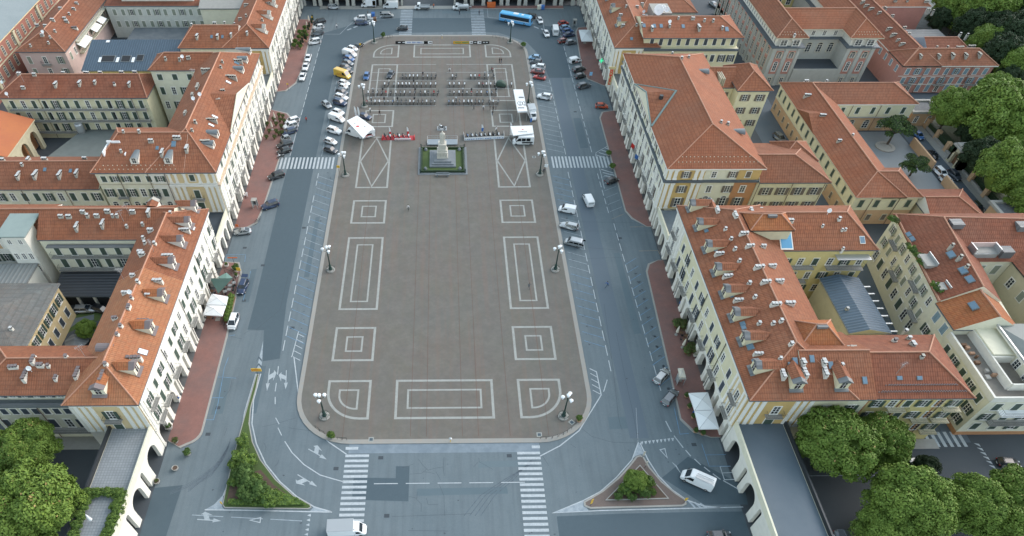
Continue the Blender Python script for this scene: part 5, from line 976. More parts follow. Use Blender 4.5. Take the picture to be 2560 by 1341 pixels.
s=MB(); s.box(107.6,112.6,98.3,98.6,13.0,14.4,1); s.box(107.6,112.6,100.3,100.5,13.6,15.6,0); s.box(107.5,107.7,98.3,100.6,13,15.6,1); s.box(112.5,112.7,98.3,100.6,13,15.6,1); s.box(107.6,112.6,98.5,100.4,13.3,14.55,2); s.build('roof_terrace',[PINKL,METL,CONC],q); s=MB(); s.box(113.4,115.8,98.2,100.2,13.2,14.9); s.build('roof_terrace',[SLATE],q)
wrow(b,(109.5,98),(116,98),9.4,2,1.3,2.2,'c',sh=SHP); wrow(b,(109.5,98),(116,98),5.6,2,1.3,2.2,'c',sh=SHP); MB().box(116.6,130,80,97.9,0,12.6).build('east_wing_wall',CREAMD,b); rX=roof(b,116.1,130.5,79.6,99.5,12.9,3.6,'y',6,0,T2,fas=METD); chim(fr,'g',[(2500,618,1),(2524,566,1),(2492,570,1)]); sky(fr,[(2552,580,.9,1.1)])
wrow(b,(116.6,97),(116.6,81),8.5,4,1.3,2,'cg',sh=SHP)
# roof garden shrubs are added with the plants
b=thing('modern_apartment_block','cream modern block with white stepped balconies and grey-green roof, right edge','building',(105,70,0))
box(b,95.1,128,64.3,79.5,0,10.8,CREAM2); box(b,102.9,128,66.8,79.5,10.8,13.6,CREAM2,'penthouse_wall'); r=roof(b,102.3,129,65.8,79.8,13.6,1.2,'x',3,0,mat('green_grey_sheet',(.17,.195,.185),.6,[(.5,.5,(.13,.15,.15)),(2,.4,(.21,.23,.22))]),caps=False,fas=TRIM); box(b,95.3,102.9,64.5,79.5,10.8,10.95,mat('balcony_floor',(.22,.20,.17),.8,[(1,.5,(.15,.13,.12))]),'terrace_floor')
MB().box(94.9,95.3,64.1,79.5,10.5,11.8).box(95.3,128,64.1,64.4,10.5,11.8).box(98.6,98.9,66.5,79.5,10.9,12.6).box(98.9,102.8,66.3,66.6,10.9,12.6).box(98.9,102.8,72.6,72.9,10.9,12.6).build('parapet',WHITE,b)
box(b,98.9,102.9,73,79.4,10.9,12.9,CREAM2,'inner_terrace'); MB().box(102.0,102.3,66,79.5,13.9,14.2).build('gutter',METL,b)
for k in range(9): x,y=random.uniform(95.8,98.2),random.uniform(66,78); MB().box(x,x+random.uniform(.3,1),y,y+random.uniform(.3,.9),10.95,11.2+random.uniform(0,.5)).build('planter_box',random.choice([WOOD,CONC,TERRA]),b)
for z in (8.0,5.0,2.0): wrow(b,(95.1,79),(95.1,64.8),z,5,1.2,1.8,'co',sh=SHG); wrow(b,(95.6,64.3),(127,64.3),z,9,1.3,1.8,'co',sh=SHG)
balcony(b,(95.1,79),(95.1,64.8),4,7.9,3.6,1.1); balcony(b,(95.1,79),(95.1,64.8),9,4.9,4,1.1); balcony(b,(95.6,64.3),(127,64.3),6,7.9,7,1.6,WHT); balcony(b,(95.6,64.3),(127,64.3),6,4.9,7,1.4,CONC); panel(b,(95.1,79.5),(95.1,64.3),0,15.2,0,1,RUST,.05,'plinth'); panel(b,(95.1,64.3),(128,64.3),0,33,0,1,RUST,.05,'plinth'); wrow(b,(102.9,79),(102.9,67),11,4,1.3,1.7,'g')
# ================= VEHICLES
def carpaint(name,c,rough=.28,metal=.0):
    m=mat('paint_'+name,c,rough,metal=metal,spec=.6)
    try: m.node_tree.nodes['Principled BSDF'].inputs['Coat Weight'].default_value=.6; m.node_tree.nodes['Principled BSDF'].inputs['Coat Roughness'].default_value=.06
    except: pass
    return m
PC={'white':carpaint('white',(.78,.80,.81)),'silver':carpaint('silver',(.42,.44,.45),.3,.6),'grey':carpaint('grey',(.16,.18,.20),.3,.5),'dark grey':carpaint('dark_grey',(.045,.055,.07)),'black':carpaint('black',(.012,.014,.018)),'navy blue':carpaint('navy',(.015,.035,.09)),'blue':carpaint('blue',(.04,.13,.33)),'light blue':carpaint('light_blue',(.22,.40,.58)),'red':carpaint('red',(.42,.03,.02)),'dark red':carpaint('dark_red',(.20,.03,.02)),'orange red':carpaint('orange_red',(.52,.07,.02)),'yellow':carpaint('yellow',(.70,.45,.06)),'beige grey':carpaint('beige',(.30,.30,.27),.3,.3)}
KINDS=dict( # L, W, belt, roof, windshield base/top, rear top/base, nose drop
 hatchback=(3.95,1.72,.93,1.48,.95,.25,-1.40,-1.80,.18),sedan=(4.6,1.8,.93,1.43,1.05,.32,-1.05,-1.75,.16),wagon=(4.6,1.8,.95,1.48,1.05,.35,-1.85,-2.15,.18),
 suv=(4.45,1.85,1.08,1.68,1.0,.35,-1.75,-2.08,.12),minivan=(4.4,1.8,1.05,1.68,1.45,.55,-1.80,-2.10,.25),smart=(2.7,1.56,1.0,1.55,.95,.35,-1.0,-1.28,.2),coupe=(4.1,1.75,.9,1.42,.85,.2,-.75,-1.7,.14))
WM={}
def wheelmesh(r,w):
    k=(r,w)
    if k not in WM:
        t=MB(); n=16; prof=[(r*.62,-w/2),(r*.93,-w/2),(r,-w*.3),(r,w*.3),(r*.93,w/2),(r*.62,w/2)]
        vs=[(q*math.cos(2*PI*i/n),y,q*math.sin(2*PI*i/n)) for q,y in prof for i in range(n)]
        t.add(vs,[(k_*n+i,(k_+1)*n+i,(k_+1)*n+(i+1)%n,k_*n+(i+1)%n) for k_ in range(5) for i in range(n)])
        rm=MB(); 
        for s in (-1,1):
            rm.add([(r*.64*math.cos(2*PI*i/n),s*w*.42,r*.64*math.sin(2*PI*i/n)) for i in range(n)],[tuple(range(n))[::s]])
            for j in range(5):
                a=2*PI*j/5; rm.tube((0,s*w*.46,0),(r*.6*math.cos(a),s*w*.46,r*.6*math.sin(a)),.03,4,1)
        WM[k]=(t.mesh('tyre',RUBBER,True),rm.mesh('rim',[METD,RIM]))
    return WM[k]
def addwheels(root,xs,W,r=.31,w=.2):
    for x in xs:
        for s in (-1,1):
            tm,rm=wheelmesh(r,w); o=bpy.data.objects.new('wheel',tm); COL.objects.link(o); o.parent=root; o.location=(x,s*(W/2-w/2+.01),r); part(rm,'rim',o)
def lights(root,L,W,z,sx=.0):
    for s in (-1,1):
        part(MB().box(L/2-.22,L/2-.03-sx,s*W*.30-.14,s*W*.30+.14,z-.07,z+.07).mesh('headlight',HEADL),'headlight',root); part(MB().box(-L/2+.0,-L/2+.1,s*W*.40-.1,s*W*.40+.1,z,z+.22).mesh('taillight',TAILL),'taillight',root)
    part(MB().box(-L/2-.02,-L/2+.03,-.26,.26,z-.22,z-.1).mesh('number_plate',WHT),'number_plate',root)
def loft(st,smooth=True):
    """st: list of (x, half width, z bottom, z top, crown)"""
    b=MB(); n=10
    for (x,w,z0,z1,c) in st:
        P=[(-w*.90,z0),(-w,z0+.18),(-w,z0+(z1-z0)*.62),(-w*.95,z1-.04),(-w*.80,z1+c*.6),(w*.80,z1+c*.6),(w*.95,z1-.04),(w,z0+(z1-z0)*.62),(w,z0+.18),(w*.90,z0)]
        b.v+=[(x,p[0],p[1]) for p in P]
    for k in range(len(st)-1):
        for i in range(n): b.f.append((k*n+i,k*n+(i+1)%n,(k+1)*n+(i+1)%n,(k+1)*n+i)); b.m.append(0)
    b.f.append(tuple(range(n-1,-1,-1))); b.m.append(0); b.f.append(tuple((len(st)-1)*n+i for i in range(n))); b.m.append(0)
    return b
def make_car(kind,color,rooftop=None,openrear=False,convertible=False):
    L,W,bz,rz,wb,wt,rt_,rb,nd=KINDS[kind]; h=L/2; p=PC[color]; w=W/2
    root=bpy.data.objects.new('parked_car',None); COL.objects.link(root); root.empty_display_size=.5
    b=loft([(-h,w*.78,.42,bz-.22,0),(-h+.10,w*.93,.26,bz-.08,.02),(-h+.5,w,.2,bz,.03),(rb+.2,w,.2,bz,.02),(wb,w,.2,bz-.02,.02),(wb+.35,w*.99,.2,bz-.06,.03),(h-.45,w*.95,.2,bz-nd-.02,.04),(h-.14,w*.86,.24,bz-nd-.14,.03),(h,w*.66,.38,bz-nd-.32,0)])
    part(b.mesh('body',p,True),'body',root)
    # cabin glass and roof
    gw=w*.93; tw=w*.70; z0=bz-.03
    if not convertible:
        g=MB(); g.add([(wb,-gw,z0),(wb,gw,z0),(rb,gw,z0),(rb,-gw,z0),(wt,-tw,rz-.05),(wt,tw,rz-.05),(rt_,tw,rz-.05),(rt_,-tw,rz-.05)],[(0,1,5,4),(1,2,6,5),(2,3,7,6),(3,0,4,7),(4,5,6,7)]); part(g.mesh('windows',CARGL),'windows',root)
        r=MB(); r.add([(wt+.05,-tw-.03,rz-.09),(wt+.05,tw+.03,rz-.09),(rt_-.05,tw+.03,rz-.09),(rt_-.05,-tw-.03,rz-.09),(wt-.1,-tw*.86,rz),(wt-.1,tw*.86,rz),(rt_+.12,tw*.86,rz-.01),(rt_+.12,-tw*.86,rz-.01)],[(0,1,5,4),(1,2,6,5),(2,3,7,6),(3,0,4,7),(4,5,6,7)])
        for s in (-1,1):
            for (xa,xb) in ((wb,wt),(rb,rt_),((wt+rt_)/2+.1,(wt+rt_)/2+.1)): r.tube((xa,s*(gw+.005),z0),(xb,s*(tw+.005),rz-.06),.045,5)
        part(r.mesh('roof',p if rooftop is None else rooftop),'roof',root)
    else:
        g=MB(); g.add([(wb,-gw,z0),(wb,gw,z0),(wt,tw,rz-.25),(wt,-tw,rz-.25)],[(0,1,2,3),(3,2,1,0)]); part(g.mesh('windscreen',CARGL),'windscreen',root)
        s_=MB().box(wt-1.6,wt,-gw*.8,gw*.8,bz-.02,bz+.04,0)
        for yy in (-.38,.38): s_.box(wt-.75,wt-.6,yy-.22,yy+.22,bz,bz+.4,0)
        part(s_.mesh('seats',BLACK),'seats',root)
    if openrear: part(MB().add([(rb-.05,-gw*.9,rz),(rb-.05,gw*.9,rz),(rb-.9,gw*.85,rz+.15),(rb-.9,-gw*.85,rz+.15),(rb-.05,-gw*.9,rz-.06),(rb-.05,gw*.9,rz-.06),(rb-.9,gw*.85,rz+.09),(rb-.9,-gw*.85,rz+.09)],[(0,1,2,3),(7,6,5,4),(2,6,7,3),(0,3,7,4),(1,5,6,2)]).mesh('tailgate',p),'tailgate',root)
    part(MB().box(-h+.55,h-.6,-w*.985,w*.985,.17,.3).mesh('sill',BLACK),'sill',root)
    for s in (-1,1): part(MB().box(wb-.35,wb-.15,s*(gw+.06)-.1,s*(gw+.06)+.1,bz,bz+.15).mesh('mirror',p),'mirror',root)
    part(MB().box(h-.06,h+.01,-.45,.45,.45,.6).mesh('grille',BLACK),'grille',root)
    r=.31 if L>3 else .28; addwheels(root,(-h+.78 if L>3 else -h+.45,h-.82 if L>3 else h-.5),W+.02,r); lights(root,L,W,bz-nd-.18)
    return root
def make_van(kind,color,side=None):
    p=PC[color]; root=bpy.data.objects.new('van',None); COL.objects.link(root); root.empty_display_size=.5
    if kind=='van': L,W,H,bz,wb,wt,nd=5.6,2.0,2.45,1.25,2.15,1.35,.25
    elif kind=='minibus': L,W,H,bz,wb,wt,nd=5.9,2.0,2.6,1.3,2.2,1.45,.3
    elif kind=='midvan': L,W,H,bz,wb,wt,nd=4.9,1.9,1.95,1.1,1.75,1.0,.2
    else: L,W,H,bz,wb,wt,nd=4.3,1.8,1.85,1.05,1.35,.65,.2
    h=L/2; w=W/2
    b=loft([(-h,w*.95,.35,H-.25,0),(-h+.08,w*.99,.25,H-.1,.03),(-h+.5,w,.25,H-.06,.05),(wt-.4,w,.25,H-.06,.05),(wt,w*.97,.25,H-.12,.03),(wb,w*.99,.25,bz,.02),(h-.3,w*.92,.25,bz-nd,.04),(h-.05,w*.8,.3,bz-nd-.25,0),(h,w*.7,.4,bz-nd-.4,0)])
    part(b.mesh('body',p),'body',root)
    g=MB(); d=.03; g.add([(wb+d,-w*.80,bz+.06),(wb+d,w*.80,bz+.06),(wt+.1+d,w*.76,H-.22),(wt+.1+d,-w*.76,H-.22)],[(0,1,2,3)]); part(g.mesh('windscreen',CARGL),'windscreen',root)
    g=MB()
    for s in (-1,1): g.add([(wb-.15,s*(w+.012),bz+.02),(wt-.75,s*(w+.012),bz+.02),(wt-.75,s*(w+.012)*.985,H-.42),(wt-.05,s*(w+.012)*.985,H-.42)],[(0,1,2,3),(3,2,1,0)])
    if kind in ('minibus','combi'):
        for s in (-1,1):
            for k in range(2): x1=wt-.9-k*1.3; g.add([(x1,s*(w+.012),bz+.02),(x1-1.15,s*(w+.012),bz+.02),(x1-1.15,s*(w+.012)*.985,H-.38),(x1,s*(w+.012)*.985,H-.38)],[(0,1,2,3),(3,2,1,0)])
    part(g.mesh('side_window',CARGL),'side_window',root)
    part(MB().box(-h-.015,-h+.02,-w*.75,w*.75,bz+.1,H-.4).mesh('rear_window',CARGL if kind in('combi','minibus') else METL),'rear_window',root)
    if side:
        for s in (-1,1): 
            for (x0,x1,z0,z1,m_) in side: part(MB().add([(x0,s*(w+.008),z0),(x1,s*(w+.008),z0),(x1,s*(w+.008),z1),(x0,s*(w+.008),z1)],[(0,1,2,3),(3,2,1,0)]).mesh('marking',m_),'marking',root)
    part(MB().box(-h+.6,h-.6,-w*.985,w*.985,.17,.3).mesh('sill',BLACK),'sill',root)
    for s in (-1,1): part(MB().box(wb-.3,wb-.1,s*(w+.12)-.1,s*(w+.12)+.1,bz,bz+.25).mesh('mirror',BLACK),'mirror',root)
    addwheels(root,(-h+.9,h-.9),W+.02,.34 if L>4.5 else .31); lights(root,L,W,bz-nd-.35,.04); return root
CARP={}
def car(px,py,kind,color,ang,label,cat='car',group=None,z=.75,name=None,dy=0,**kw):
    k=(kind,color,tuple(sorted((a,str(c)) for a,c in kw.items())))
    if k not in CARP: CARP[k]=[make_car(kind,color,**kw) if kind in KINDS else make_van(kind,color,**kw),False]
    src,used=CARP[k]; x,y=G(px,py,z); 
    if used: o=dup(src)
    else: o=src; CARP[k][1]=True
    o.name=name or ('van' if kind not in KINDS else 'parked_car'); o.location=(x,y,0.01); o.rotation_euler=(0,0,R_(ang)); tag(o,label,cat)
    if group: o['group']=group
    return o
GL='cars parked in the bays left of the square'; GLO='cars parked along the left pavement'; GR='cars parked right of the square'; GRO='cars parked along the right pavement'
for a in [
 (898,113,'hatchback','black',60,'black car parked by the rounded far left corner of the square',GL),
 (882,121,'hatchback','white',-30,'white hatchback just behind the white van at the far end of the left bays',GL),
 (873,146,'hatchback','blue',-30,'blue hatchback parked next to the white van in the left bays',GL),
 (870,157,'hatchback','grey',-30,'grey hatchback between the blue hatchback and the dark one, left bays',GL),
 (864,167,'hatchback','dark grey',-30,'dark grey hatchback second beyond the yellow van in the left bays',GL),
 (868,176,'hatchback','black',-30,'black hatchback half hidden behind the yellow van',GL),
 (861,207,'hatchback','white',-30,'white hatchback on the near side of the yellow van',GL),
 (859,217,'smart','white',-30,'tiny white city car in the left bays',GL),
 (855,229,'hatchback','dark grey',-32,'dark grey hatchback between two white cars, left bays, near the tiny white car',GL),
 (854,242,'wagon','white',-30,'white estate car between two dark cars in the left bays',GL),
 (850,256,'suv','navy blue',-30,'navy blue car in the left bays beside the white estate',GL),
 (846,280,'hatchback','white',-30,'white hatchback hidden partly by a small white van, left bays',GL),
 (836,326,'suv','white',-28,'white compact off-roader standing alone between gaps in the left bays',GL),
 (827,353,'hatchback','white',-30,'white hatchback beside the nearest dark car of the left bays',GL),
 (827,374,'hatchback','dark grey',-28,'nearest car of the left bays, dark grey, right by the zebra crossing',GL),
 (729,301,'wagon','white',212,'farthest white estate nosing toward the left cafe terrace',GLO),(726,314,'suv','white',210,'white off-roader beside the white estate, left pavement',GLO),
 (722,328,'wagon','navy blue',212,'dark blue estate next to two white cars, left pavement',GLO),(713,346,'smart','silver',210,'small silver car between two dark cars, left pavement',GLO),
 (711,360,'wagon','black',210,'black estate between small silver car and black hatchback',GLO),(710,376,'hatchback','black',208,'nearest black hatchback of the left pavement row, beside the scooter',GLO),
 (690,439,'suv','black',212,'black off-roader parked just past the left zebra crossing',GLO),(675,512,'suv','navy blue',210,'dark blue off-roader with a green tint parked alone by the left brick pavement',GLO),
 (798,53,'wagon','black',205,'black car farthest in the row beside the potted cypresses, far left',GLO),(796,67,'hatchback','white',203,'white hatchback with red object on its rear, far left row',GLO),(793,82,'minivan','grey',205,'grey people carrier in the far left row by the planters',GLO),(786,104,'minivan','white',205,'white people carrier nearest in the far left planter row',GLO),
 (770,144,'sedan','white',-92,'farthest of three white taxis in line on the left',  'white taxis in line'),(764,166,'sedan','white',-92,'middle of three white taxis in line on the left','white taxis in line'),(756,191,'sedan','white',-92,'nearest of three white taxis in line on the left','white taxis in line'),
 (606,578,'coupe','silver',190,'silver rounded coupe by the left arched link',None),(583,804,'minivan','white',-92,'white people carrier parked beside the hedge of the left cafe',None),
 (817,261,'hatchback','silver',-55,'silver hatchback pulling out across the left road',None),
 (916,190,'hatchback','blue',-94,'blue car standing on the square near its left edge',None),(977,185,'sedan','dark grey',-105,'dark grey saloon standing among the painted motorcycle bays',None),(911,290,'sedan','navy blue',-28,'dark blue saloon behind the big white event tent',None),
 (834,17,'minivan','silver',0,'silver people carrier parked by the far arcade',None),(900,46,'suv','white',190,'white off-roader on the far hatched island',None),(904,56,'wagon','navy blue',0,'dark blue estate beside the white off-roader on the far hatched island',None),(969,38,'combi','silver',5,'silver square-backed van-like car on the far hatched island',None),(1006,70,'hatchback','black',180,'black hatchback driving over the far left zebra crossing',None),
 (1325,39,'wagon','black',155,'black car half hidden behind the blue bus',None),(1350,51,'hatchback','white',-82,'small white car just right of the blue bus',None),(1366,84,'hatchback','white',-82,'small white car beside the white van near the far right corner',None),
 (1409,57,'hatchback','red',22,'farthest red car on the far right pavement row',GRO),(1414,68,'hatchback','light blue',20,'pale blue car beside the farthest red one',GRO),(1420,76,'hatchback','blue',20,'mid blue car in the far right pavement row',GRO),(1422,86,'sedan','navy blue',20,'dark navy saloon in the far right pavement row',GRO),(1409,101,'hatchback','dark red',22,'dark red hatchback in the far right pavement row',GRO),(1428,105,'hatchback','grey',20,'grey hatchback near the white cafe canopy, far right',GRO),
 (1336,143,'hatchback','light blue',170,'pale blue hatchback farthest in the bays right of the square',GR),(1340,154,'hatchback','dark grey',165,'dark hatchback behind a white car in the bays right of the square',GR),(1346,167,'suv','white',165,'white off-roader between dark and rust red cars, right bays',GR),(1344,178,'sedan','dark red',165,'rust red saloon beside the open red car',GR),
 (1361,241,'suv','white',163,'white off-roader standing alone in the right bays near the tents',GR),
 (1448,173,'suv','black',25,'black boxy off-roader in the far right outer bays',GRO),(1451,189,'hatchback','black',25,'black hatchback beside the black boxy off-roader',GRO),(1460,214,'suv','dark grey',22,'dark grey off-roader by the blue sign, right pavement',GRO),
 (1505,264,'hatchback','orange red',-5,'bright red-orange hatchback alone on the right side road',None),(1530,450,'hatchback','black',28,'black hatchback beside the hatched marking near the right zebra crossing',None),
 (1423,564,'wagon','silver',160,'silver estate in the right bays left of the lone white moving van',None),(1433,606,'combi','silver',158,'silver square-backed car with glass roof beside a street lamp, right bays',None),
 (1655,939,'wagon','silver',48,'silver estate in the outer right bays near the white umbrellas',None),(1676,992,'wagon','grey',48,'dark estate nearest the white umbrellas, outer right bays',None),
 (2263,303,'wagon','black',-82,'black estate farthest along the park street',None),(2297,338,'hatchback','blue',-82,'bright blue car on the park street','cars on the park street'),(2294,366,'sedan','silver',-85,'silver car by the school yard wall','cars on the park street'),(2388,437,'wagon','dark grey',-85,'dark estate below the park gate','cars on the park street'),(2352,431,'minivan','white',-85,'white people carrier beside the yard wall, farther one','cars on the park street'),(2366,452,'minivan','white',-85,'white people carrier beside the yard wall, nearer one','cars on the park street'),(2443,519,'suv','black',-85,'black off-roader at the near end of the park street','cars on the park street'),
 (1949,344,'minivan','grey',-75,'grey people carrier in the alley beside the school',None),(212,772,'wagon','silver',2,'silver estate parked in the left courtyard',None),(254,773,'wagon','black',-20,'black car hidden in the left courtyard beside the silver one',None),
 (1785,11,'sedan','grey',-70,'grey saloon in the side street at the top edge',None),(2555,238,'sedan','white',-60,'white saloon cut by the right edge behind the park trees',None),
 (2294,1156,'wagon','white',8,'white estate half hidden by the right foreground trees',None),(2524,1157,'hatchback','black',-8,'black car at the right edge near the give-way teeth',None),(2338,1204,'hatchback','silver',5,'silver car mostly hidden under the right foreground trees',None),(1800,1339,'hatchback','dark grey',2,'dark car cut by the bottom edge, right of centre',None),(2122,1336,'sedan','grey',3,'grey saloon cut by the bottom edge under the right trees',None),(2440,230,'sedan','silver',-60,'silver car glimpsed by the rose-red building corner',None)]:
    car(a[0],a[1],a[2],a[3],a[4],a[5],group=a[6])
car(606,716,'wagon','navy blue',-94,'dark blue estate with its tailgate open beside the green cafe pavilion',openrear=True)
car(1349,192,'coupe','red',158,'open-topped red car in the bays right of the square',group=GR,convertible=True)
car(2333,385,'coupe','black',-85,'black open-topped car on the park street',group='cars on the park street',convertible=True)
car(874,132,'midvan','white',-30,'white van farthest in the left bays','van',z=1); car(842,294,'midvan','white',-30,'small white van in the left bays beside a white hatchback','van',z=1)
car(1388,74,'van','white',88,'white van driving away near the far right corner','van',z=1.2); car(1471,498,'midvan','white',98,'lone white van driving on the right road','van',z=1); car(1418,522,'smallvan','white',162,'white small delivery van in the right bays','van',z=.9)
car(1439,149,'smallvan','white',22,'white van with dark and red graphics on its side, far right outer bays','van',z=1,side=[(-1.9,-.6,.5,1.3,BLACK),(-.6,.4,.45,.75,RED)])
car(976,12,'van','white',180,'white high-roofed van by the far arcade','van',z=1.2); car(856,184,'van','yellow',-32,'yellow panel van standing out in the left bays','van',z=1.2,side=[(-1.6,1.0,1.0,1.12,RED),(-1.4,.6,1.4,1.5,RED)])
car(886,330,'van','white',150,'white van backed against the big white event tent','van',z=1.2)
car(1308,350,'minibus','white',180,'white minibus with dark pictures on its side in front of the right tent','minibus',z=1.2,side=[(-2.6,.4,.7,1.15,METL)])
o=car(1745,1197,'van','white',150,'white van with roof rack turning in the near right corner','van',z=1.3)
part(MB().box(-2.5,.6,.35,.95,2.62,2.7).box(-2.4,.5,-.1,.0,2.6,2.68).mesh('roof_rack',METL),'roof_rack',o)
# ---- trucks and bus
def make_truck(name,label,px,py,ang,boxL=3.9,boxH=2.0,cab='white',boxm=WHT,flat=False,z=1.3,side=None,cat='truck',W=2.15):
    x,y=G(px,py,z); root=thing(name,label,cat,(x,y,.01),R_(ang)); L=boxL+2.0; h=L/2; w=W/2
    b=loft([(h-2.2,w*.93,.35,2.1,.03),(h-1.5,w*.93,.35,2.1,.05),(h-1.15,w*.9,.35,2.0,.03),(h-.62,w*.9,.35,1.25,.02),(h-.2,w*.82,.35,.95,.03),(h,w*.6,.45,.75,0)]); part(b.mesh('cab',PC[cab]),'cab',root)
    part(MB().add([(h-.58,-w*.72,1.3),(h-.58,w*.72,1.3),(h-1.08,w*.7,1.95),(h-1.08,-w*.7,1.95)],[(0,1,2,3)]).mesh('windscreen',CARGL),'windscreen',root)
    g=MB()
    for s in (-1,1): g.add([(h-.8,s*w*.945,1.25),(h-1.7,s*w*.945,1.25),(h-1.7,s*w*.945,1.85),(h-1.2,s*w*.945,1.85)],[(0,1,2,3),(3,2,1,0)])
    part(g.mesh('side_window',CARGL),'side_window',root); part(MB().box(-h,h-2,-.5,.5,.45,.7).mesh('chassis',BLACK),'chassis',root)
    if not flat:
        bb=MB().box(-h,-h+boxL,-w,w,.75,.75+boxH); part(bb.mesh('cargo_box',boxm),'cargo_box',root); part(MB().box(-h-.02,-h+boxL+.02,-w-.02,w+.02,.7,.8).box(-h-.02,-h+boxL+.02,-w-.02,w+.02,.72+boxH,.79+boxH).mesh('box_trim',METL),'box_trim',root)
        part(MB().box(-h+boxL+.02,-h+boxL+.25,-w*.6,w*.6,2.15,2.4).mesh('wind_deflector',WHT),'wind_deflector',root)
    else:
        part(MB().box(-h,-h+boxL,-w,w,.8,.92).box(-h,-h+boxL,-w,-w+.05,.92,1.3).box(-h,-h+boxL,w-.05,w,.92,1.3).box(-h,-h+.05,-w,w,.92,1.3).box(-h+boxL-.05,-h+boxL,-w,w,.92,1.5).mesh('flatbed',METL),'flatbed',root)
    if side:
        for (x0,x1,z0,z1,m_) in side:
            for s in (-1,1): part(MB().add([(x0,s*(w+.01),z0),(x1,s*(w+.01),z0),(x1,s*(w+.01),z1),(x0,s*(w+.01),z1)],[(0,1,2,3),(3,2,1,0)]).mesh('marking',m_),'marking',root)
    addwheels(root,(-h+.9,h-.95),W+.02,.36,.24); lights(root,L,W,.65,.05); return root
make_truck('box_truck','white box truck driving along the bottom edge of the photo',868,1322,2,4.3,2.0)
make_truck('box_truck','white delivery truck with fruit picture on its side by the far arcade',921,9,180,3.6,2.3,side=[(-2.7,-1.6,.95,2.6,mat('fruit_picture',(.45,.25,.04),.6,[(3,.8,(.08,.2,.04)),(5,.7,(.5,.08,.03))]))])
make_truck('box_truck','white box truck parked nose forward between the two right event tents',1330,283,-84,3.4,2.0)
o=make_truck('flatbed_truck','white flatbed truck beside the far left crossing',1055,14,180,3.6,1,flat=True)
o=make_truck('crane_truck','white crane truck near the far end of the crossing',1152,15,180,4.0,1,flat=True)
part(MB().box(-2.8,.9,-.5,.5,1.2,1.75).mesh('crane_bed',WHT),'crane_bed',o); part(MB().tube((.8,0,2.1),(-3.9,0,.9),.18,6).tube((-2.6,.9,1.2),(-2.6,1.4,0.1),.09).tube((.6,.9,1.2),(.6,1.4,.1),.09).mesh('crane_arm',METL),'crane_arm',o)
x,y=G(1290,46,1.6); bus=thing('bus','bright blue coach parked at the far right end of the square','bus',(x,y,.01),R_(-24))
BB=carpaint('coach_blue',(.13,.40,.72)); BB2=carpaint('coach_roof_blue',(.13,.52,.85))
L,w=12.0,1.25; h=L/2
part(loft([(-h,w*.9,.4,2.75,0),(-h+.15,w,.32,2.9,0),(h-.6,w,.32,2.9,0),(h-.1,w*.97,.32,2.3,0),(h,w*.9,.4,1.2,0)]).mesh('body',BB),'body',bus)
part(MB().add([(-h+.1,-w*.98,2.86),(h-.7,-w*.98,2.86),(h-.7,w*.98,2.86),(-h+.1,w*.98,2.86),(-h+.3,-w*.8,3.08),(h-1,-w*.8,3.08),(h-1,w*.8,3.08),(-h+.3,w*.8,3.08)],[(4,5,6,7),(0,1,5,4),(1,2,6,5),(2,3,7,6),(3,0,4,7)]).mesh('roof',BB2),'roof',bus)
g=MB()
for s in (-1,1): g.box(-h+.5,h-.75,s*(w+.004)-.01,s*(w+.004)+.01,1.45,2.6)
part(g.mesh('window_band',CARGL),'window_band',bus); part(MB().add([(h+.01,-w*.8,1.3),(h+.01,w*.8,1.3),(h-.08,w*.85,2.3),(h-.5,w*.85,2.75),(h-.5,-w*.85,2.75),(h-.08,-w*.85,2.3)],[(0,1,2,5),(5,2,3,4)]).mesh('windscreen',CARGL),'windscreen',bus)
m_=MB(); 
for s in (-1,1): m_.box(-h+.3,h-.5,s*(w+.004)-.012,s*(w+.004)+.012,1.3,1.42)
part(m_.mesh('stripe',WHT),'stripe',bus); part(MB().box(-1,.8,-.6,.6,3.08,3.22).box(2,2.8,-.4,.4,3.08,3.2).mesh('roof_unit',WHT),'roof_unit',bus); addwheels(bus,(-h+2.6,h-2.4),2.52,.48,.3); lights(bus,L,2.5,.8,.02)
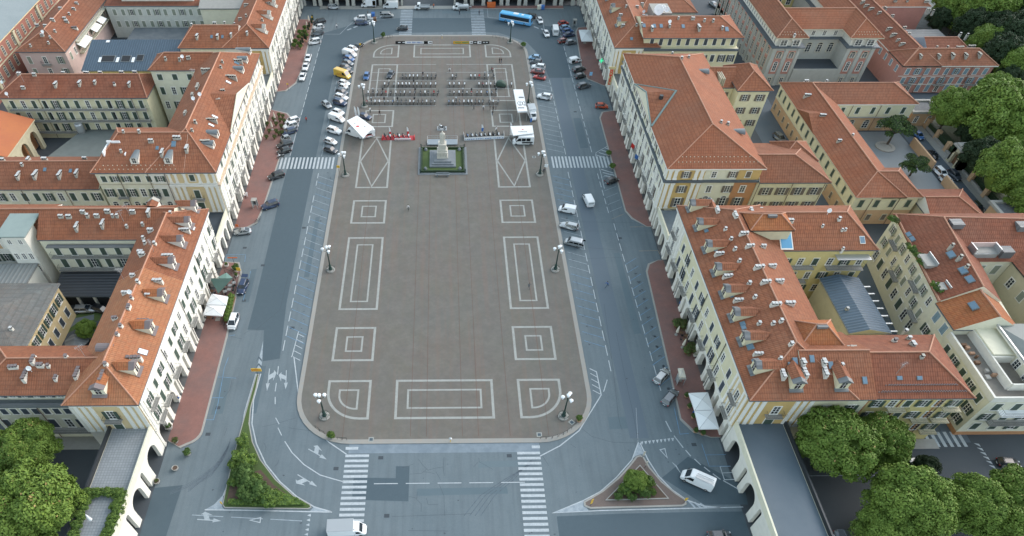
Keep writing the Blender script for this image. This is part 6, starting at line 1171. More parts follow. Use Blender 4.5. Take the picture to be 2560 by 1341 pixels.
# ---- motorcycles
def make_bike(color,kind):
    root=bpy.data.objects.new('motorcycle',None); COL.objects.link(root); root.empty_display_size=.3; pm={'black':BLACK,'grey':PC['grey'],'red':PC['red'],'white':PC['white'],'blue':PC['blue'],'silver':PC['silver'],'orange':ORANGE}[color]
    for x in (-.72,.74):
        t=MB(); n=14; r=.31
        prof=[(r*.7,-.04),(r*.95,-.055),(r,0),(r*.95,.055),(r*.7,.04)]
        t.add([(q*math.cos(2*PI*i/n),yy,q*math.sin(2*PI*i/n)) for q,yy in prof for i in range(n)],[(k*n+i,(k+1)*n+i,(k+1)*n+(i+1)%n,k*n+(i+1)%n) for k in range(4) for i in range(n)])
        o=part(t.mesh('wheel',RUBBER,True),'wheel',root,(x,0,r)); rm=MB()
        for j in range(6): rm.tube((0,0,0),(r*.68*math.cos(PI*j/3),0,r*.68*math.sin(PI*j/3)),.02,4)
        part(rm.mesh('rim',RIM),'rim',o)
    b=MB(); b.add([(-.35,-.16,.42),(.4,-.16,.4),(.4,.16,.4),(-.35,.16,.42),(-.3,-.14,.72),(.45,-.14,.75),(.45,.14,.75),(-.3,.14,.72)],[(3,2,1,0),(4,5,6,7),(0,1,5,4),(1,2,6,5),(2,3,7,6),(3,0,4,7)],1)
    b.add([(-.05,-.13,.74),(.52,-.12,.76),(.52,.12,.76),(-.05,.13,.74),(0,-.13,.93),(.42,-.15,1.0),(.42,.15,1.0),(0,.13,.93)],[(4,5,6,7),(0,1,5,4),(1,2,6,5),(2,3,7,6),(3,0,4,7)],0); b.tube((-.3,.12,.45),(-.95,.16,.5),.05,6,1); b.tube((.45,0,.8),(.76,0,.32),.05,6,1); b.add([(-.95,-.12,.72),(-.4,-.12,.66),(-.4,.12,.66),(-.95,.12,.72),(-1.05,0,.86)],[(0,1,4),(1,2,4),(2,3,4),(3,0,4)],0)
    part(b.mesh('body',[pm,BLACK]),'body',root)
    part(MB().add([(-.85,-.13,.80),(-.05,-.16,.84),(-.05,.16,.84),(-.85,.13,.80),(-.88,-.1,.90),(-.05,-.12,.90),(-.05,.12,.90),(-.88,.1,.90)],[(4,5,6,7),(0,1,5,4),(1,2,6,5),(2,3,7,6),(3,0,4,7)]).mesh('seat',BLACK),'seat',root)
    part(MB().tube((.42,-.38,1.05),(.5,0,1.0),.022,5).tube((.5,0,1.0),(.42,.38,1.05),.022,5).box(.38,.42,-.42,-.34,1.1,1.2).box(.38,.42,.34,.42,1.1,1.2).mesh('handlebar',METD),'handlebar',root)
    if kind=='screen': part(MB().add([(.62,-.2,.85),(.62,.2,.85),(.48,.17,1.3),(.48,-.17,1.3),(.86,0,.9),(.55,0,1.36)],[(0,4,5,3),(4,1,2,5),(3,5,4,0),(5,2,1,4)]).mesh('fairing',PC['white'] if color!='red' else PC['red']),'fairing',root)
    if kind=='box': part(MB().box(-1.12,-.78,-.22,.22,.92,1.24).mesh('top_box',BLACK if color!='black' else METL),'top_box',root)
    part(MB().box(.72,.82,-.08,.08,.78,.94).mesh('headlight',HEADL),'headlight',root); return root
BKP={}
random.seed(21)
def bike(x,y,ang,label,color,kind,group,z=SQZ,cat='motorcycle'):
    k=(color,kind)
    if k not in BKP: BKP[k]=[make_bike(color,kind),0]
    o=BKP[k][0] if not BKP[k][1] else dup(BKP[k][0]); BKP[k][1]=1
    o.name='motorcycle'; o.location=(x,y,z); o.scale=(1.12,1.12,1.15); o.rotation_euler=(0,0,R_(ang)); tag(o,label,cat,group); return o
f5=lambda v:(660+v/4.788); f7=lambda v:1100+v/4.788
ROWS=[('left','farthest',205.7,f5,(1660,1700,1748,1793,1840,1903,1957,2005,2055)),('left','second farthest',200.5,f5,(1443,1490,1557,1610,1655,1697,1740,1790,1832,1885,1940,1997,2055)),
('left','second nearest',195.3,f5,(1248,1305,1358,1415,1457,1518,1575,1632,1685,1748,1805,1873,1925,1965,2033,2083)),('left','nearest',189.6,f5,(1232,1283,1332,1380,1440,1485,1543,1600,1643,1700,1748,1795,1842,1895,1945,1997,2043)),
('right','farthest',205.7,f7,(152,193,367,420,470,535,580,643)),('right','second farthest',200.5,f7,(113,170,227,295,465,513,555,603,655)),('right','second nearest',195.3,f7,(120,170,227,272,323,377,445,493,563,620,672)),('right','nearest',189.6,f7,(108,152,192,235,288,335,376,425,468,514,592,640,697))]
SPECIAL={('left','second nearest',4):'red',('left','second nearest',14):'red',('left','nearest',0):'red',('right','farthest',4):'red',('right','second nearest',5):'red',('right','second farthest',5):'red'}
for side,row,yy,fn,xs in ROWS:
    for i,v in enumerate(xs):
        pyy=Pj_y=None
        py={205.7:198,200.5:218,195.3:239,189.6:262}[yy]; x,y=G(fn(v),py-2,.5)
        col=SPECIAL.get((side,row,i)) or random.choice(['black','black','black','grey','grey','silver','white','blue']); kd=random.choice(['screen','box','plain','plain','screen'])
        bike(x,y+.8,-90+random.uniform(-9,9),'%s motorcycle, %s from left in the %s row, %s group of bikes'%(col if col!='silver' else 'silvery',ORD[i],row,side),col,kd,'motorcycles parked in rows on the square')
for a in ((1230.5,176,-80,'red motorcycle standing alone behind the right group of bikes','red','plain'),(1278,213,-90,'black motorcycle standing alone right of the covered vehicle','black','screen'),(1105,321,160,'white and black motorcycle on the small display platform by the statue','white','screen'),(701,392,215,'white and black scooter parked at the left end of the zebra crossing','white','box')):
    x,y=G(a[0],a[1],.5); bike(x,y,a[2],a[3],a[4],a[5],'single motorcycles',z=.02 if a[0]==701 else (SQZ+.1 if a[0]==1105 else SQZ))
x,y=G(1105,323,0); tag(MB().box(x-1.4,x+1.4,y-1.1,y+1.1,SQZ,SQZ+.1).build('display_platform',mat('grey_board',(.3,.32,.33),.7)),'small square display platform behind the statue','platform')
# covered vehicle
x,y=G(1253,213,.6); t=thing('covered_vehicle','small vehicle under a dark green cover beside the right group of motorcycles','covered vehicle',(x,y,SQZ),R_(-15))
part(loft([(-1.7,.5,.3,.9,0),(-1.3,.8,.2,1.5,.1),(0,.85,.2,1.75,.12),(1.0,.8,.2,1.3,.05),(1.6,.5,.2,.8,0)]).mesh('cover',mat('green_tarpaulin',(.06,.10,.075),.7,[(3,.6,(.03,.05,.04))]),True),'cover',t); addwheels(t,(-1,1),1.5,.25,.16)
# ---- bicycles leaning by the rack at the left corner and cafe
def bicycle(px,py,ang,label,group=None,z=.02,color=METD):
    x,y=G(px,py,.4); root=thing('bicycle',label,'bicycle',(x,y,z),R_(ang),group)
    for xx in (-.5,.52):
        t=MB(); n=16
        for i in range(n): a=2*PI*i/n; c=2*PI*(i+1)/n; t.tube((.33*math.cos(a),0,.33*math.sin(a)),(.33*math.cos(c),0,.33*math.sin(c)),.02,4)
        part(t.mesh('wheel',RUBBER),'wheel',root,(xx,0,.34))
    part(MB().tube((-.5,0,.34),(-.1,0,.34),.02,4).tube((-.1,0,.34),(-.25,0,.8),.02,4).tube((-.25,0,.78),(.35,0,.82),.02,4).tube((-.1,0,.34),(.38,0,.75),.02,4).tube((.36,0,.95),(.52,0,.34),.02,4).mesh('frame',color),'frame',root)
    part(MB().tube((.36,-.25,.98),(.36,.25,.98),.018,4).mesh('handlebar',METD),'handlebar',root); part(MB().box(-.38,-.14,-.07,.07,.84,.9).mesh('saddle',BLACK),'saddle',root); return root
for i,(px,py,a,l) in enumerate(((640,556,80,'bicycle leftmost in the rack at the corner of the left brick pavement'),(645,553,75,'middle bicycle in the rack at the corner of the left brick pavement'),(650,549,82,'bicycle rightmost in the rack at the corner of the left brick pavement'))): bicycle(px,py,a,l,'bicycles in the corner rack',.15)
bicycle(557,806,60,'bicycle beside the white people carrier and cafe hedge','bicycles by the cafe hedge',.15); bicycle(561,816,100,'second bicycle by the cafe hedge, nearer the brick pavement','bicycles by the cafe hedge',.15)
# ================= PEOPLE
SKIN=mat('skin',(.50,.30,.21),.6); HAIRM=mat('dark_hair',(.04,.028,.02),.7)
def clothm(n,c): return mat('cloth_'+n,c,.85)
CL={'black':clothm('black',(.015,.016,.02)),'white':clothm('white',(.75,.76,.76)),'blue':clothm('blue',(.03,.12,.35)),'grey':clothm('grey',(.12,.13,.14)),'orange':clothm('orange',(.70,.20,.08)),'red':clothm('red',(.45,.04,.03)),'navy':clothm('navy',(.02,.03,.06)),'beige':clothm('beige',(.4,.33,.24)),'jeans':clothm('jeans',(.04,.07,.12))}
def make_person(pose,top,bottom,hair=HAIRM,short=False):
    me=bpy.data.meshes.new('skel'); 
    st={'stand':0,'walk':.28,'run':.45,'ride':0}[pose]; lean={'stand':0,'walk':.04,'run':.14,'ride':.28}[pose]; hz=.93 if pose!='ride' else .92
    V=[(0,0,hz),(lean*.4,0,1.15),(lean,0,1.40),(lean*1.1,0,1.53),(lean*1.25,0,1.66),(lean*1.3,0,1.80)]; Rd=[.135,.125,.13,.055,.095,.06]; E=[(0,1),(1,2),(2,3),(3,4),(4,5)]
    for s in (-1,1):
        k=len(V); q=s*st
        if pose=='ride': V+=[(.0,s*.1,hz-.05),(.38,s*.12,.72),(.2,s*.12,.34 if s>0 else .5),(.34,s*.12,.32 if s>0 else .48)]
        else: V+=[(0,s*.09,hz-.06),(q*.55+.03,s*.1,.50),(q*1.0-(.12 if q<0 else 0),s*.1,.09+(.14 if q<-.3 else 0)),(q*1.0+.15-(.08 if q<0 else 0),s*.11,.045+(.1 if q<-.3 else 0))]
        Rd+=[.095,.065,.045,.04]; E+=[(0,k),(k,k+1),(k+1,k+2),(k+2,k+3)]
        k=len(V); a=-q
        if pose=='ride': V+=[(lean,s*.19,1.38),(lean+.18,s*.24,1.14),(lean+.42,s*.22,1.06),(lean+.50,s*.22,1.05)]
        else: V+=[(lean,s*.19,1.40),(lean+a*.35-.02,s*.25,1.13),(lean+a*.8+.06,s*.26,.90 if pose!='run' else 1.05),(lean+a*.9+.08,s*.26,.82 if pose!='run' else 1.02)]
        Rd+=[.06,.045,.034,.038]; E+=[(2,k),(k,k+1),(k+1,k+2),(k+2,k+3)]
    me.from_pydata(V,E,[]); o=bpy.data.objects.new('tmp',me); COL.objects.link(o); sk=o.modifiers.new('s','SKIN')
    for i,v in enumerate(me.skin_vertices[0].data): v.radius=(Rd[i],Rd[i]*(.8 if 1<=i<=2 else 1)); v.use_root=(i==0)
    sb=o.modifiers.new('b','SUBSURF'); sb.levels=1; sb.render_levels=1
    dg=bpy.context.evaluated_depsgraph_get(); m=bpy.data.meshes.new_from_object(o.evaluated_get(dg)); bpy.data.objects.remove(o)
    m.name='person'; m.materials.clear()
    for q in (SKIN,CL[top],CL[bottom],BLACK): m.materials.append(q)
    for p in m.polygons:
        c=p.center; z=c.z; arm=abs(c.y)>.17 and z>.78
        p.material_index=(0 if z>1.50 or (arm and z<(1.2 if short else .92)) else 1 if z>hz+.03 or arm else (3 if z<.12 else 2)); p.use_smooth=True
    root=bpy.data.objects.new('person',m); COL.objects.link(root)
    h=MB(); h.sphere((lean*1.27-.015,0,1.735),.108,10,6,sz=.95); part(h.mesh('hair',hair,True),'hair',root)
    f=MB(); 
    for s in (-1,1): f.box(lean*1.27+.09,lean*1.27+.115,s*.035-.012,s*.035+.012,1.685,1.70)
    f.box(lean*1.27+.09,lean*1.27+.125,-.012,.012,1.645,1.675); f.box(lean*1.27+.08,lean*1.27+.105,-.025,.025,1.62,1.63); part(f.mesh('face_features',HAIRM),'face_features',root)
    return root
PP={}
def person(px,py,ang,pose,top,bottom,label,z0=SQZ,hair=HAIRM,short=False,helmet=False,rz=None):
    k=(pose,top,bottom,hair.name,short)
    if k not in PP: PP[k]=[make_person(pose,top,bottom,hair,short),0]
    o=PP[k][0] if not PP[k][1] else dup(PP[k][0]); PP[k][1]=1; x,y=G(px,py,.9); o.name='person'; o.location=(x,y,z0); o.rotation_euler=(0,0,R_(ang)); tag(o,label,'person'); return o
for a in ((1249,152,-60,'stand','black','black','person in black at the left of two standing behind the right group of bikes'),(1253.5,152,200,'stand','black','jeans','person in black at the right of two standing behind the right group of bikes'),
 (1184.5,269,30,'walk','grey','black','person walking below the nearest row of bikes, right of centre',SQZ),(1208.5,270,-90,'stand','white','grey','person in a white top below the nearest row of bikes'),(1225,270,0,'stand','black','black','person in black left of the gathering near the far right awning'),(1233,272,90,'stand','black','black','tallest dark figure in the middle of the gathering near the awning'),(1240,269,180,'stand','grey','black','person in grey right of the gathering near the awning'),(1231,284,90,'stand','black','jeans','dark figure standing nearest the camera in the gathering by the awning'),
 (925,276,-40,'stand','white','black','person in a white top and dark trousers behind the left tent car'),(949,283,-60,'walk','black','black','person in black walking near the small square pattern, left'),(1240.5,325,-80,'walk','white','black','person in a white top behind the blue fenced display'),
 (1149,31,-90,'stand','black','navy','person in dark clothes in front of the crane truck',.02),(1198,32,-90,'walk','navy','black','person in dark clothes walking on the far right crossing',.02),(841.5,66,-90,'walk','white','navy','person in a pale top crossing the far left road',.02),(919.5,35,180,'walk','black','black','person in black between the far parked vehicles',.02),(1084,15,-90,'stand','orange','navy','worker in an orange vest beside the flatbed truck',.02),
 (1519,711,200,'run','blue','jeans','person in a blue top running across the right road',.02),(1323,716,-90,'walk','grey','grey','person in grey on the long right rectangle of the square'),(613,491,100,'stand','white','black','white-shirted person at the left of two on the left brick pavement',.14),(617,487,120,'stand','white','white','person all in white at the right of two on the left brick pavement',.14),
 (447,998,80,'walk','blue','white','person in blue stepping out of the left arcade',.14),(872,-0+432,60,'stand','black','black','_'),(868,432,-90,'stand','white','navy','_2'),(1700,760,90,'walk','blue','navy','person in blue under the right arcade',.14),(1360,428,-70,'stand','navy','black','person in dark clothes at the information post by the right zebra crossing')):
    if a[6].startswith('_'): continue
    person(*a)
# riders
x,y=G(765,298,.9); b_=bicycle(765,301,-80,'bicycle ridden on the left road'); b_.location=(x,y,.02); p=person(765,298,-80,'ride','red','black','cyclist in red riding on the left road',.02); p.location=(x+.02,y+.1,.02)
x,y=G(1021,519,.9); b_=bicycle(1021,521,-95,'bicycle ridden across the open middle of the square',z=SQZ); b_.location=(x,y,SQZ); p=person(1021,518,-95,'ride','white','black','cyclist in a white top riding on the open middle of the square'); p.location=(x,y+.1,SQZ)
x,y=G(1124,175,.9); b_=bicycle(1124,176,-90,'bicycle ridden between the two groups of motorcycles',z=SQZ); b_.location=(x,y,SQZ); p=person(1124,175,-90,'ride','white','navy','cyclist in white between the two groups of motorcycles'); p.location=(x,y+.1,SQZ)
# ================= TREES AND PLANTS
rng=np.random.default_rng(5)
def leafmesh(name,rx,ry,rz,nclump,nleaf,ls,mats,blossom=0,lump=.26,flat=.0,core=True):
    """crown: leaf clumps spread over an uneven ellipsoid, with a smaller solid mass of foliage inside"""
    cs=[]
    for i in range(nclump):
        u=rng.normal(size=3); u/=np.linalg.norm(u)
        if u[2]<-.45: u[2]*=-.6
        u/=np.linalg.norm(u); k=rng.uniform(.62,.92); cs.append((u*k,rng.uniform(.7,1.25)*lump))
    V=[];n_per=nleaf//nclump
    P=[];N=[]
    for c,r in cs:
        d=rng.normal(size=(n_per,3)); d/=np.linalg.norm(d,axis=1)[:,None]; d[:,2]=np.where(d[:,2]<-.3,-d[:,2],d[:,2])
        rr=r*rng.uniform(.75,1.08,size=(n_per,1)); P.append(c+d*rr); N.append(d*.75+rng.normal(size=(n_per,3))*.45+c*.2)
    P=np.concatenate(P)*np.array([rx,ry,rz]); N=np.concatenate(N); N/=np.linalg.norm(N,axis=1)[:,None]
    t=np.cross(N,rng.normal(size=N.shape)); t/=np.linalg.norm(t,axis=1)[:,None]; b=np.cross(N,t)
    s=(ls*rng.uniform(.6,1.25,size=(len(P),1))); w=s*.62
    q=np.stack([P-t*s,P+b*w-N*.0,P+t*s*1.05,P-b*w],1); bend=N*s*.25; q[:,0]-=bend; q[:,2]-=bend
    V=q.reshape(-1,3); nf=len(P); me=bpy.data.meshes.new(name)
    cv=np.zeros((0,3)); cf=[]
    if core:
        mb=MB(); mb.sphere((0,0,-.05),.60,14,9)
        cv=np.array(mb.v); nz=1+.12*np.sin(cv[:,0:1]*9+1)*np.cos(cv[:,1:2]*8)*np.sin(cv[:,2:3]*7+2); cv=cv*nz*np.array([rx,ry,rz]); cf=mb.f
    me.vertices.add(len(V)+len(cv)); me.vertices.foreach_set('co',np.concatenate([V,cv]).astype(np.float32).ravel())
    lt=[4]*nf+[len(f) for f in cf]; li=list(range(4*nf))+[i+4*nf for f in cf for i in f]
    me.loops.add(len(li)); me.loops.foreach_set('vertex_index',li); me.polygons.add(len(lt)); me.polygons.foreach_set('loop_start',np.concatenate([[0],np.cumsum(lt)[:-1]]).astype(int)); me.polygons.foreach_set('loop_total',lt)
    for m in mats: me.materials.append(m)
    mi=rng.choice(len(mats) if blossom==0 else 2,size=nf); 
    if len(mats)>=2: mi=(rng.random(nf)<(blossom if blossom else .5)).astype(int)
    if blossom: mi=np.where(P[:,2]>rz*.35,mi,0)
    me.polygons.foreach_set('material_index',np.concatenate([mi,np.zeros(len(cf),int)]).astype(int)); me.update(calc_edges=True); return me
def trunkmesh(h,r,ch):
    b=MB(); b.tube((0,0,-.2),(0,0,h*.5),r*1.15,8,0,r*.9); b.tube((0,0,h*.5),(.1,0,h),r*.9,8,0,r*.6)
    for k in range(6): a=k*1.05+.3; b.tube((0,0,h*(.7+.05*k)),(math.cos(a)*ch*.55,math.sin(a)*ch*.55,h+ch*.35),r*.45,5,0,r*.12)
    return b.mesh('trunk',BARK)
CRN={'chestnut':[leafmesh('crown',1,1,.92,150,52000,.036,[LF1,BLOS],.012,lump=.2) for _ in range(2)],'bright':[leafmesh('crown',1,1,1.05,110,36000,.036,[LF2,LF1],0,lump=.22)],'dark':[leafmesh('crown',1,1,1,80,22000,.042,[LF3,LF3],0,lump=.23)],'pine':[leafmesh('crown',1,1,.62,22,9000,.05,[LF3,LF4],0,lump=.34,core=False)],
 'cone':[leafmesh('crown',.62,.62,1.5,60,9000,.06,[LF3,LF3],0)],'mid':[leafmesh('crown',1,1,.95,120,40000,.036,[LF2,LF1],0,lump=.22)],
 'shrub':[leafmesh('foliage',1,1,.8,26,3500,.075,[LF4,LF1],0,lump=.3) for _ in range(2)],'ball':[leafmesh('foliage',1,1,1,60,7000,.045,[LF4,LF4],0,lump=.16)],'autumn':[leafmesh('foliage',1,1,.8,24,1500,.1,[LF4,LF5],0,lump=.35)],'hedge':[leafmesh('foliage',1,1,1,24,2600,.09,[LF2,LF4],0,lump=.35)]}
TRK={}
def tree(px,py,z,rad,kind,label,trh=None,group=None,sz=1,name='tree',cat='tree',loc=None,i=0):
    x,y=loc or G(px,py,z); t=thing(name,label,cat,(x,y,0),random.uniform(0,6),group); h=trh or max(1.2,z-rad*.55); k=(round(h,1),round(rad,1))
    if k not in TRK: TRK[k]=trunkmesh(h,.05*rad+.07,rad)
    part(TRK[k],'trunk',t); c=part(random.choice(CRN[kind]),'crown',t,(0,0,z)); c.scale=(rad,rad*random.uniform(.95,1.05),rad*sz); return t
GC='chestnut trees by the foreground streets'
for a in [(82,1268,7.5,7.5,'chestnut','large round chestnut tree in the bottom left corner',),(72,1122,6.8,5.0,'chestnut','chestnut tree in front of the left foreground building, behind the corner one'),(-20,1150,5,5.0,'mid','green tree cut by the left edge between two chestnuts'),
 (2090,1115,7.8,6.7,'chestnut','big chestnut tree beside the dark bridge deck, right foreground'),(2200,1105,7.2,5.0,'chestnut','chestnut tree right behind the big one, before the yellow house'),(2272,1262,7.4,6.3,'mid','broad green tree at the bottom right, below the parked white estate'),(2428,1268,6.8,5.1,'mid','green tree at the bottom right between two broad crowns'),(2548,1250,7,5.5,'chestnut','chestnut tree cut by the right edge, bottom right'),(2210,1330,5,4.5,'mid','green crown at the bottom edge, lower right'),(2560,1340,6.5,5.5,'mid','green crown in the bottom right corner')]:
    tree(*a,group=GC)
GP='trees of the park on the right'
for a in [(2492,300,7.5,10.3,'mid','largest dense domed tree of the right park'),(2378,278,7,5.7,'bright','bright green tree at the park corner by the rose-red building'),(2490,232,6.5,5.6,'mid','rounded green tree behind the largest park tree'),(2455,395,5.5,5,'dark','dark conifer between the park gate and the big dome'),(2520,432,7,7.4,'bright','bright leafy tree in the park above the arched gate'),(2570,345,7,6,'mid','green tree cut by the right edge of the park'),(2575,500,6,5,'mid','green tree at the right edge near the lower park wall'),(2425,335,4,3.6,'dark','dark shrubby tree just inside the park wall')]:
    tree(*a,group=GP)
GT='dark trees in the shaded park, top right'
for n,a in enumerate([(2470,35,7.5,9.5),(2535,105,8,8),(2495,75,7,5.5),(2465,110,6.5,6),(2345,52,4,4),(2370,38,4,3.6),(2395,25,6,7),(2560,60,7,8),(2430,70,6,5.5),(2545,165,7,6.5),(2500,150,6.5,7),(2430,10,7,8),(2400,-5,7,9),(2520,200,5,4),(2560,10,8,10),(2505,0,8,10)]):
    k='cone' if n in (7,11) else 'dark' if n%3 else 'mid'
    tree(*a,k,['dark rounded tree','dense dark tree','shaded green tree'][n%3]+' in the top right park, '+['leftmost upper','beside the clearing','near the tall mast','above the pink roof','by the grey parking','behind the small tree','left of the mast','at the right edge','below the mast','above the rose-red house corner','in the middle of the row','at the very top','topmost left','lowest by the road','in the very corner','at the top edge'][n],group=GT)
GS='small ball-shaped trees by the rose-red building'
for n,a in enumerate([(2368,48,3.6,2.4),(2387,60,3.6,2.8),(2404,70,3.6,2.6),(2425,84,3.6,2.4),(2443,92,3.6,2.8),(2462,112,3.6,2.6)]): tree(*a,'mid','small ball-shaped tree, %s from the left along the rose-red building'%ORD[n],group=GS)
tree(2240,325,4.6,4.4,'pine','umbrella-shaped pine leaning over the paved school yard',trh=4); tree(2292,412,3.4,3.4,'pine','low spreading pine by the school yard wall',trh=3)
tree(217,825,3.0,2.0,'bright','small bright tree in the left courtyard beside the grey shed roof'); tree(2316,1168,2.2,2.1,'dark','small dark tree beside the white estate under the right trees')
# ---- shrubs on the traffic islands
def shrub(px,py,z,r,kind,label,sz=1,group=None,sx=1,sy=1,z0=0):
    x,y=G(px,py,z); t=thing('shrub',label,'shrub',(x,y,z0),random.uniform(0,6) if sx==sy else 0,group); f=part(random.choice(CRN[kind]),'foliage',t,(0,0,z-z0)); f.scale=(r*sx,r*sy,r*sz); part(MB().tube((0,0,-.05),(0,0,z-z0),.06,5).mesh('stem',BARK),'stem',t); return t
GI='clipped shrubs on the left traffic island'
for n,a in enumerate([(608,1100,1.1,1.25,'hedge'),(611,1117,1.0,1.0,'shrub'),(600,1140,1.1,1.5,'hedge'),(623,1150,1.1,1.4,'hedge'),(604,1160,.9,1.2,'shrub'),(612,1178,1.6,1.7,'ball'),(590,1183,1.1,1.1,'ball'),(615,1200,1.7,1.8,'ball'),(637,1203,1.3,1.5,'shrub'),(645,1222,1.5,2.1,'ball'),(612,1228,1.4,1.7,'ball'),(625,1240,1.4,1.5,'ball'),(668,1245,1.2,1.9,'shrub'),(690,1240,1.0,1.3,'shrub'),(582,1205,.8,1.0,'shrub'),(583,1160,.8,1.0,'shrub')]):
    shrub(a[0],a[1]+2,a[2]*.85,a[3]*1.02,a[4],['rounded','clipped','domed','leafy'][n%4]+' green shrub, %s from the far tip of the left traffic island'%ORD[n],group=GI,sz=.8)
h=MB(); hp=[G(*p,0) for p in ((575,1250),(572,1264),(640,1267),(768,1265),(745,1250),(700,1232),(690,1250),(640,1258))]
def leafbed(name,poly,z,n,ls,mats,label,cat):
    xs=[p[0] for p in poly]; ys=[p[1] for p in poly]; P=[]
    def ins(x,y):
        c=False; j=len(poly)-1
        for i in range(len(poly)):
            if (poly[i][1]>y)!=(poly[j][1]>y) and x<(poly[j][0]-poly[i][0])*(y-poly[i][1])/(poly[j][1]-poly[i][1])+poly[i][0]: c=not c
            j=i
        return c
    while len(P)<n:
        x=random.uniform(min(xs),max(xs)); y=random.uniform(min(ys),max(ys))
        if ins(x,y): P.append((x,y,z*(.75+.3*math.sin(x*3)*math.sin(y*3.7)+random.uniform(-.15,.1))))
    b=MB(); 
    for x,y,zz in P:
        a=random.uniform(0,6.3); s=ls*random.uniform(.6,1.2); t=random.uniform(-.4,.4); c,s_=math.cos(a)*s,math.sin(a)*s
        b.add([(x-c,y-s_,zz+t*s),(x+s_*.6,y-c*.6,zz-.2*s),(x+c,y+s_,zz-t*s),(x-s_*.6,y+c*.6,zz+.2*s)],[(0,1,2,3)],random.randint(0,len(mats)-1))
    b.prism(shrink(poly,ls),0.1,z*.62,0); o=b.build(name,mats); struct(tag(o,label,cat),'stuff'); return o
o=leafbed('ground_cover',hp,.75,2600,.17,[LF4,LF1],'dense green ground cover along the near edge of the left traffic island','ground cover')
GI2='shrubs in the triangular bed of the right island'
for a in [(1590,1200,2.2,2.0,'mid','large feathery green shrub in the middle of the right island bed'),(1622,1204,1.1,1.15,'shrub','dark green shrub at the right of the feathery one, right island'),(1565,1223,1.1,1.3,'shrub','leafy shrub left of centre in the right island bed'),(1612,1232,1.3,1.15,'ball','egg-shaped clipped shrub in the right island bed'),(1630,1230,.8,.75,'shrub','small leafy shrub right of the egg-shaped one'),(1546,1240,.75,.9,'ball','pale ball shrub at the left of the right island bed'),(1580,1243,.7,.9,'ball','ball shrub at the near edge of the right island bed'),(1597,1222,1.0,1.1,'shrub','dark shrub between the feathery and the egg-shaped one')]:
    if a[4]=='mid': t=thing('shrub',a[5],'shrub',(*G(a[0],a[1],a[2]),.3),0,GI2); f=part(CRN['mid'][0],'foliage',t,(0,0,1.8)); f.scale=(a[3],a[3],a[3]*.9)
    else: shrub(*a[:6],group=GI2,z0=.3)
# ---- potted plants and planters
def pot(px,py,r,h,kind,label,z0=.13,leaf=None,group='round planters',m=None,cat='planter'):
    x,y=G(px,py,.5); t=thing('planter',label,cat,(x,y,z0),0,group); part(MB().lathe((0,0),[(r*.75,0),(r,h*.5),(r*1.05,h),(r*.85,h),(r*.82,h*.85)],14).mesh('pot',m or CONC),'pot',t); part(MB().cyl((0,0),r*.84,r*.84,h*.7,h*.86,12).mesh('soil',SOIL),'soil',t)
    if kind: f=part(random.choice(CRN[kind]),'foliage',t,(0,0,h+(leaf or r)*.5)); f.scale=(leaf or r,)*3
    return t
pot(469,1133,.5,.5,'ball','round planter with green ball shrub and yellow marker near the left brick pavement',0,.8); pot(437,1170,.55,.55,None,'empty round stone planter, farther of two by the left bridge',0); pot(391,1203,.55,.55,'autumn','round stone planter near the left bridge arches, with a little plant',0,.35); pot(423,1069,.65,.8,'ball','round planter with ball shrub at the foot of the left arcade end',.13,.6); pot(438,1103,.5,.4,'autumn','dark brown potted shrub at the corner of the left pavement',.13,.6)
pot(566,663,.55,.6,'shrub','round white planter farthest left by the green cafe pavilion',.14,.35,m=CHW); pot(584,670,.5,.6,'shrub','middle round planter behind the green cafe pavilion',.14,.3,m=CHW); pot(591,675,.6,.6,'ball','planter with dark bush behind the green cafe pavilion',.14,.95,m=CHW); pot(591,689,.4,.5,'shrub','small planter with yellow plant beside the green cafe pavilion',.14,.4,m=CHW)
pot(828,1092,.4,.4,'shrub','bush planter on the kerb of the near left corner of the square',.13,.8); pot(1448,1050,.5,.6,'shrub','planter with bush on the kerb of the near right corner of the square',.13,.65,m=TERRA); pot(1308,116,.4,.5,'shrub','planter with bush at the far right corner of the square',.13,.9); pot(958,91,.4,.5,'ball','dark round bush on the far left kerb of the square',.02,.9)
pot(1521,386,.35,.4,'shrub','bush beside the hatched marking beyond the right zebra crossing',.13,.8); pot(1531,420,.35,.4,'shrub','bush beside the hatched marking before the right zebra crossing',.13,.9)
for n,(px,py) in enumerate(((1716,990),(1723,1017),(1733,1042),(1739,1078),(1757,1084))): pot(px,py,.35,.45,'ball','clipped potted shrub, %s along the white umbrellas'%ORD[n],.13,.55,m=TERRA,group='potted shrubs around the right umbrellas')
for n,(px,py,r) in enumerate(((1690,815,1.2),(1703,818,1.2),(1716,882,1.1),(1732,879,1.1),(1724,872,1.0))): pot(px,py,.4,.5,'autumn','reddish green potted bush, %s at the right terrace cafe'%ORD[n],.13,r,m=WOOD,group='potted bushes at the right cafe')
n=0
for px,py,r in ((750,85,.9),(757,92,.8),(762,84,.9),(768,92,.7),(748,97,.8),(739,108,.9),(748,114,.8),(736,118,.9),(752,120,.7),(762,73,.8)): pot(px,py,.35,.5,'shrub','leafy green potted bush, %s at the far left pavement cafe'%ORD[n],.13,r,m=TERRA,group='potted bushes at the far left cafe'); n+=1
for n,(px,py) in enumerate(((753,113),(757,107),(762,97),(765,100),(771,75),(774,68),(779,58),(782,50))):
    x,y=G(px,py,1); t=thing('potted_cypress','slim potted cypress, %s from the near end, far left pavement'%ORD[n],'planter',(x,y,.13),0,'potted cypresses'); part(MB().lathe((0,0),[(.2,0),(.3,.5),(.26,.5)],10).mesh('pot',TERRA),'pot',t); f=part(CRN['cone'][0],'foliage',t,(0,0,1.4)); f.scale=(.55,.55,.8)
n=0
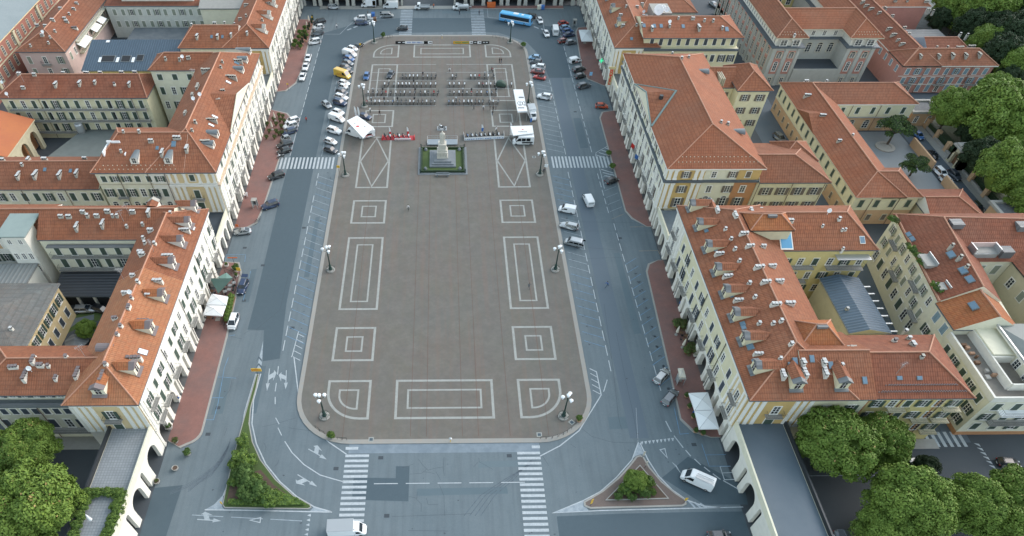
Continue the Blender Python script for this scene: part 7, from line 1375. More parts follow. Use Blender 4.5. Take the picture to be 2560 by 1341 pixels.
for px,py in ((684,300),(690,312),(697,290),(700,302),(703,318),(707,293),(690,330),(697,336),(686,345),(668,312),(673,330),(666,345),(705,340-6),(710,305)):
    pot(px,py,.28,.4,'autumn','brownish cafe plant, %s among those round the closed cream umbrellas'%ORD[n],.13,.62,m=WOOD,group='cafe plants round the closed umbrellas'); n+=1
# hedge of the left cafe
x0,y0=G(579,745,.6); x1,y1=G(569,800,.6); t=thing('hedge','long green hedge between the left cafe umbrellas and the road','hedge',((x0+x1)/2,(y0+y1)/2,.13)); part(MB().box(-.45,.45,-(y0-y1)/2-.5,(y0-y1)/2+.5,0,.4).mesh('trough',WOOD),'trough',t)
for k in range(7): f=part(random.choice(CRN['hedge']),'foliage',t,((x0-x1)/2*(1-2*k/6),(y0-y1)/2*(1-2*k/6),.8)); f.scale=(.75,1.0,.6)
# hedge on the left bridge terrace
P=[(222,1228),(245,1228),(270,1227),(295,1228),(305,1234)]; t=thing('hedge','leafy hedge across the pale terrace of the left bridge','hedge',(*G(262,1236,6.6),6.2))
for px,py in P+[(300,1250),(290,1262),(297,1275),(285,1290),(280,1308),(272,1325),(265,1341),(213,1245),(207,1265),(198,1285),(192,1310),(185,1335)]:
    x,y=G(px,py+6,6.8); f=part(random.choice(CRN['shrub']),'foliage',t,(x-t.location.x,y-t.location.y,.6)); f.scale=(1.1,1.0,.9)
t_=thing('umbrella','closed cream umbrella standing on the left bridge terrace','umbrella',(*G(233,1306,6.2),6.2)); part(MB().tube((0,0,0),(0,0,2.6),.04).mesh('pole',METL),'pole',t_); part(MB().lathe((0,0),[(.25,.9),(.2,1.6),(.08,2.5),(.02,2.7)],8).mesh('canopy',FAB),'canopy',t_)
def rgarden(items,label):
    x,y=G(items[0][0],items[0][1],13.5); t=thing('roof_garden',label,'plants',(x,y,13.2))
    for px,py,r,k in items: a,b_=G(px,py,13.8); f=part(CRN[k][0],'foliage',t,(a-x,b_-y,.6)); f.scale=(r,r,r*.8)
rgarden([(2277,620,.8,'hedge'),(2284,628,.9,'ball'),(2270,612,.6,'autumn'),(2296,640,.9,'shrub'),(2304,655,.9,'shrub'),(2312,662,.8,'shrub'),(2305,640,.6,'autumn')],'green roof garden bushes beside the larger roof terrace, right edge'); rgarden([(2336,712,.8,'hedge'),(2343,722,.8,'ball'),(2352,727,.7,'shrub')],'green roof garden bushes beside the smaller roof terrace, right edge'); rgarden([(2232,548,1.0,'shrub'),(2240,553,.8,'autumn')],'green bushes on the corner roof terrace of the apartment house')
# ================= STREET LAMPS
def lamp():
    root=bpy.data.objects.new('street_lamp',None); COL.objects.link(root)
    part(MB().lathe((0,0),[(1.0,0),(1.0,.25),(.8,.3),(.75,.32)],20).mesh('base_ring',STONE),'base_ring',root)
    part(MB().lathe((0,0),[(.42,.3),(.45,.6),(.3,.8),(.26,1.3),(.34,1.4),(.16,1.7),(.11,5.6),(.16,5.7),(.08,6.0),(.07,6.9)],12).mesh('pole',METG),'pole',root)
    rg=MB(); n=18
    for i in range(n): a=2*PI*i/n;c=2*PI*(i+1)/n; rg.tube((.95*math.cos(a),.95*math.sin(a),.75),(.95*math.cos(c),.95*math.sin(c),.75),.03,4)
    for i in range(6): a=2*PI*i/6; rg.tube((.95*math.cos(a),.95*math.sin(a),.25),(.95*math.cos(a),.95*math.sin(a),.78),.035,4); rg.tube((.95*math.cos(a),.95*math.sin(a),.5),(.35*math.cos(a),.35*math.sin(a),.6),.025,4)
    part(rg.mesh('guard_rail',METG),'guard_rail',root)
    for k in range(4):
        top=k==3; a=2*PI*k/3+PI/6; r=0 if top else .95; z=7.0 if top else 6.45; X,Y=r*math.cos(a),r*math.sin(a)
        ar=MB()
        if not top: ar.tube((0,0,5.75),(X*.6,Y*.6,5.6),.045,5).tube((X*.6,Y*.6,5.6),(X,Y,5.85),.045,5)
        else: ar.tube((0,0,6.6),(0,0,6.9),.05,5)
        part(ar.mesh('arm',METG),'arm',root); h=part(MB().lathe((X,Y),[(.16,z-.75),(.2,z-.7),(.27,z-.15),(.38,z-.1)],6).mesh('lantern',mat('milk_glass',(.72,.76,.78),.25)),'lantern',root)
        part(MB().lathe((X,Y),[(.40,z-.12),(.40,z-.05),(.22,z+.08),(.03,z+.14)],6).mesh('cap',LAMPW),'cap',h)
    return root
LP=lamp(); first=True
for px,py,l in ((812,1043,'nearest left lamp post of the square, by the D-shaped pattern'),(1408,1043,'nearest right lamp post of the square, by the D-shaped pattern'),(827,677,'green lamp post beside the long left rectangle'),(1388,676,'green lamp post beside the long right rectangle'),(864,440,'green lamp post beside the left diamond'),(1349,438,'green lamp post beside the right diamond'),(911,268,'lamp post beside the left rows of motorcycles'),(1320,262,'lamp post beside the right event awning'),(936,108,'farthest left lamp post near the far kerb'),(1275,108,'farthest right lamp post near the blue bus')):
    o=LP if first else dup(LP); first=False; x,y=G(px,py,0); o.location=(x,y,SQZ); o.rotation_euler=(0,0,R_(30) if px!=812 else 0); o.name='street_lamp'; tag(o,l,'street lamp','green lamp posts round the square')
x,y=G(2402,60+0,0); t=thing('light_mast','tall thin light mast in the shaded top right park','light mast',(*G(2402,62,0),0)); part(MB().tube((0,0,0),(0,0,9.5),.14,8,0,.08).mesh('pole',METL),'pole',t); part(MB().tube((-1.6,0,9.2),(1.6,.6,9.5),.08).tube((-1,.8,9.4),(1,-.5,9.4),.07).box(-1.9,-1.3,-.2,.2,9.3,9.5).box(1.2,1.9,.3,.7,9.5,9.7).box(-1.2,-.7,.6,1.0,9.4,9.6).mesh('lamp_arms',METL),'lamp_arms',t)
# ================= MONUMENT
b=thing('monument_enclosure','low stone kerb, lawn and steps enclosing the central monument','monument enclosure',(0,154,0)); y0,y1=147.4,160.4
MB().box(-6.7,6.6,y0,y1,0,SQZ+.12).build('platform',mat('blue_grey_granite',(.18,.20,.215),.6,[(1,.5,(.25,.275,.29)),(4,.4,(.13,.148,.16))]),b)
MB().flat([(-5.9,y0+.9),(5.8,y0+.9),(5.8,y1-.6),(-5.9,y1-.6)],SQZ+.16).build('lawn',GRASS,b); MB().box(-5.9,-5.5,y0+.9,y1-.6,SQZ+.1,.75).box(5.4,5.8,y0+.9,y1-.6,SQZ+.1,.75).box(-5.5,5.4,y0+.9,y0+1.3,SQZ+.1,.75).box(-5.5,5.4,y1-1.0,y1-.6,SQZ+.1,.75).build('low_hedge',LF3,b)
gr=MAT['blue_grey_granite']; st=MB()
for k,(a,c) in enumerate(((3.55,3.9),(2.95,3.3),(2.35,2.7))): st.box(-a-.05,a-.05,154.4-c,154.4+c,SQZ+.1,SQZ+.55+.35*k)
st.build('steps',gr,b)
for X,Y in ((-4.7,149.8),(4.6,149.8),(-4.7,158.9),(4.6,158.9)): MB().lathe((X,Y),[(.45,SQZ+.1),(.5,.4),(.42,.7),(.2,.95),(.03,1.0)],14).build('stone_ball',gr,b)
fe=MB()
for X in (-6.05,5.95): 
    fe.tube((X,y0+.7,1.0),(X,y1-.3,1.0),.04,4)
    for k in range(14): fe.tube((X,y0+.7+k*.93,.2),(X,y0+.7+k*.93,1.0),.03,4)
for Y in (y0+.7,y1-.3):
    fe.tube((-6.05,Y,1.0),(5.95,Y,1.0),.04,4)
    for k in range(14): fe.tube((-6.05+k*.92,Y,.2),(-6.05+k*.92,Y,1.0),.03,4)
fe.build('fence',METG,b); 
for X in (-6.05,5.95):
    for Y in (y0+.7,y1-.3): MB().lathe((X,Y),[(.14,.1),(.14,1.2),(.2,1.25),(.05,1.5)],8).build('fence_post',METG,b)
b=thing('statue','pale stone statue of a standing robed man on a tall stepped pedestal','statue',(-.1,154.4,0)); PS=mat('monument_stone',(.56,.53,.46),.7,[(1.5,.4,(.46,.43,.37)),(5,.3,(.62,.60,.53))])
pd=MB()
for (hx,hy,z0,z1) in ((1.5,1.5,1.25,1.75),(1.38,1.38,1.75,2.0),(1.3,1.3,2.0,2.9),(1.45,1.45,2.9,3.05),(1.15,1.15,3.05,3.7),(.95,.95,3.7,5.0),(1.1,1.1,5.0,5.2)): pd.box(-.1-hx,-.1+hx,154.5-hy,154.5+hy,z0,z1)
pd.build('pedestal',PS,b); rl=MB()
for k in range(-2,3): rl.lathe((-.1+.42*k,153.15),[(.16,2.0),(.15,2.5),(.1,2.65),(.09,2.85)],8)
rl.build('relief',PS,b)
fg=MB(); n=14
prof=[(.62,.50,5.2,0),(.60,.48,5.6,0),(.52,.42,6.3,0),(.50,.36,7.0,.02),(.56,.34,7.5,.02),(.58,.30,7.9,.02),(.30,.22,8.12,.0),(.12,.12,8.2,-.02),(.12,.13,8.28,-.03),(.17,.19,8.42,-.04),(.17,.19,8.56,-.04),(.08,.1,8.7,-.03)]
for (rx,ry,z,dy) in prof:
    for i in range(n):
        a=2*PI*i/n; f=1+(.07*math.cos(5*a+z*2) if z<7.6 else 0); kk=1.22 if z<8.1 else 1.15; fg.v.append((-.1+rx*kk*f*math.cos(a),154.5+dy+ry*kk*f*math.sin(a),z))
for k in range(len(prof)-1):
    for i in range(n): fg.f.append((k*n+i,k*n+(i+1)%n,(k+1)*n+(i+1)%n,(k+1)*n+i)); fg.m.append(0)
fg.f.append(tuple((len(prof)-1)*n+i for i in range(n))); fg.m.append(0)
fg.tube((-.62,154.45,7.85),(-.72,154.3,7.2),.14,8,0,.1).tube((-.72,154.3,7.2),(-.35,153.95,6.9),.1,8,0,.08).tube((.42,154.45,7.85),(.55,154.3,7.15),.14,8,0,.1).tube((.55,154.3,7.15),(.5,154.05,6.6),.1,8,0,.09).box(.38,.62,153.9,154.1,6.35,6.6)
fg.build('figure',PS,b,smooth=True)
t=thing('bench','blue-grey stone bench in front of the monument kerb','bench',(-.1,146.9,SQZ)); part(MB().box(-1.9,1.9,-.35,.25,.45,.6).mesh('seat',gr),'seat',t); part(MB().box(-1.6,-1.2,-.3,.2,0,.45).mesh('leg',gr),'leg',t); part(MB().box(1.2,1.6,-.3,.2,0,.45).mesh('leg',gr),'leg',t); part(MB().box(-1.7,1.7,.2,.35,.6,.95).mesh('backrest',gr),'backrest',t)
t=thing('stage','low metal stage frame with railing behind the statue','stage',(0,162.6,SQZ)); part(MB().box(-4.3,4.1,-1.2,1.5,.25,.35).mesh('deck',mat('stage_deck',(.24,.28,.31),.5,[(1,.4,(.3,.34,.37))])),'deck',t); r_=MB()
for X in (-4.3,-1.4,1.4,4.1): r_.tube((X,1.5,0),(X,1.5,1.4),.035,4).tube((X,-1.2,0),(X,-1.2,.6),.035,4)
r_.tube((-4.3,1.5,1.4),(4.1,1.5,1.4),.035,4).tube((-4.3,1.5,.9),(4.1,1.5,.9),.03,4).tube((-4.3,-1.2,0.6),(-4.3,1.5,1.4),.03,4).tube((4.1,-1.2,.6),(4.1,1.5,1.4),.03,4); part(r_.mesh('railing',METL),'railing',t)
# ================= EVENT STANDS
def tent(label,corners,z,logo,walls=(),logom=RED,thick=.25):
    P=[G(px,py,z) for px,py in corners]; cx=sum(p[0] for p in P)/4; cy=sum(p[1] for p in P)/4; t=thing('event_tent',label,'tent',(cx,cy,0)); c=Vector((cx,cy)); 
    mb=MB(); mb.prism(P,z-thick,z); mid0=((P[0][0]+P[3][0])/2,(P[0][1]+P[3][1])/2); o=mb.build('canopy',FAB,t)
    lg=MB(); 
    for (u,v,r,m_) in logo:
        X=P[0][0]+(P[1][0]-P[0][0])*u+(P[3][0]-P[0][0])*v; Y=P[0][1]+(P[1][1]-P[0][1])*u+(P[3][1]-P[0][1])*v
        lg.flat([(X+r*1.5*math.cos(a)*.8,Y+r*math.sin(a)) for a in [2*PI*i/10 for i in range(10)]],z+.01,m_)
    lg.build('emblem',[logom,METD],o)
    for p in P: MB().tube((c.x+(p[0]-c.x)*.95,c.y+(p[1]-c.y)*.95,.1),(c.x+(p[0]-c.x)*.95,c.y+(p[1]-c.y)*.95,z-.1),.05).build('pole',METL,t)
    for i in walls:
        a,b_=P[i],P[(i+1)%4]; MB().add([(a[0],a[1],SQZ),(b_[0],b_[1],SQZ),(b_[0],b_[1],z-.05),(a[0],a[1],z-.05)],[(0,1,2,3),(3,2,1,0)]).build('side_wall',FAB,t)
    return t,P
t,P=tent('big white event tent with red emblem on the left of the square',[(867,302),(893,289),(933,318),(907,345)],3.2,[(.35,.45,.42,0),(.35,.28,.16,1),(.75,.2,.16,1),(.8,.6,.18,1)],())
x,y=G(919,336,.9); c=thing('trailer_stall','white sales trailer with open hatch in front of the big left tent','stall',(x,y,SQZ),R_(22)); part(MB().box(-1.9,1.9,-.9,.9,.3,1.5).mesh('body',WHT),'body',c); part(MB().box(-1.5,1.0,-.93,-.88,.9,1.45).mesh('counter_opening',DARK),'counter_opening',c); part(MB().box(-1.4,.9,-.97,-.93,.85,.98).box(-.9,-.4,-.945,-.93,.45,.65).box(.9,1.3,-.945,-.93,.6,.8).mesh('lettering',RED),'lettering',c); part(MB().box(-2.0,2.0,-1.0,1.0,1.5,2.2).mesh('roof',WHT),'roof',c)
x,y=G(1301,251,3); tr=thing('event_awning','long white marquee roof with black ring emblems beside the right bikes','awning',(x,y,0)); Pp=[G(1283.5,224,3.2),G(1307,224,3.2),G(1318.5,278,3.2),G(1294,279,3.2)]; o=MB().prism(Pp,2.8,3.2).build('canopy',FAB,tr)
for p in Pp: MB().tube((p[0]*.998+.05,p[1],SQZ),(p[0]*.998+.05,p[1],2.9),.06).build('pole',METL,tr)
e=MB()
for px in (1299,1311):
    cx_,cy_=G(px+1,259,3.21); n=18
    for i in range(n): a=2*PI*i/n;q=2*PI*(i+1)/n; e.add([(cx_+.75*math.cos(a),cy_+1.3*math.sin(a),3.215),(cx_+.75*math.cos(q),cy_+1.3*math.sin(q),3.215),(cx_+.62*math.cos(q),cy_+1.12*math.sin(q),3.215),(cx_+.62*math.cos(a),cy_+1.12*math.sin(a),3.215)],[(0,1,2,3)])
    e.box(cx_-.25,cx_+.25,cy_-.8,cy_-.5,3.2,3.216).box(cx_-.1,cx_+.2,cy_+.0,cy_+.6,3.2,3.216)
for py,w_ in ((244,.7),(270,.9)):
    cx_,cy_=G(1303,py,3.2)
    for k in range(6): e.box(cx_-w_+k*w_*.35,cx_-w_+k*w_*.35+.2,cy_-.35,cy_+.35,3.2,3.216)
e.build('emblem',METD,o)
t,P=tent('white event tent with small emblem above the white minibus, right of the square',[(1276,316),(1331,314),(1334,333),(1283,339)],3.0,[(.5,.4,.25,0)],(0,),RED)
e=MB(); cx_,cy_=G(1307,330,3.0)
for k in range(7): e.box(cx_-1.2+k*.36,cx_-.98+k*.36,cy_-.2,cy_+.2,3.0,3.016)
e.build('emblem',METD,t)
def bflag(px,py,m1,m2,label,h=3.6,group='feather flags'):
    x,y=G(px,py,0); t=thing('feather_flag',label,'flag',(x,y,SQZ),0,group); part(MB().tube((0,0,0),(0,0,h),.03,5).mesh('pole',METL),'pole',t); f=MB()
    f.add([(.03,.02,.7),(.55,.0,.8),(.6,.0,h*.62),(.03,.02,h*.62),(.03,.02,h),(.42,.0,h*.86)],[(0,1,2,3),(3,2,1,0)],0); f.add([(.03,.02,h*.62),(.6,0,h*.62),(.42,0,h*.88),(.05,.02,h)],[(0,1,2,3),(3,2,1,0)],1); part(f.mesh('cloth',[m1,m2]),'cloth',t)
bflag(974,349,RED,WHT,'red and white feather flag at the left of the red motorcycle display'); bflag(1018,348,RED,WHT,'red and white feather flag at the right of the red motorcycle display'); bflag(1203,336,BLUE,WHT,'blue and white feather flag behind the white-fenced display',2.9); bflag(888,296,WHT,WHT,'white feather flag left of the two behind the left event tent'); bflag(896,297,WHT,WHT,'white feather flag right of the two behind the left event tent'); bflag(1324,313,BLUE,WHT,'blue and white feather flag at the right event tent',3.2); bflag(1274,334,WHT,WHT,'white feather flag at the left side of the right event tent',3.2)
P0=[G(953,352),G(1037,352),G(1037,341),G(956,341)]; t=thing('display_carpet','long red carpet of a motorcycle display left of the statue','carpet',(-12,165.4,0)); MB().prism(P0,SQZ,SQZ+.05).build('carpet',REDC,t); 
for u in (.02,.5,.97): X=P0[0][0]+(P0[1][0]-P0[0][0])*u; MB().box(X,X+.3,P0[0][1]-.05,P0[0][1]+.05,SQZ,1.0).box(X+.05,X+.2,P0[0][1],P0[3][1],.2,.5).build('barrier_panel',RED,t)
MB().box(-13.6,-9,P0[0][1]-.1,P0[0][1]+.02,.2,.75).build('banner',WHT,t); bt=MB()
for k in range(16): bt.box(-13.4+k*.28,-13.26+k*.28,P0[0][1]-.12,P0[0][1]-.1,.35,.6)
bt.build('banner_lettering',REDC,t)
for n,(u,c) in enumerate(((.12,'black'),(.25,'white'),(.38,'orange'),(.52,'black'),(.66,'red'),(.80,'black'))): bike(P0[0][0]+(P0[1][0]-P0[0][0])*u,P0[0][1]+1.1,-70,'%s motorcycle, %s from the left on the red carpet display'%(c,ORD[n]),c,['plain','screen'][n%2],'motorcycles on the red carpet',SQZ+.05)
t=thing('display_fence','white low barrier around a row of motorcycles right of the statue','barrier',(12,165,0)); A,B_=G(1161,353),G(1260,348); A2,B2=G(1159,338),G(1259,335); m_=MB(); dd=(B_[0]-A[0],B_[1]-A[1])
for a,c in ((A,B_),(A,A2),(B_,B2)):
    m_.add([(a[0],a[1],SQZ),(c[0],c[1],SQZ),(c[0],c[1],1.0),(a[0],a[1],1.0),(a[0]+.04,a[1]+.04,SQZ),(c[0]+.04,c[1]+.04,SQZ),(c[0]+.04,c[1]+.04,1.0),(a[0]+.04,a[1]+.04,1.0)],[(0,1,2,3),(7,6,5,4),(3,2,6,7)])
m_.build('panel',WHT,t); q=MB()
for k in range(22): u=.03+k*.044; X,Y=A[0]+dd[0]*u,A[1]+dd[1]*u-.03; q.box(X,X+.28 if k%5 else X+.1,Y-.02,Y,.35,.6)
q.build('lettering',BLUE,t); 
for n,c in enumerate(('blue','blue','silver','blue','silver','black','black','black')): u=.08+n*.11; bike(A[0]+dd[0]*u,A[1]+dd[1]*u+1.3,-75,'%s motorcycle, %s from the left inside the white barrier display'%(c,ORD[n]),c,['plain','screen'][n%2],'motorcycles in the white barrier display')
# start banners by the far kerb
def banner(pa,pb,segs,label,h=1.0):
    a=Vector((*G(*pa),0)); c=Vector((*G(*pb),0)); d=c-a; t=thing('banner',label,'banner',(*((a+c)/2).xy,SQZ)); M=list({s[1].name:s[1] for s in segs}.values())+[METL]
    m_=MB(); p=0
    for w_,mm in segs: i=M.index(mm); m_.add([tuple(a+d*p+Vector((0,0,.15))),tuple(a+d*(p+w_)+Vector((0,0,.15))),tuple(a+d*(p+w_)+Vector((0,0,h))),tuple(a+d*p+Vector((0,0,h)))],[(0,1,2,3),(3,2,1,0)],i); p+=w_
    o=m_.build('cloth',M,t); f=MB()
    for k in range(7): q=a+d*k/6; f.tube((q.x,q.y+.05,0),(q.x,q.y+.05,h+.03),.03,4).tube((q.x,q.y+.05,h*.8),(q.x,q.y+.7,0),.025,4)
    f.build('frame',METL,t); return t,a,d
t,a,d=banner((989,111),(1081,111),[(.26,BLACK),(.51,WHT),(.11,BLACK),(.12,WHT)],'black and white advertising banner at the far left end of the square'); lt=MB()
for k in range(20): q=a+d*(.29+k*.022); lt.box(q.x,q.x+.16,q.y-.03,q.y-.01,.4,.8) if k%6 else None
for k in range(2): q=a+d*(.04+k*.11); lt.cyl((q.x+.6,q.y),.01,.01,.3,.31,4)
lt.build('lettering',BLUE,t); em=MB()
for u in (.06,.18,.9): q=a+d*u; em.add([(q.x,q.y-.03,.45),(q.x+1.0,q.y-.03,.5),(q.x+1.1,q.y-.03,.7),(q.x+.3,q.y-.03,.75)],[(0,1,2,3)],0 if u<.5 else 1)
em.build('emblem',[WHT,BLACK],t)
t,a,d=banner((1133,111),(1223,111),[(.45,YEL),(.10,WHT),(.12,BLACK),(.11,WHT),(.22,BLACK)],'yellow, black and white advertising banner at the far right end of the square'); lt=MB()
for k in range(16): q=a+d*(.02+k*.026); lt.box(q.x,q.x+.2,q.y-.03,q.y-.01,.4,.8) if k%8 else None
lt.build('lettering',GREEN,t); em=MB()
for u,i in ((.47,1),(.58,0),(.7,1),(.82,0),(.9,0)): q=a+d*u; em.add([(q.x,q.y-.03,.45),(q.x+.7,q.y-.03,.5),(q.x+.8,q.y-.03,.7),(q.x+.2,q.y-.03,.75)],[(0,1,2,3)],i)
em.build('emblem',[WHT,BLACK],t)
# ================= CAFE UMBRELLAS, PAVILION, KIOSKS
def squmb(c4,z,label,m=FAB,drop=.55,group='square cafe umbrellas',valance=.25):
    P=[G(px,py,z-drop) for px,py in c4]; cx=sum(p[0] for p in P)/4; cy=sum(p[1] for p in P)/4; t=thing('umbrella',label,'umbrella',(cx,cy,.13),0,group); b=MB(); V=[(p[0],p[1],z-drop) for p in P]+[(cx,cy,z)]
    mids=[((P[i][0]+P[(i+1)%4][0])/2,(P[i][1]+P[(i+1)%4][1])/2,z-drop+.03) for i in range(4)]
    V+=mids; b.add(V,[(i,5+i,4) for i in range(4)]+[(5+i,(i+1)%4,4) for i in range(4)]); lo=[(p[0],p[1],z-drop-valance) for p in P]; b.add([(p[0],p[1],z-drop) for p in P]+lo,[(i,(i+1)%4,4+(i+1)%4,4+i) for i in range(4)])
    b.add([(p[0],p[1],z-drop-.02) for p in P]+[(cx,cy,z-.03)],[((i+1)%4,i,4) for i in range(4)])
    b.build('canopy',m,t); MB().tube((cx,cy,.13),(cx,cy,z),.06).build('pole',METL,t); MB().box(cx-.5,cx+.5,cy-.5,cy+.5,.13,.22).build('base',CONC,t); 
    rb=MB(); [rb.tube((P[i][0],P[i][1],z-drop+.02),(cx,cy,z+.02),.03,4) for i in range(4)]; rb.build('rib',METL,t); return t
squmb([(530,735),(570,742),(565,763),(515,762)],3.4,'white square umbrella at the left cafe, farther of two'); squmb([(516,764),(564,765),(555,790),(508,787)],3.4,'white square umbrella at the left cafe, nearer of two')
squmb([(1722,983),(1770,981),(1783,1025),(1737,1027)],3.3,'white square umbrella on the right pavement, farther of two',FAB); squmb([(1737,1028),(1784,1026),(1798,1072),(1748,1073)],3.3,'white square umbrella on the right pavement, nearer of two',FAB)
squmb([(1447,75),(1476,75),(1483,103),(1454,103)],3.2,'pale square cafe canopy at the far right pavement',mat('grey_white_canvas',(.62,.65,.66),.7)); squmb([(1695,921),(1709,921),(1715,943),(1700,943)],2.6,'small cream square umbrella on the right brick pavement',FABC,.2)
def closed(px,py,label,z=.13,h=2.7,m=FABC):
    x,y=G(px,py,1.3); t=thing('umbrella',label,'umbrella',(x,y,z),0,'closed umbrellas'); part(MB().tube((0,0,0),(0,0,h),.035).mesh('pole',METL),'pole',t); part(MB().lathe((0,0),[(.32,.9),(.24,1.7),(.09,h-.15),(.02,h+.05)],8).mesh('canopy',m),'canopy',t); part(MB().lathe((0,0),[(.35,0),(.35,.1),(.1,.12)],10).mesh('base',CONC),'base',t)
closed(679,315,'closed cream umbrella, nearer of two among the cafe plants left'); closed(686,293,'closed cream umbrella, farther of two among the cafe plants left'); closed(772,50,'tall closed cream umbrella among cypresses, far left, farther one'); closed(767,64,'closed cream umbrella among cypresses, far left, nearer one'); closed(1694,828,'closed cream umbrella leaning at the right cafe, upper one'); closed(1710,860,'closed cream umbrella at the right cafe, lower one')
# green cafe pavilion
b=thing('cafe_pavilion','green metal pavilion with pointed roof panels at the left cafe','pavilion',(*G(560,712,1.5),.13)); q=[G(525,697,3.2),G(582,697,3.0),G(546,735,2.4),G(555,722,2.2)]; m_=MB(); z=[3.3,3.1,2.5,2.3]
A,B_,C,D=[(q[i][0],q[i][1],z[i]) for i in range(4)]; m_.add([A,B_,C],[(0,2,1),(0,1,2)]); m_.build('roof',AWN,b)
q2=[G(541,695,3),G(566,682,2.6),G(582,695,2.4),G(566,697,3)]; MB().add([(p[0],p[1],zz) for p,zz in zip(q2,(3,2.6,2.4,3))],[(0,1,2,3),(3,2,1,0)]).build('side_roof',AWN,b)
fr=MB(); ps=[G(530,715,0),G(566,690,0),G(590,700,0),G(588,735,0),G(560,745,0)]
for i,p in enumerate(ps): fr.tube((p[0],p[1],.13),(p[0],p[1],2.4),.05,4); n_=ps[(i+1)%5]; fr.tube((p[0],p[1],2.4),(n_[0],n_[1],2.4),.04,4).tube((p[0],p[1],1.0),(n_[0],n_[1],1.0),.03,4)
fr.build('frame',METG,b)
n=0
for px,py,m in ((520,722,WOOD),(530,729,WOOD),(575,715,METL),(585,708,METL),(563,730,METL),(573,725,METL),(523,795,WOOD),(1714,840,WOOD),(1712,850,WOOD),(1702,833,WOOD)):
    x,y=G(px,py,.7); t=thing('table','small cafe table, %s '%ORD[n]+('near the green pavilion' if px<600 else 'at the right cafe with reddish plants'),'table',(x,y,.14),random.uniform(0,1.5),'cafe tables'); part(MB().box(-.4,.4,-.4,.4,.7,.75).mesh('top',m),'top',t); part(MB().tube((0,0,0),(0,0,.7),.04).mesh('leg',METD),'leg',t)
    for s in (-1,1): part(MB().box(-.2,.2,s*.75-.2,s*.75+.2,.42,.46).box(-.2,.2,s*.93-.02,s*.93+.02,.46,.9).mesh('chair',METD),'chair',t)
    n+=1
def kiosk(px,py,label,w=1.3,d=1.3,h=2.3,m=METL):
    x,y=G(px,py,0); t=thing('phone_booth',label,'booth',(x,y,.14)); part(MB().box(-w/2,w/2,-d/2,d/2,h,h+.15).mesh('roof',CONC),'roof',t); f=MB()
    for a in (-1,1):
        for c in (-1,1): f.box(a*w*.45-.05,a*w*.45+.05,c*d*.45-.05,c*d*.45+.05,0,h)
    part(f.mesh('frame',m),'frame',t); part(MB().box(-w*.42,w*.42,d*.40,d*.42,.2,h-.1).box(-w*.42,-w*.40,-d*.4,d*.4,.2,h-.1).mesh('glass_panel',mat('booth_glass',(.30,.33,.33),.2)),'glass_panel',t); part(MB().box(-.25,.25,d*.15,d*.35,.9,1.6).mesh('telephone',METD),'telephone',t)
kiosk(640,520,'pale telephone booth on the left brick pavement'); kiosk(1435,68,'grey telephone booth on the far right pavement'); kiosk(1697,958,'glass booth beside the small cream umbrella, right pavement',1.4,1.4,1.9)
# signs
def sign(px,py,h,label,w=.9,hh=.6,m=YEL,ang=0,z0=.13,two=False):
    x,y=G(px,py,0); t=thing('sign',label,'sign',(x,y,z0),R_(ang)); part(MB().tube((0,0,0),(0,0,h),.045,6).mesh('pole',METD),'pole',t); part(MB().box(-w/2,w/2,-.05,.03,h-hh,h).mesh('board',m),'board',t); return t
def glyph(t,boxes,m,name='lettering'): 
    b=MB(); [b.box(x0,x1,-.07,-.05,z0,z1) for x0,x1,z0,z1 in boxes]; part(b.mesh(name,m),name,t)
o=sign(646,940,2.2,'yellow direction sign at the tip of the left traffic island',2.0,.9,YEL,0,.15); glyph(o,[(-.9,-.7,1.5,1.7),(-.5,.7,1.55,1.65),(-.9,-.7,1.9,2.05),(-.5,.4,1.9,2.0)],RED)
sign(602,692,2.6,'yellow sign on a post at the green pavilion corner',.9,.9); sign(589,668,2.8,'orange-yellow board on a thin post above the blue parking bay',2.2,.25,ORANGE); sign(722,228,2.3,'yellow sign near the end of the taxi brick pavement',.5,.4); sign(848,435,2.4,'yellow and white information post left of the left diamond',.8,.7,YEL,0,SQZ); sign(1363,434,2.6,'white information sign by the right zebra crossing',.9,.8,WHT,0,SQZ)
sign(1474,205,3,'blue and white parking sign on the right pavement',.9,1.1,mat('sign_blue',(.25,.5,.75),.5)); o=sign(1475,205,0.1,'small kerb bollard beside the parking sign',.2,.1,METD); sign(1580,395-5,2.2,'thin white post sign on the right brick pavement',.25,1.2,WHT); sign(1622,520,1.6,'short white post on the right brick pavement near the arches',.25,.8,WHT)
sign(1567,347,1.5,'white marker post at the top of the right brick pavement',.4,.8,WHT); sign(1606,1145,2,'yellow and white signpost at the tip of the right island',.3,1.3,FABC); sign(1612,1170,2.2,'thin yellowish post on the right edge of the right island',.2,1.4,FABC); sign(1476,1265,2.2,'yellowish signpost at the left corner of the right island',.45,1.5,YEL,30,.15); sign(1711,1256,1.4,'small yellow sign at the right corner of the right island',.45,.8,YEL,0,.15); sign(557,1265,1.4,'small yellow post at the bottom left corner of the left island',.25,.8,YEL,0,.15); sign(1733,1040,1.3,'small blue signboard beside the nearer right umbrella',.8,.6,BLUE,-20); sign(782,60,2.4,'yellow sign at the end of the cypress row',.5,.5); sign(902,128,2.4,'yellow sign and blue board at the far left bend of the square',.6,.6,YEL,0,SQZ); sign(594,575-4,1.0,'orange triangular road-work sign at the left arcade corner',.7,.6,ORANGE)
x,y=G(140,1178,2.5); t=thing('sign','blue and white square road sign in the shaded street at the left','sign',(x,y,0),R_(10)); part(MB().tube((0,0,0),(0,0,2.6),.05).mesh('pole',METD),'pole',t); part(MB().box(-.55,.55,-.05,.05,2.0,3.0).mesh('board',mat('sign_blue',(.25,.5,.75),.5)),'board',t); part(MB().box(-.35,.35,-.07,-.05,2.3,2.75).mesh('symbol',WHT),'symbol',t)
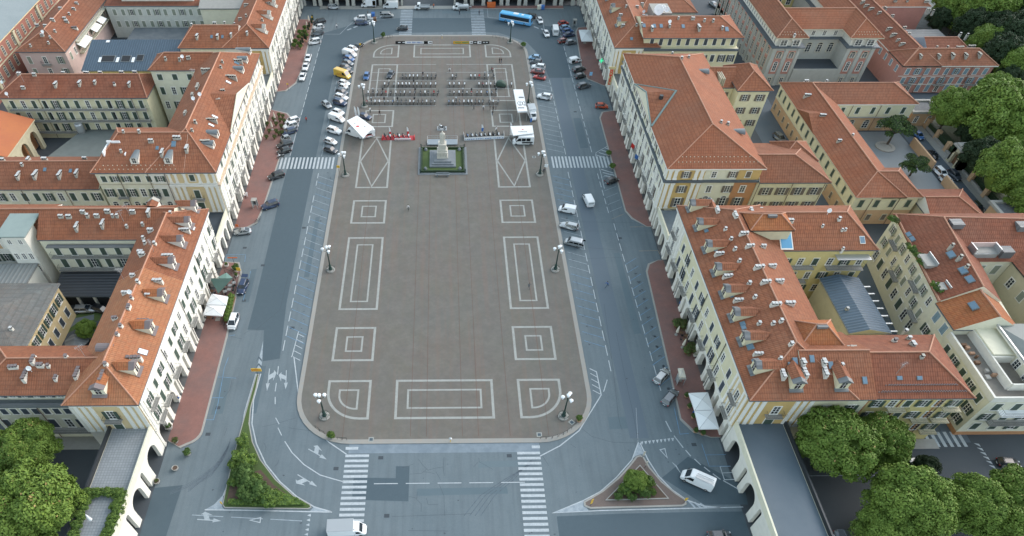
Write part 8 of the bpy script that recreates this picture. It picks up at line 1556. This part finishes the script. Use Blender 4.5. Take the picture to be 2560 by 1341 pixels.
for px,py,l in ((1126,1106,'small marker post at the middle of the near kerb'),(1105,98,'small marker post at the middle of the far kerb')):
    x,y=G(px,py,0); t=thing('marker_post',l,'post',(x,y,SQZ)); part(MB().tube((0,0,0),(0,0,1.0),.06).mesh('post',YEL),'post',t); part(MB().lathe((0,0),[(.25,1.0),(.3,1.15),(.1,1.3)],8).mesh('head',METL),'head',t)
# low bow barriers on the kerb corners
n=0
for px,py in ((793,1072),(805,1081),(850,1098),(860,1099),(1358,1096),(1373,1096),(1388,1093),(1403,1089),(1413,1083),(1424,1075),(1235,93),(1245,95),(1254,97),(1262,99),(1298,112),(1302,116),(946,98),(972,94),(978,93)):
    x,y=G(px,py,.3); a=math.atan2(x-0 if 0 else (x-(18 if x>0 else -18)),-(y-(74 if y<100 else 217))); t=MB(); d=Vector((math.cos(a),math.sin(a)))
    t.tube((-.5,0,0),(-.5,0,.75),.035,5).tube((.5,0,0),(.5,0,.75),.035,5).tube((-.5,0,.75),(.5,0,.75),.035,5); o=t.build('hoop_barrier',METD); o.location=(x,y,KZ); o.rotation_euler=(0,0,a); tag(o,'low dark metal hoop on the %s kerb curve, %s counted from its left end'%(('near left','near right','far right','far left')[0 if n<4 else 1 if n<10 else 2 if n<16 else 3],ORD[n if n<4 else n-4 if n<10 else n-10 if n<16 else n-16]),'hoop barrier','hoop barriers on the kerb'); n+=1
# hotel sign, pharmacy cross
x,y=G(1531,205,5); t=thing('hotel_sign','vertical red HOTEL sign on the right arcaded facade','sign',(50.75,189.3,0)); part(MB().box(-.5,.62,.05,.2,3.1,8.0).box(-1.0,1.2,-.1,.2,8.1,8.6).mesh('backing',mat('sign_cream',(.62,.52,.28),.6)),'backing',t)
for i,ch in enumerate('HOTEL'):
    cu=bpy.data.curves.new('letter','FONT'); cu.body=ch; cu.size=1.25; cu.extrude=.06; cu.offset=.035; cu.align_x='CENTER'; o=bpy.data.objects.new('letter',cu); COL.objects.link(o); dg=bpy.context.evaluated_depsgraph_get(); me=bpy.data.meshes.new_from_object(o.evaluated_get(dg)); bpy.data.objects.remove(o); me.materials.clear(); me.materials.append(RED)
    o=part(me,'letter',t,(0,-.15,7.1-.95*i)); o.rotation_euler=(R_(75),0,0)
t=thing('pharmacy_cross','small lit green pharmacy cross on the right arcade','sign',(50.4,202.5,4.2)); part(MB().box(-.7,.7,-.05,.05,-.2,.2).box(-.2,.2,-.05,.05,-.7,.7).mesh('cross',mat('green_light',(.05,.6,.3),.5,emit=((.1,.8,.45),.25))),'cross',t)
# flags on the town hall
for k,(y_,m_,l) in enumerate(((150.5,RED,'flag with red on the balcony of the grand building'),(145.5,BLUE,'blue flag hanging on the balcony of the grand building'))):
    t=thing('flag',l,'flag',(51,y_,6.2)); part(MB().tube((0,0,0),(-1.6,0,1.4),.03,5).mesh('pole',METL),'pole',t); part(MB().add([(-1.5,0,1.3),(-.5,0,.45),(-.6,.1,-.7),(-1.5,.15,0)],[(0,1,2,3),(3,2,1,0)]).mesh('cloth',m_),'cloth',t)
# containers, bins
x,y=G(1228,13,.8); t=thing('skip_container','orange waste container by the far arcade','container',(x,y,.02)); part(MB().add([(-1.4,-.9,.2),(1.4,-.9,.2),(1.4,.9,.2),(-1.4,.9,.2),(-1.6,-1,1.5),(1.6,-1,1.5),(1.6,1,1.5),(-1.6,1,1.5)],[(3,2,1,0),(4,5,6,7),(0,1,5,4),(1,2,6,5),(2,3,7,6),(3,0,4,7)]).mesh('body',ORANGE),'body',t); part(MB().box(-1.3,-1,-.8,-.6,0,.25).box(1,1.3,-.8,-.6,0,.25).box(-1.3,-1,.6,.8,0,.25).box(1,1.3,.6,.8,0,.25).mesh('foot',BLACK),'foot',t)
n=0
for px,py,m_ in ((923,43,WHT),(933,38,BLUE),(929,52,METL),(937,50,WOOD),(1347,20,FABC),(1352,19,WHT),(1357,20,BLUE)):
    x,y=G(px,py,.6); t=thing('waste_bin','%s bin, %s of those on the far road'%({'white_plastic':'white','blue_paint':'blue','light_metal':'grey','brown_wood':'brown','cream_canvas':'cream'}[m_.name],ORD[n]),'bin',(x,y,.02),0,'waste bins at the far end'); part(MB().box(-.55,.55,-.5,.5,.15,1.2).mesh('body',m_),'body',t); part(MB().add([(-.6,-.55,1.2),(.6,-.55,1.2),(.6,.55,1.35),(-.6,.55,1.35),(-.6,-.55,1.28),(.6,-.55,1.28),(.6,.55,1.45),(-.6,.55,1.45)],[(4,5,6,7),(0,1,5,4),(1,2,6,5),(2,3,7,6),(3,0,4,7)]).mesh('lid',m_),'lid',t); n+=1
# ================= PARK SIDE: gate, wall, yard
b=thing('park_gate','cream arched park gateway with stone roof on the park street','gate',(139.5,151,0)); GX0,GX1=138.3,141.4; Y0,Y1=148.6,153.6
MB().box(GX0,GX1,Y0,Y0+1.2,0,4.4).box(GX0,GX1,Y1-1.2,Y1,0,4.4).build('pier',CREAMD,b); pa,pb=(GX0,Y1),(GX0,Y0); arcade(b,pa,pb,4.6,CREAMD,GX1-GX0,1.1,2.8,.01,2.2,back=False); MB().box(GX0-.5,GX1+.5,Y0-.5,Y1+.5,4.6,5.0).box(GX0-.1,GX1+.1,Y0,Y1,5.0,5.4).build('roof',CONC,b); MB().box(GX0+.8,GX0+.9,Y0+1.2,Y1-1.2,0,2.6).build('door',WOOD,b)
pts=[(140.2,178),(140.4,164),(139.8,154),(139.8,148),(139.6,140),(139.4,131),(139.4,121)]
t=thing('park_wall','low park wall with iron fence and brick-coloured pillars along the park street','wall',(140,150,0)); w_=MB()
for a,c in zip(pts[:-1],pts[1:]):
    if a[1]==154: continue
    w_.box(min(a[0],c[0]),min(a[0],c[0])+.5,c[1],a[1],0,.8)
w_.build('low_wall',CONC,t); fe=MB()
for a,c in zip(pts[:-1],pts[1:]):
    if a[1]==154: continue
    X=min(a[0],c[0])+.25; fe.tube((X,c[1],2.1),(X,a[1],2.1),.05,4)
    n_=int((a[1]-c[1])/.5)
    for k in range(n_): fe.tube((X,c[1]+k*.5,.8),(X,c[1]+k*.5,2.1),.025,4)
fe.build('fence',METG,t)
for k,(X,Y) in enumerate(((140.3,176),(140.4,170),(140.3,164),(140.1,158),(139.7,144),(139.6,137),(139.5,130),(139.4,123))): MB().box(X-.4,X+.6,Y-.6,Y+.6,0,2.7).build('pillar',ORNG,t)
tag(MB().box(140.5,142.6,120,178,0,1.9).build('hedge',LF3),'dark clipped hedge behind the iron fence of the park','hedge'); bpy.data.objects.remove(bpy.data.objects['hedge.001'] if 'hedge.001' in bpy.data.objects and bpy.data.objects['hedge.001'].type=='MESH' and not bpy.data.objects['hedge.001'].children and 0 else None) if 0 else None
def pavil(px,py,z,label):
    x,y=G(px,py,z); t=thing('pavilion',label,'pavilion',(x,y,0)); MB().box(x-3.6,x+3.6,y-3,y+3,0,z-.5).build('wall',ORNG,t); 
    for (a,b1,c,d) in ((-4.2,4.2,-3.6,-2.8),(-4.2,4.2,2.8,3.6),(-4.2,-3.4,-2.8,2.8),(3.4,4.2,-2.8,2.8)): MB().box(x+a,x+b1,y+c,y+d,z-.5,z+.1).build('cornice',CONC,t)
    MB().box(x-3.4,x+3.4,y-2.8,y+2.8,z-.55,z-.35).build('roof',mat('gravel_roof',(.12,.125,.13),.9,[(2,.6,(.22,.22,.22))]),t); wrow(t,(x-3.6,y-3),(x+3.6,y-3),1.2,2,1,1.6,'g',arch=True)
pavil(2305,265,4.6,'small flat-roofed pavilion at the corner of the school and park street'); pavil(2536,524,4.6,'small flat-roofed pavilion at the near end of the park wall')
t=thing('yard_wall','ochre wall separating the school yard from the park street','wall',(131,150,0)); 
for y0,y1 in ((149,161),(134,143)): MB().box(131.6,132.1,y0,y1,0,2.4).build('wall',ORNG,t)
struct(MB().flat([(109.8,137.9),(131.6,132),(131.6,168),(109.8,168)],.012).build('yard_pavement',mat('yard_paving',(.21,.235,.25),.8,[(.3,.4,(.17,.19,.2)),(3,.3,(.25,.27,.28))])))
x,y=G(2212,369,0); tag(MB().lathe((x,y),[(2.6,.02),(2.6,.3),(1.7,.32),(1.7,.2),(.1,.2)],22).build('tree_surround',CONC),'round stone bench ring under the pine in the school yard','bench')
struct(MB().flat([(132.2,100),(139.4,100),(140,180),(132.2,180)],.008).build('street',mat('street_asphalt',(.10,.125,.15),.85,[(.2,.4,(.07,.09,.11)),(5,.4,(.12,.145,.165))])))
struct(MB().prism([(137.6,100),(139.4,100),(140,147),(139.8,180),(137.8,180)],0,.12).build('sidewalk',CONC))
struct(MB().flat([(90.5,62.5),(97.6,62.5),(100,200),(90.5,200)],.008).build('street',MAT['street_asphalt'])); struct(MB().flat([(132,182),(240,182),(240,189),(132,189)],.009).build('street',MAT['street_asphalt']))
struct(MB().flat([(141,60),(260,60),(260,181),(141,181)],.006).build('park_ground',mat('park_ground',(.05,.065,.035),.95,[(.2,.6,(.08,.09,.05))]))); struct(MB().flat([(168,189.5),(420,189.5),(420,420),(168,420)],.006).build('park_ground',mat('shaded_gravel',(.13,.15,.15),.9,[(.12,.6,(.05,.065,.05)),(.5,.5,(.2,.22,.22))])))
zeb('zebra_crossing',133,139.2,144.5,147.8,7,'x',PAINTF); zeb('zebra_crossing',89.6,97.2,61.6,64.9,6,'x')
b=MB()
for k in range(6): x,y=G(2443+7.5*k,1112+11*k); b.flat([(x-.5,y+.3),(x+.4,y+.15),(x+.4,y-.5)],.02)
struct(b.build('give_way_teeth',PAINT)); lines('road_line',[([(60,55.8),(88,55.8)],.12,False),([(-70,66),(-54,66)],.12,False)],.02,PAINTF)
struct(MB().prism([(72,61.2),(91,61.2),(91,63.3),(72,63.3)],0,.12).build('sidewalk',CONC)); struct(MB().prism([(-85,62.5),(-60,62.5),(-60,65.2),(-85,65.2)],0,.12).build('sidewalk',CONC))
# courtyard path (left)
struct(lines('courtyard_path',[([G(*p) for p in ((128,868),(150,830),(190,802),(235,793))],1.6,False)],.012,mat('path_paving',(.13,.155,.17),.8)))
struct(MB().flat([G(160,800),G(190,775),G(260,760),G(250,800),G(175,830),G(130,862)],.009).build('courtyard_grass',GRASS))
x,y=G(190,850,2.2); t=thing('garden_gazebo','small pointed glass gazebo roof in the left courtyard','gazebo',(x,y,0)); part(MB().cyl((0,0),2.2,2.2,0,1.8,8,cap=False).mesh('wall',DARK),'wall',t); part(MB().lathe((0,0),[(2.5,1.8),(.05,2.8)],8).mesh('roof',SLATE),'roof',t)
print('objects',len(bpy.data.objects),'polys',sum(len(m.polygons) for m in bpy.data.meshes))
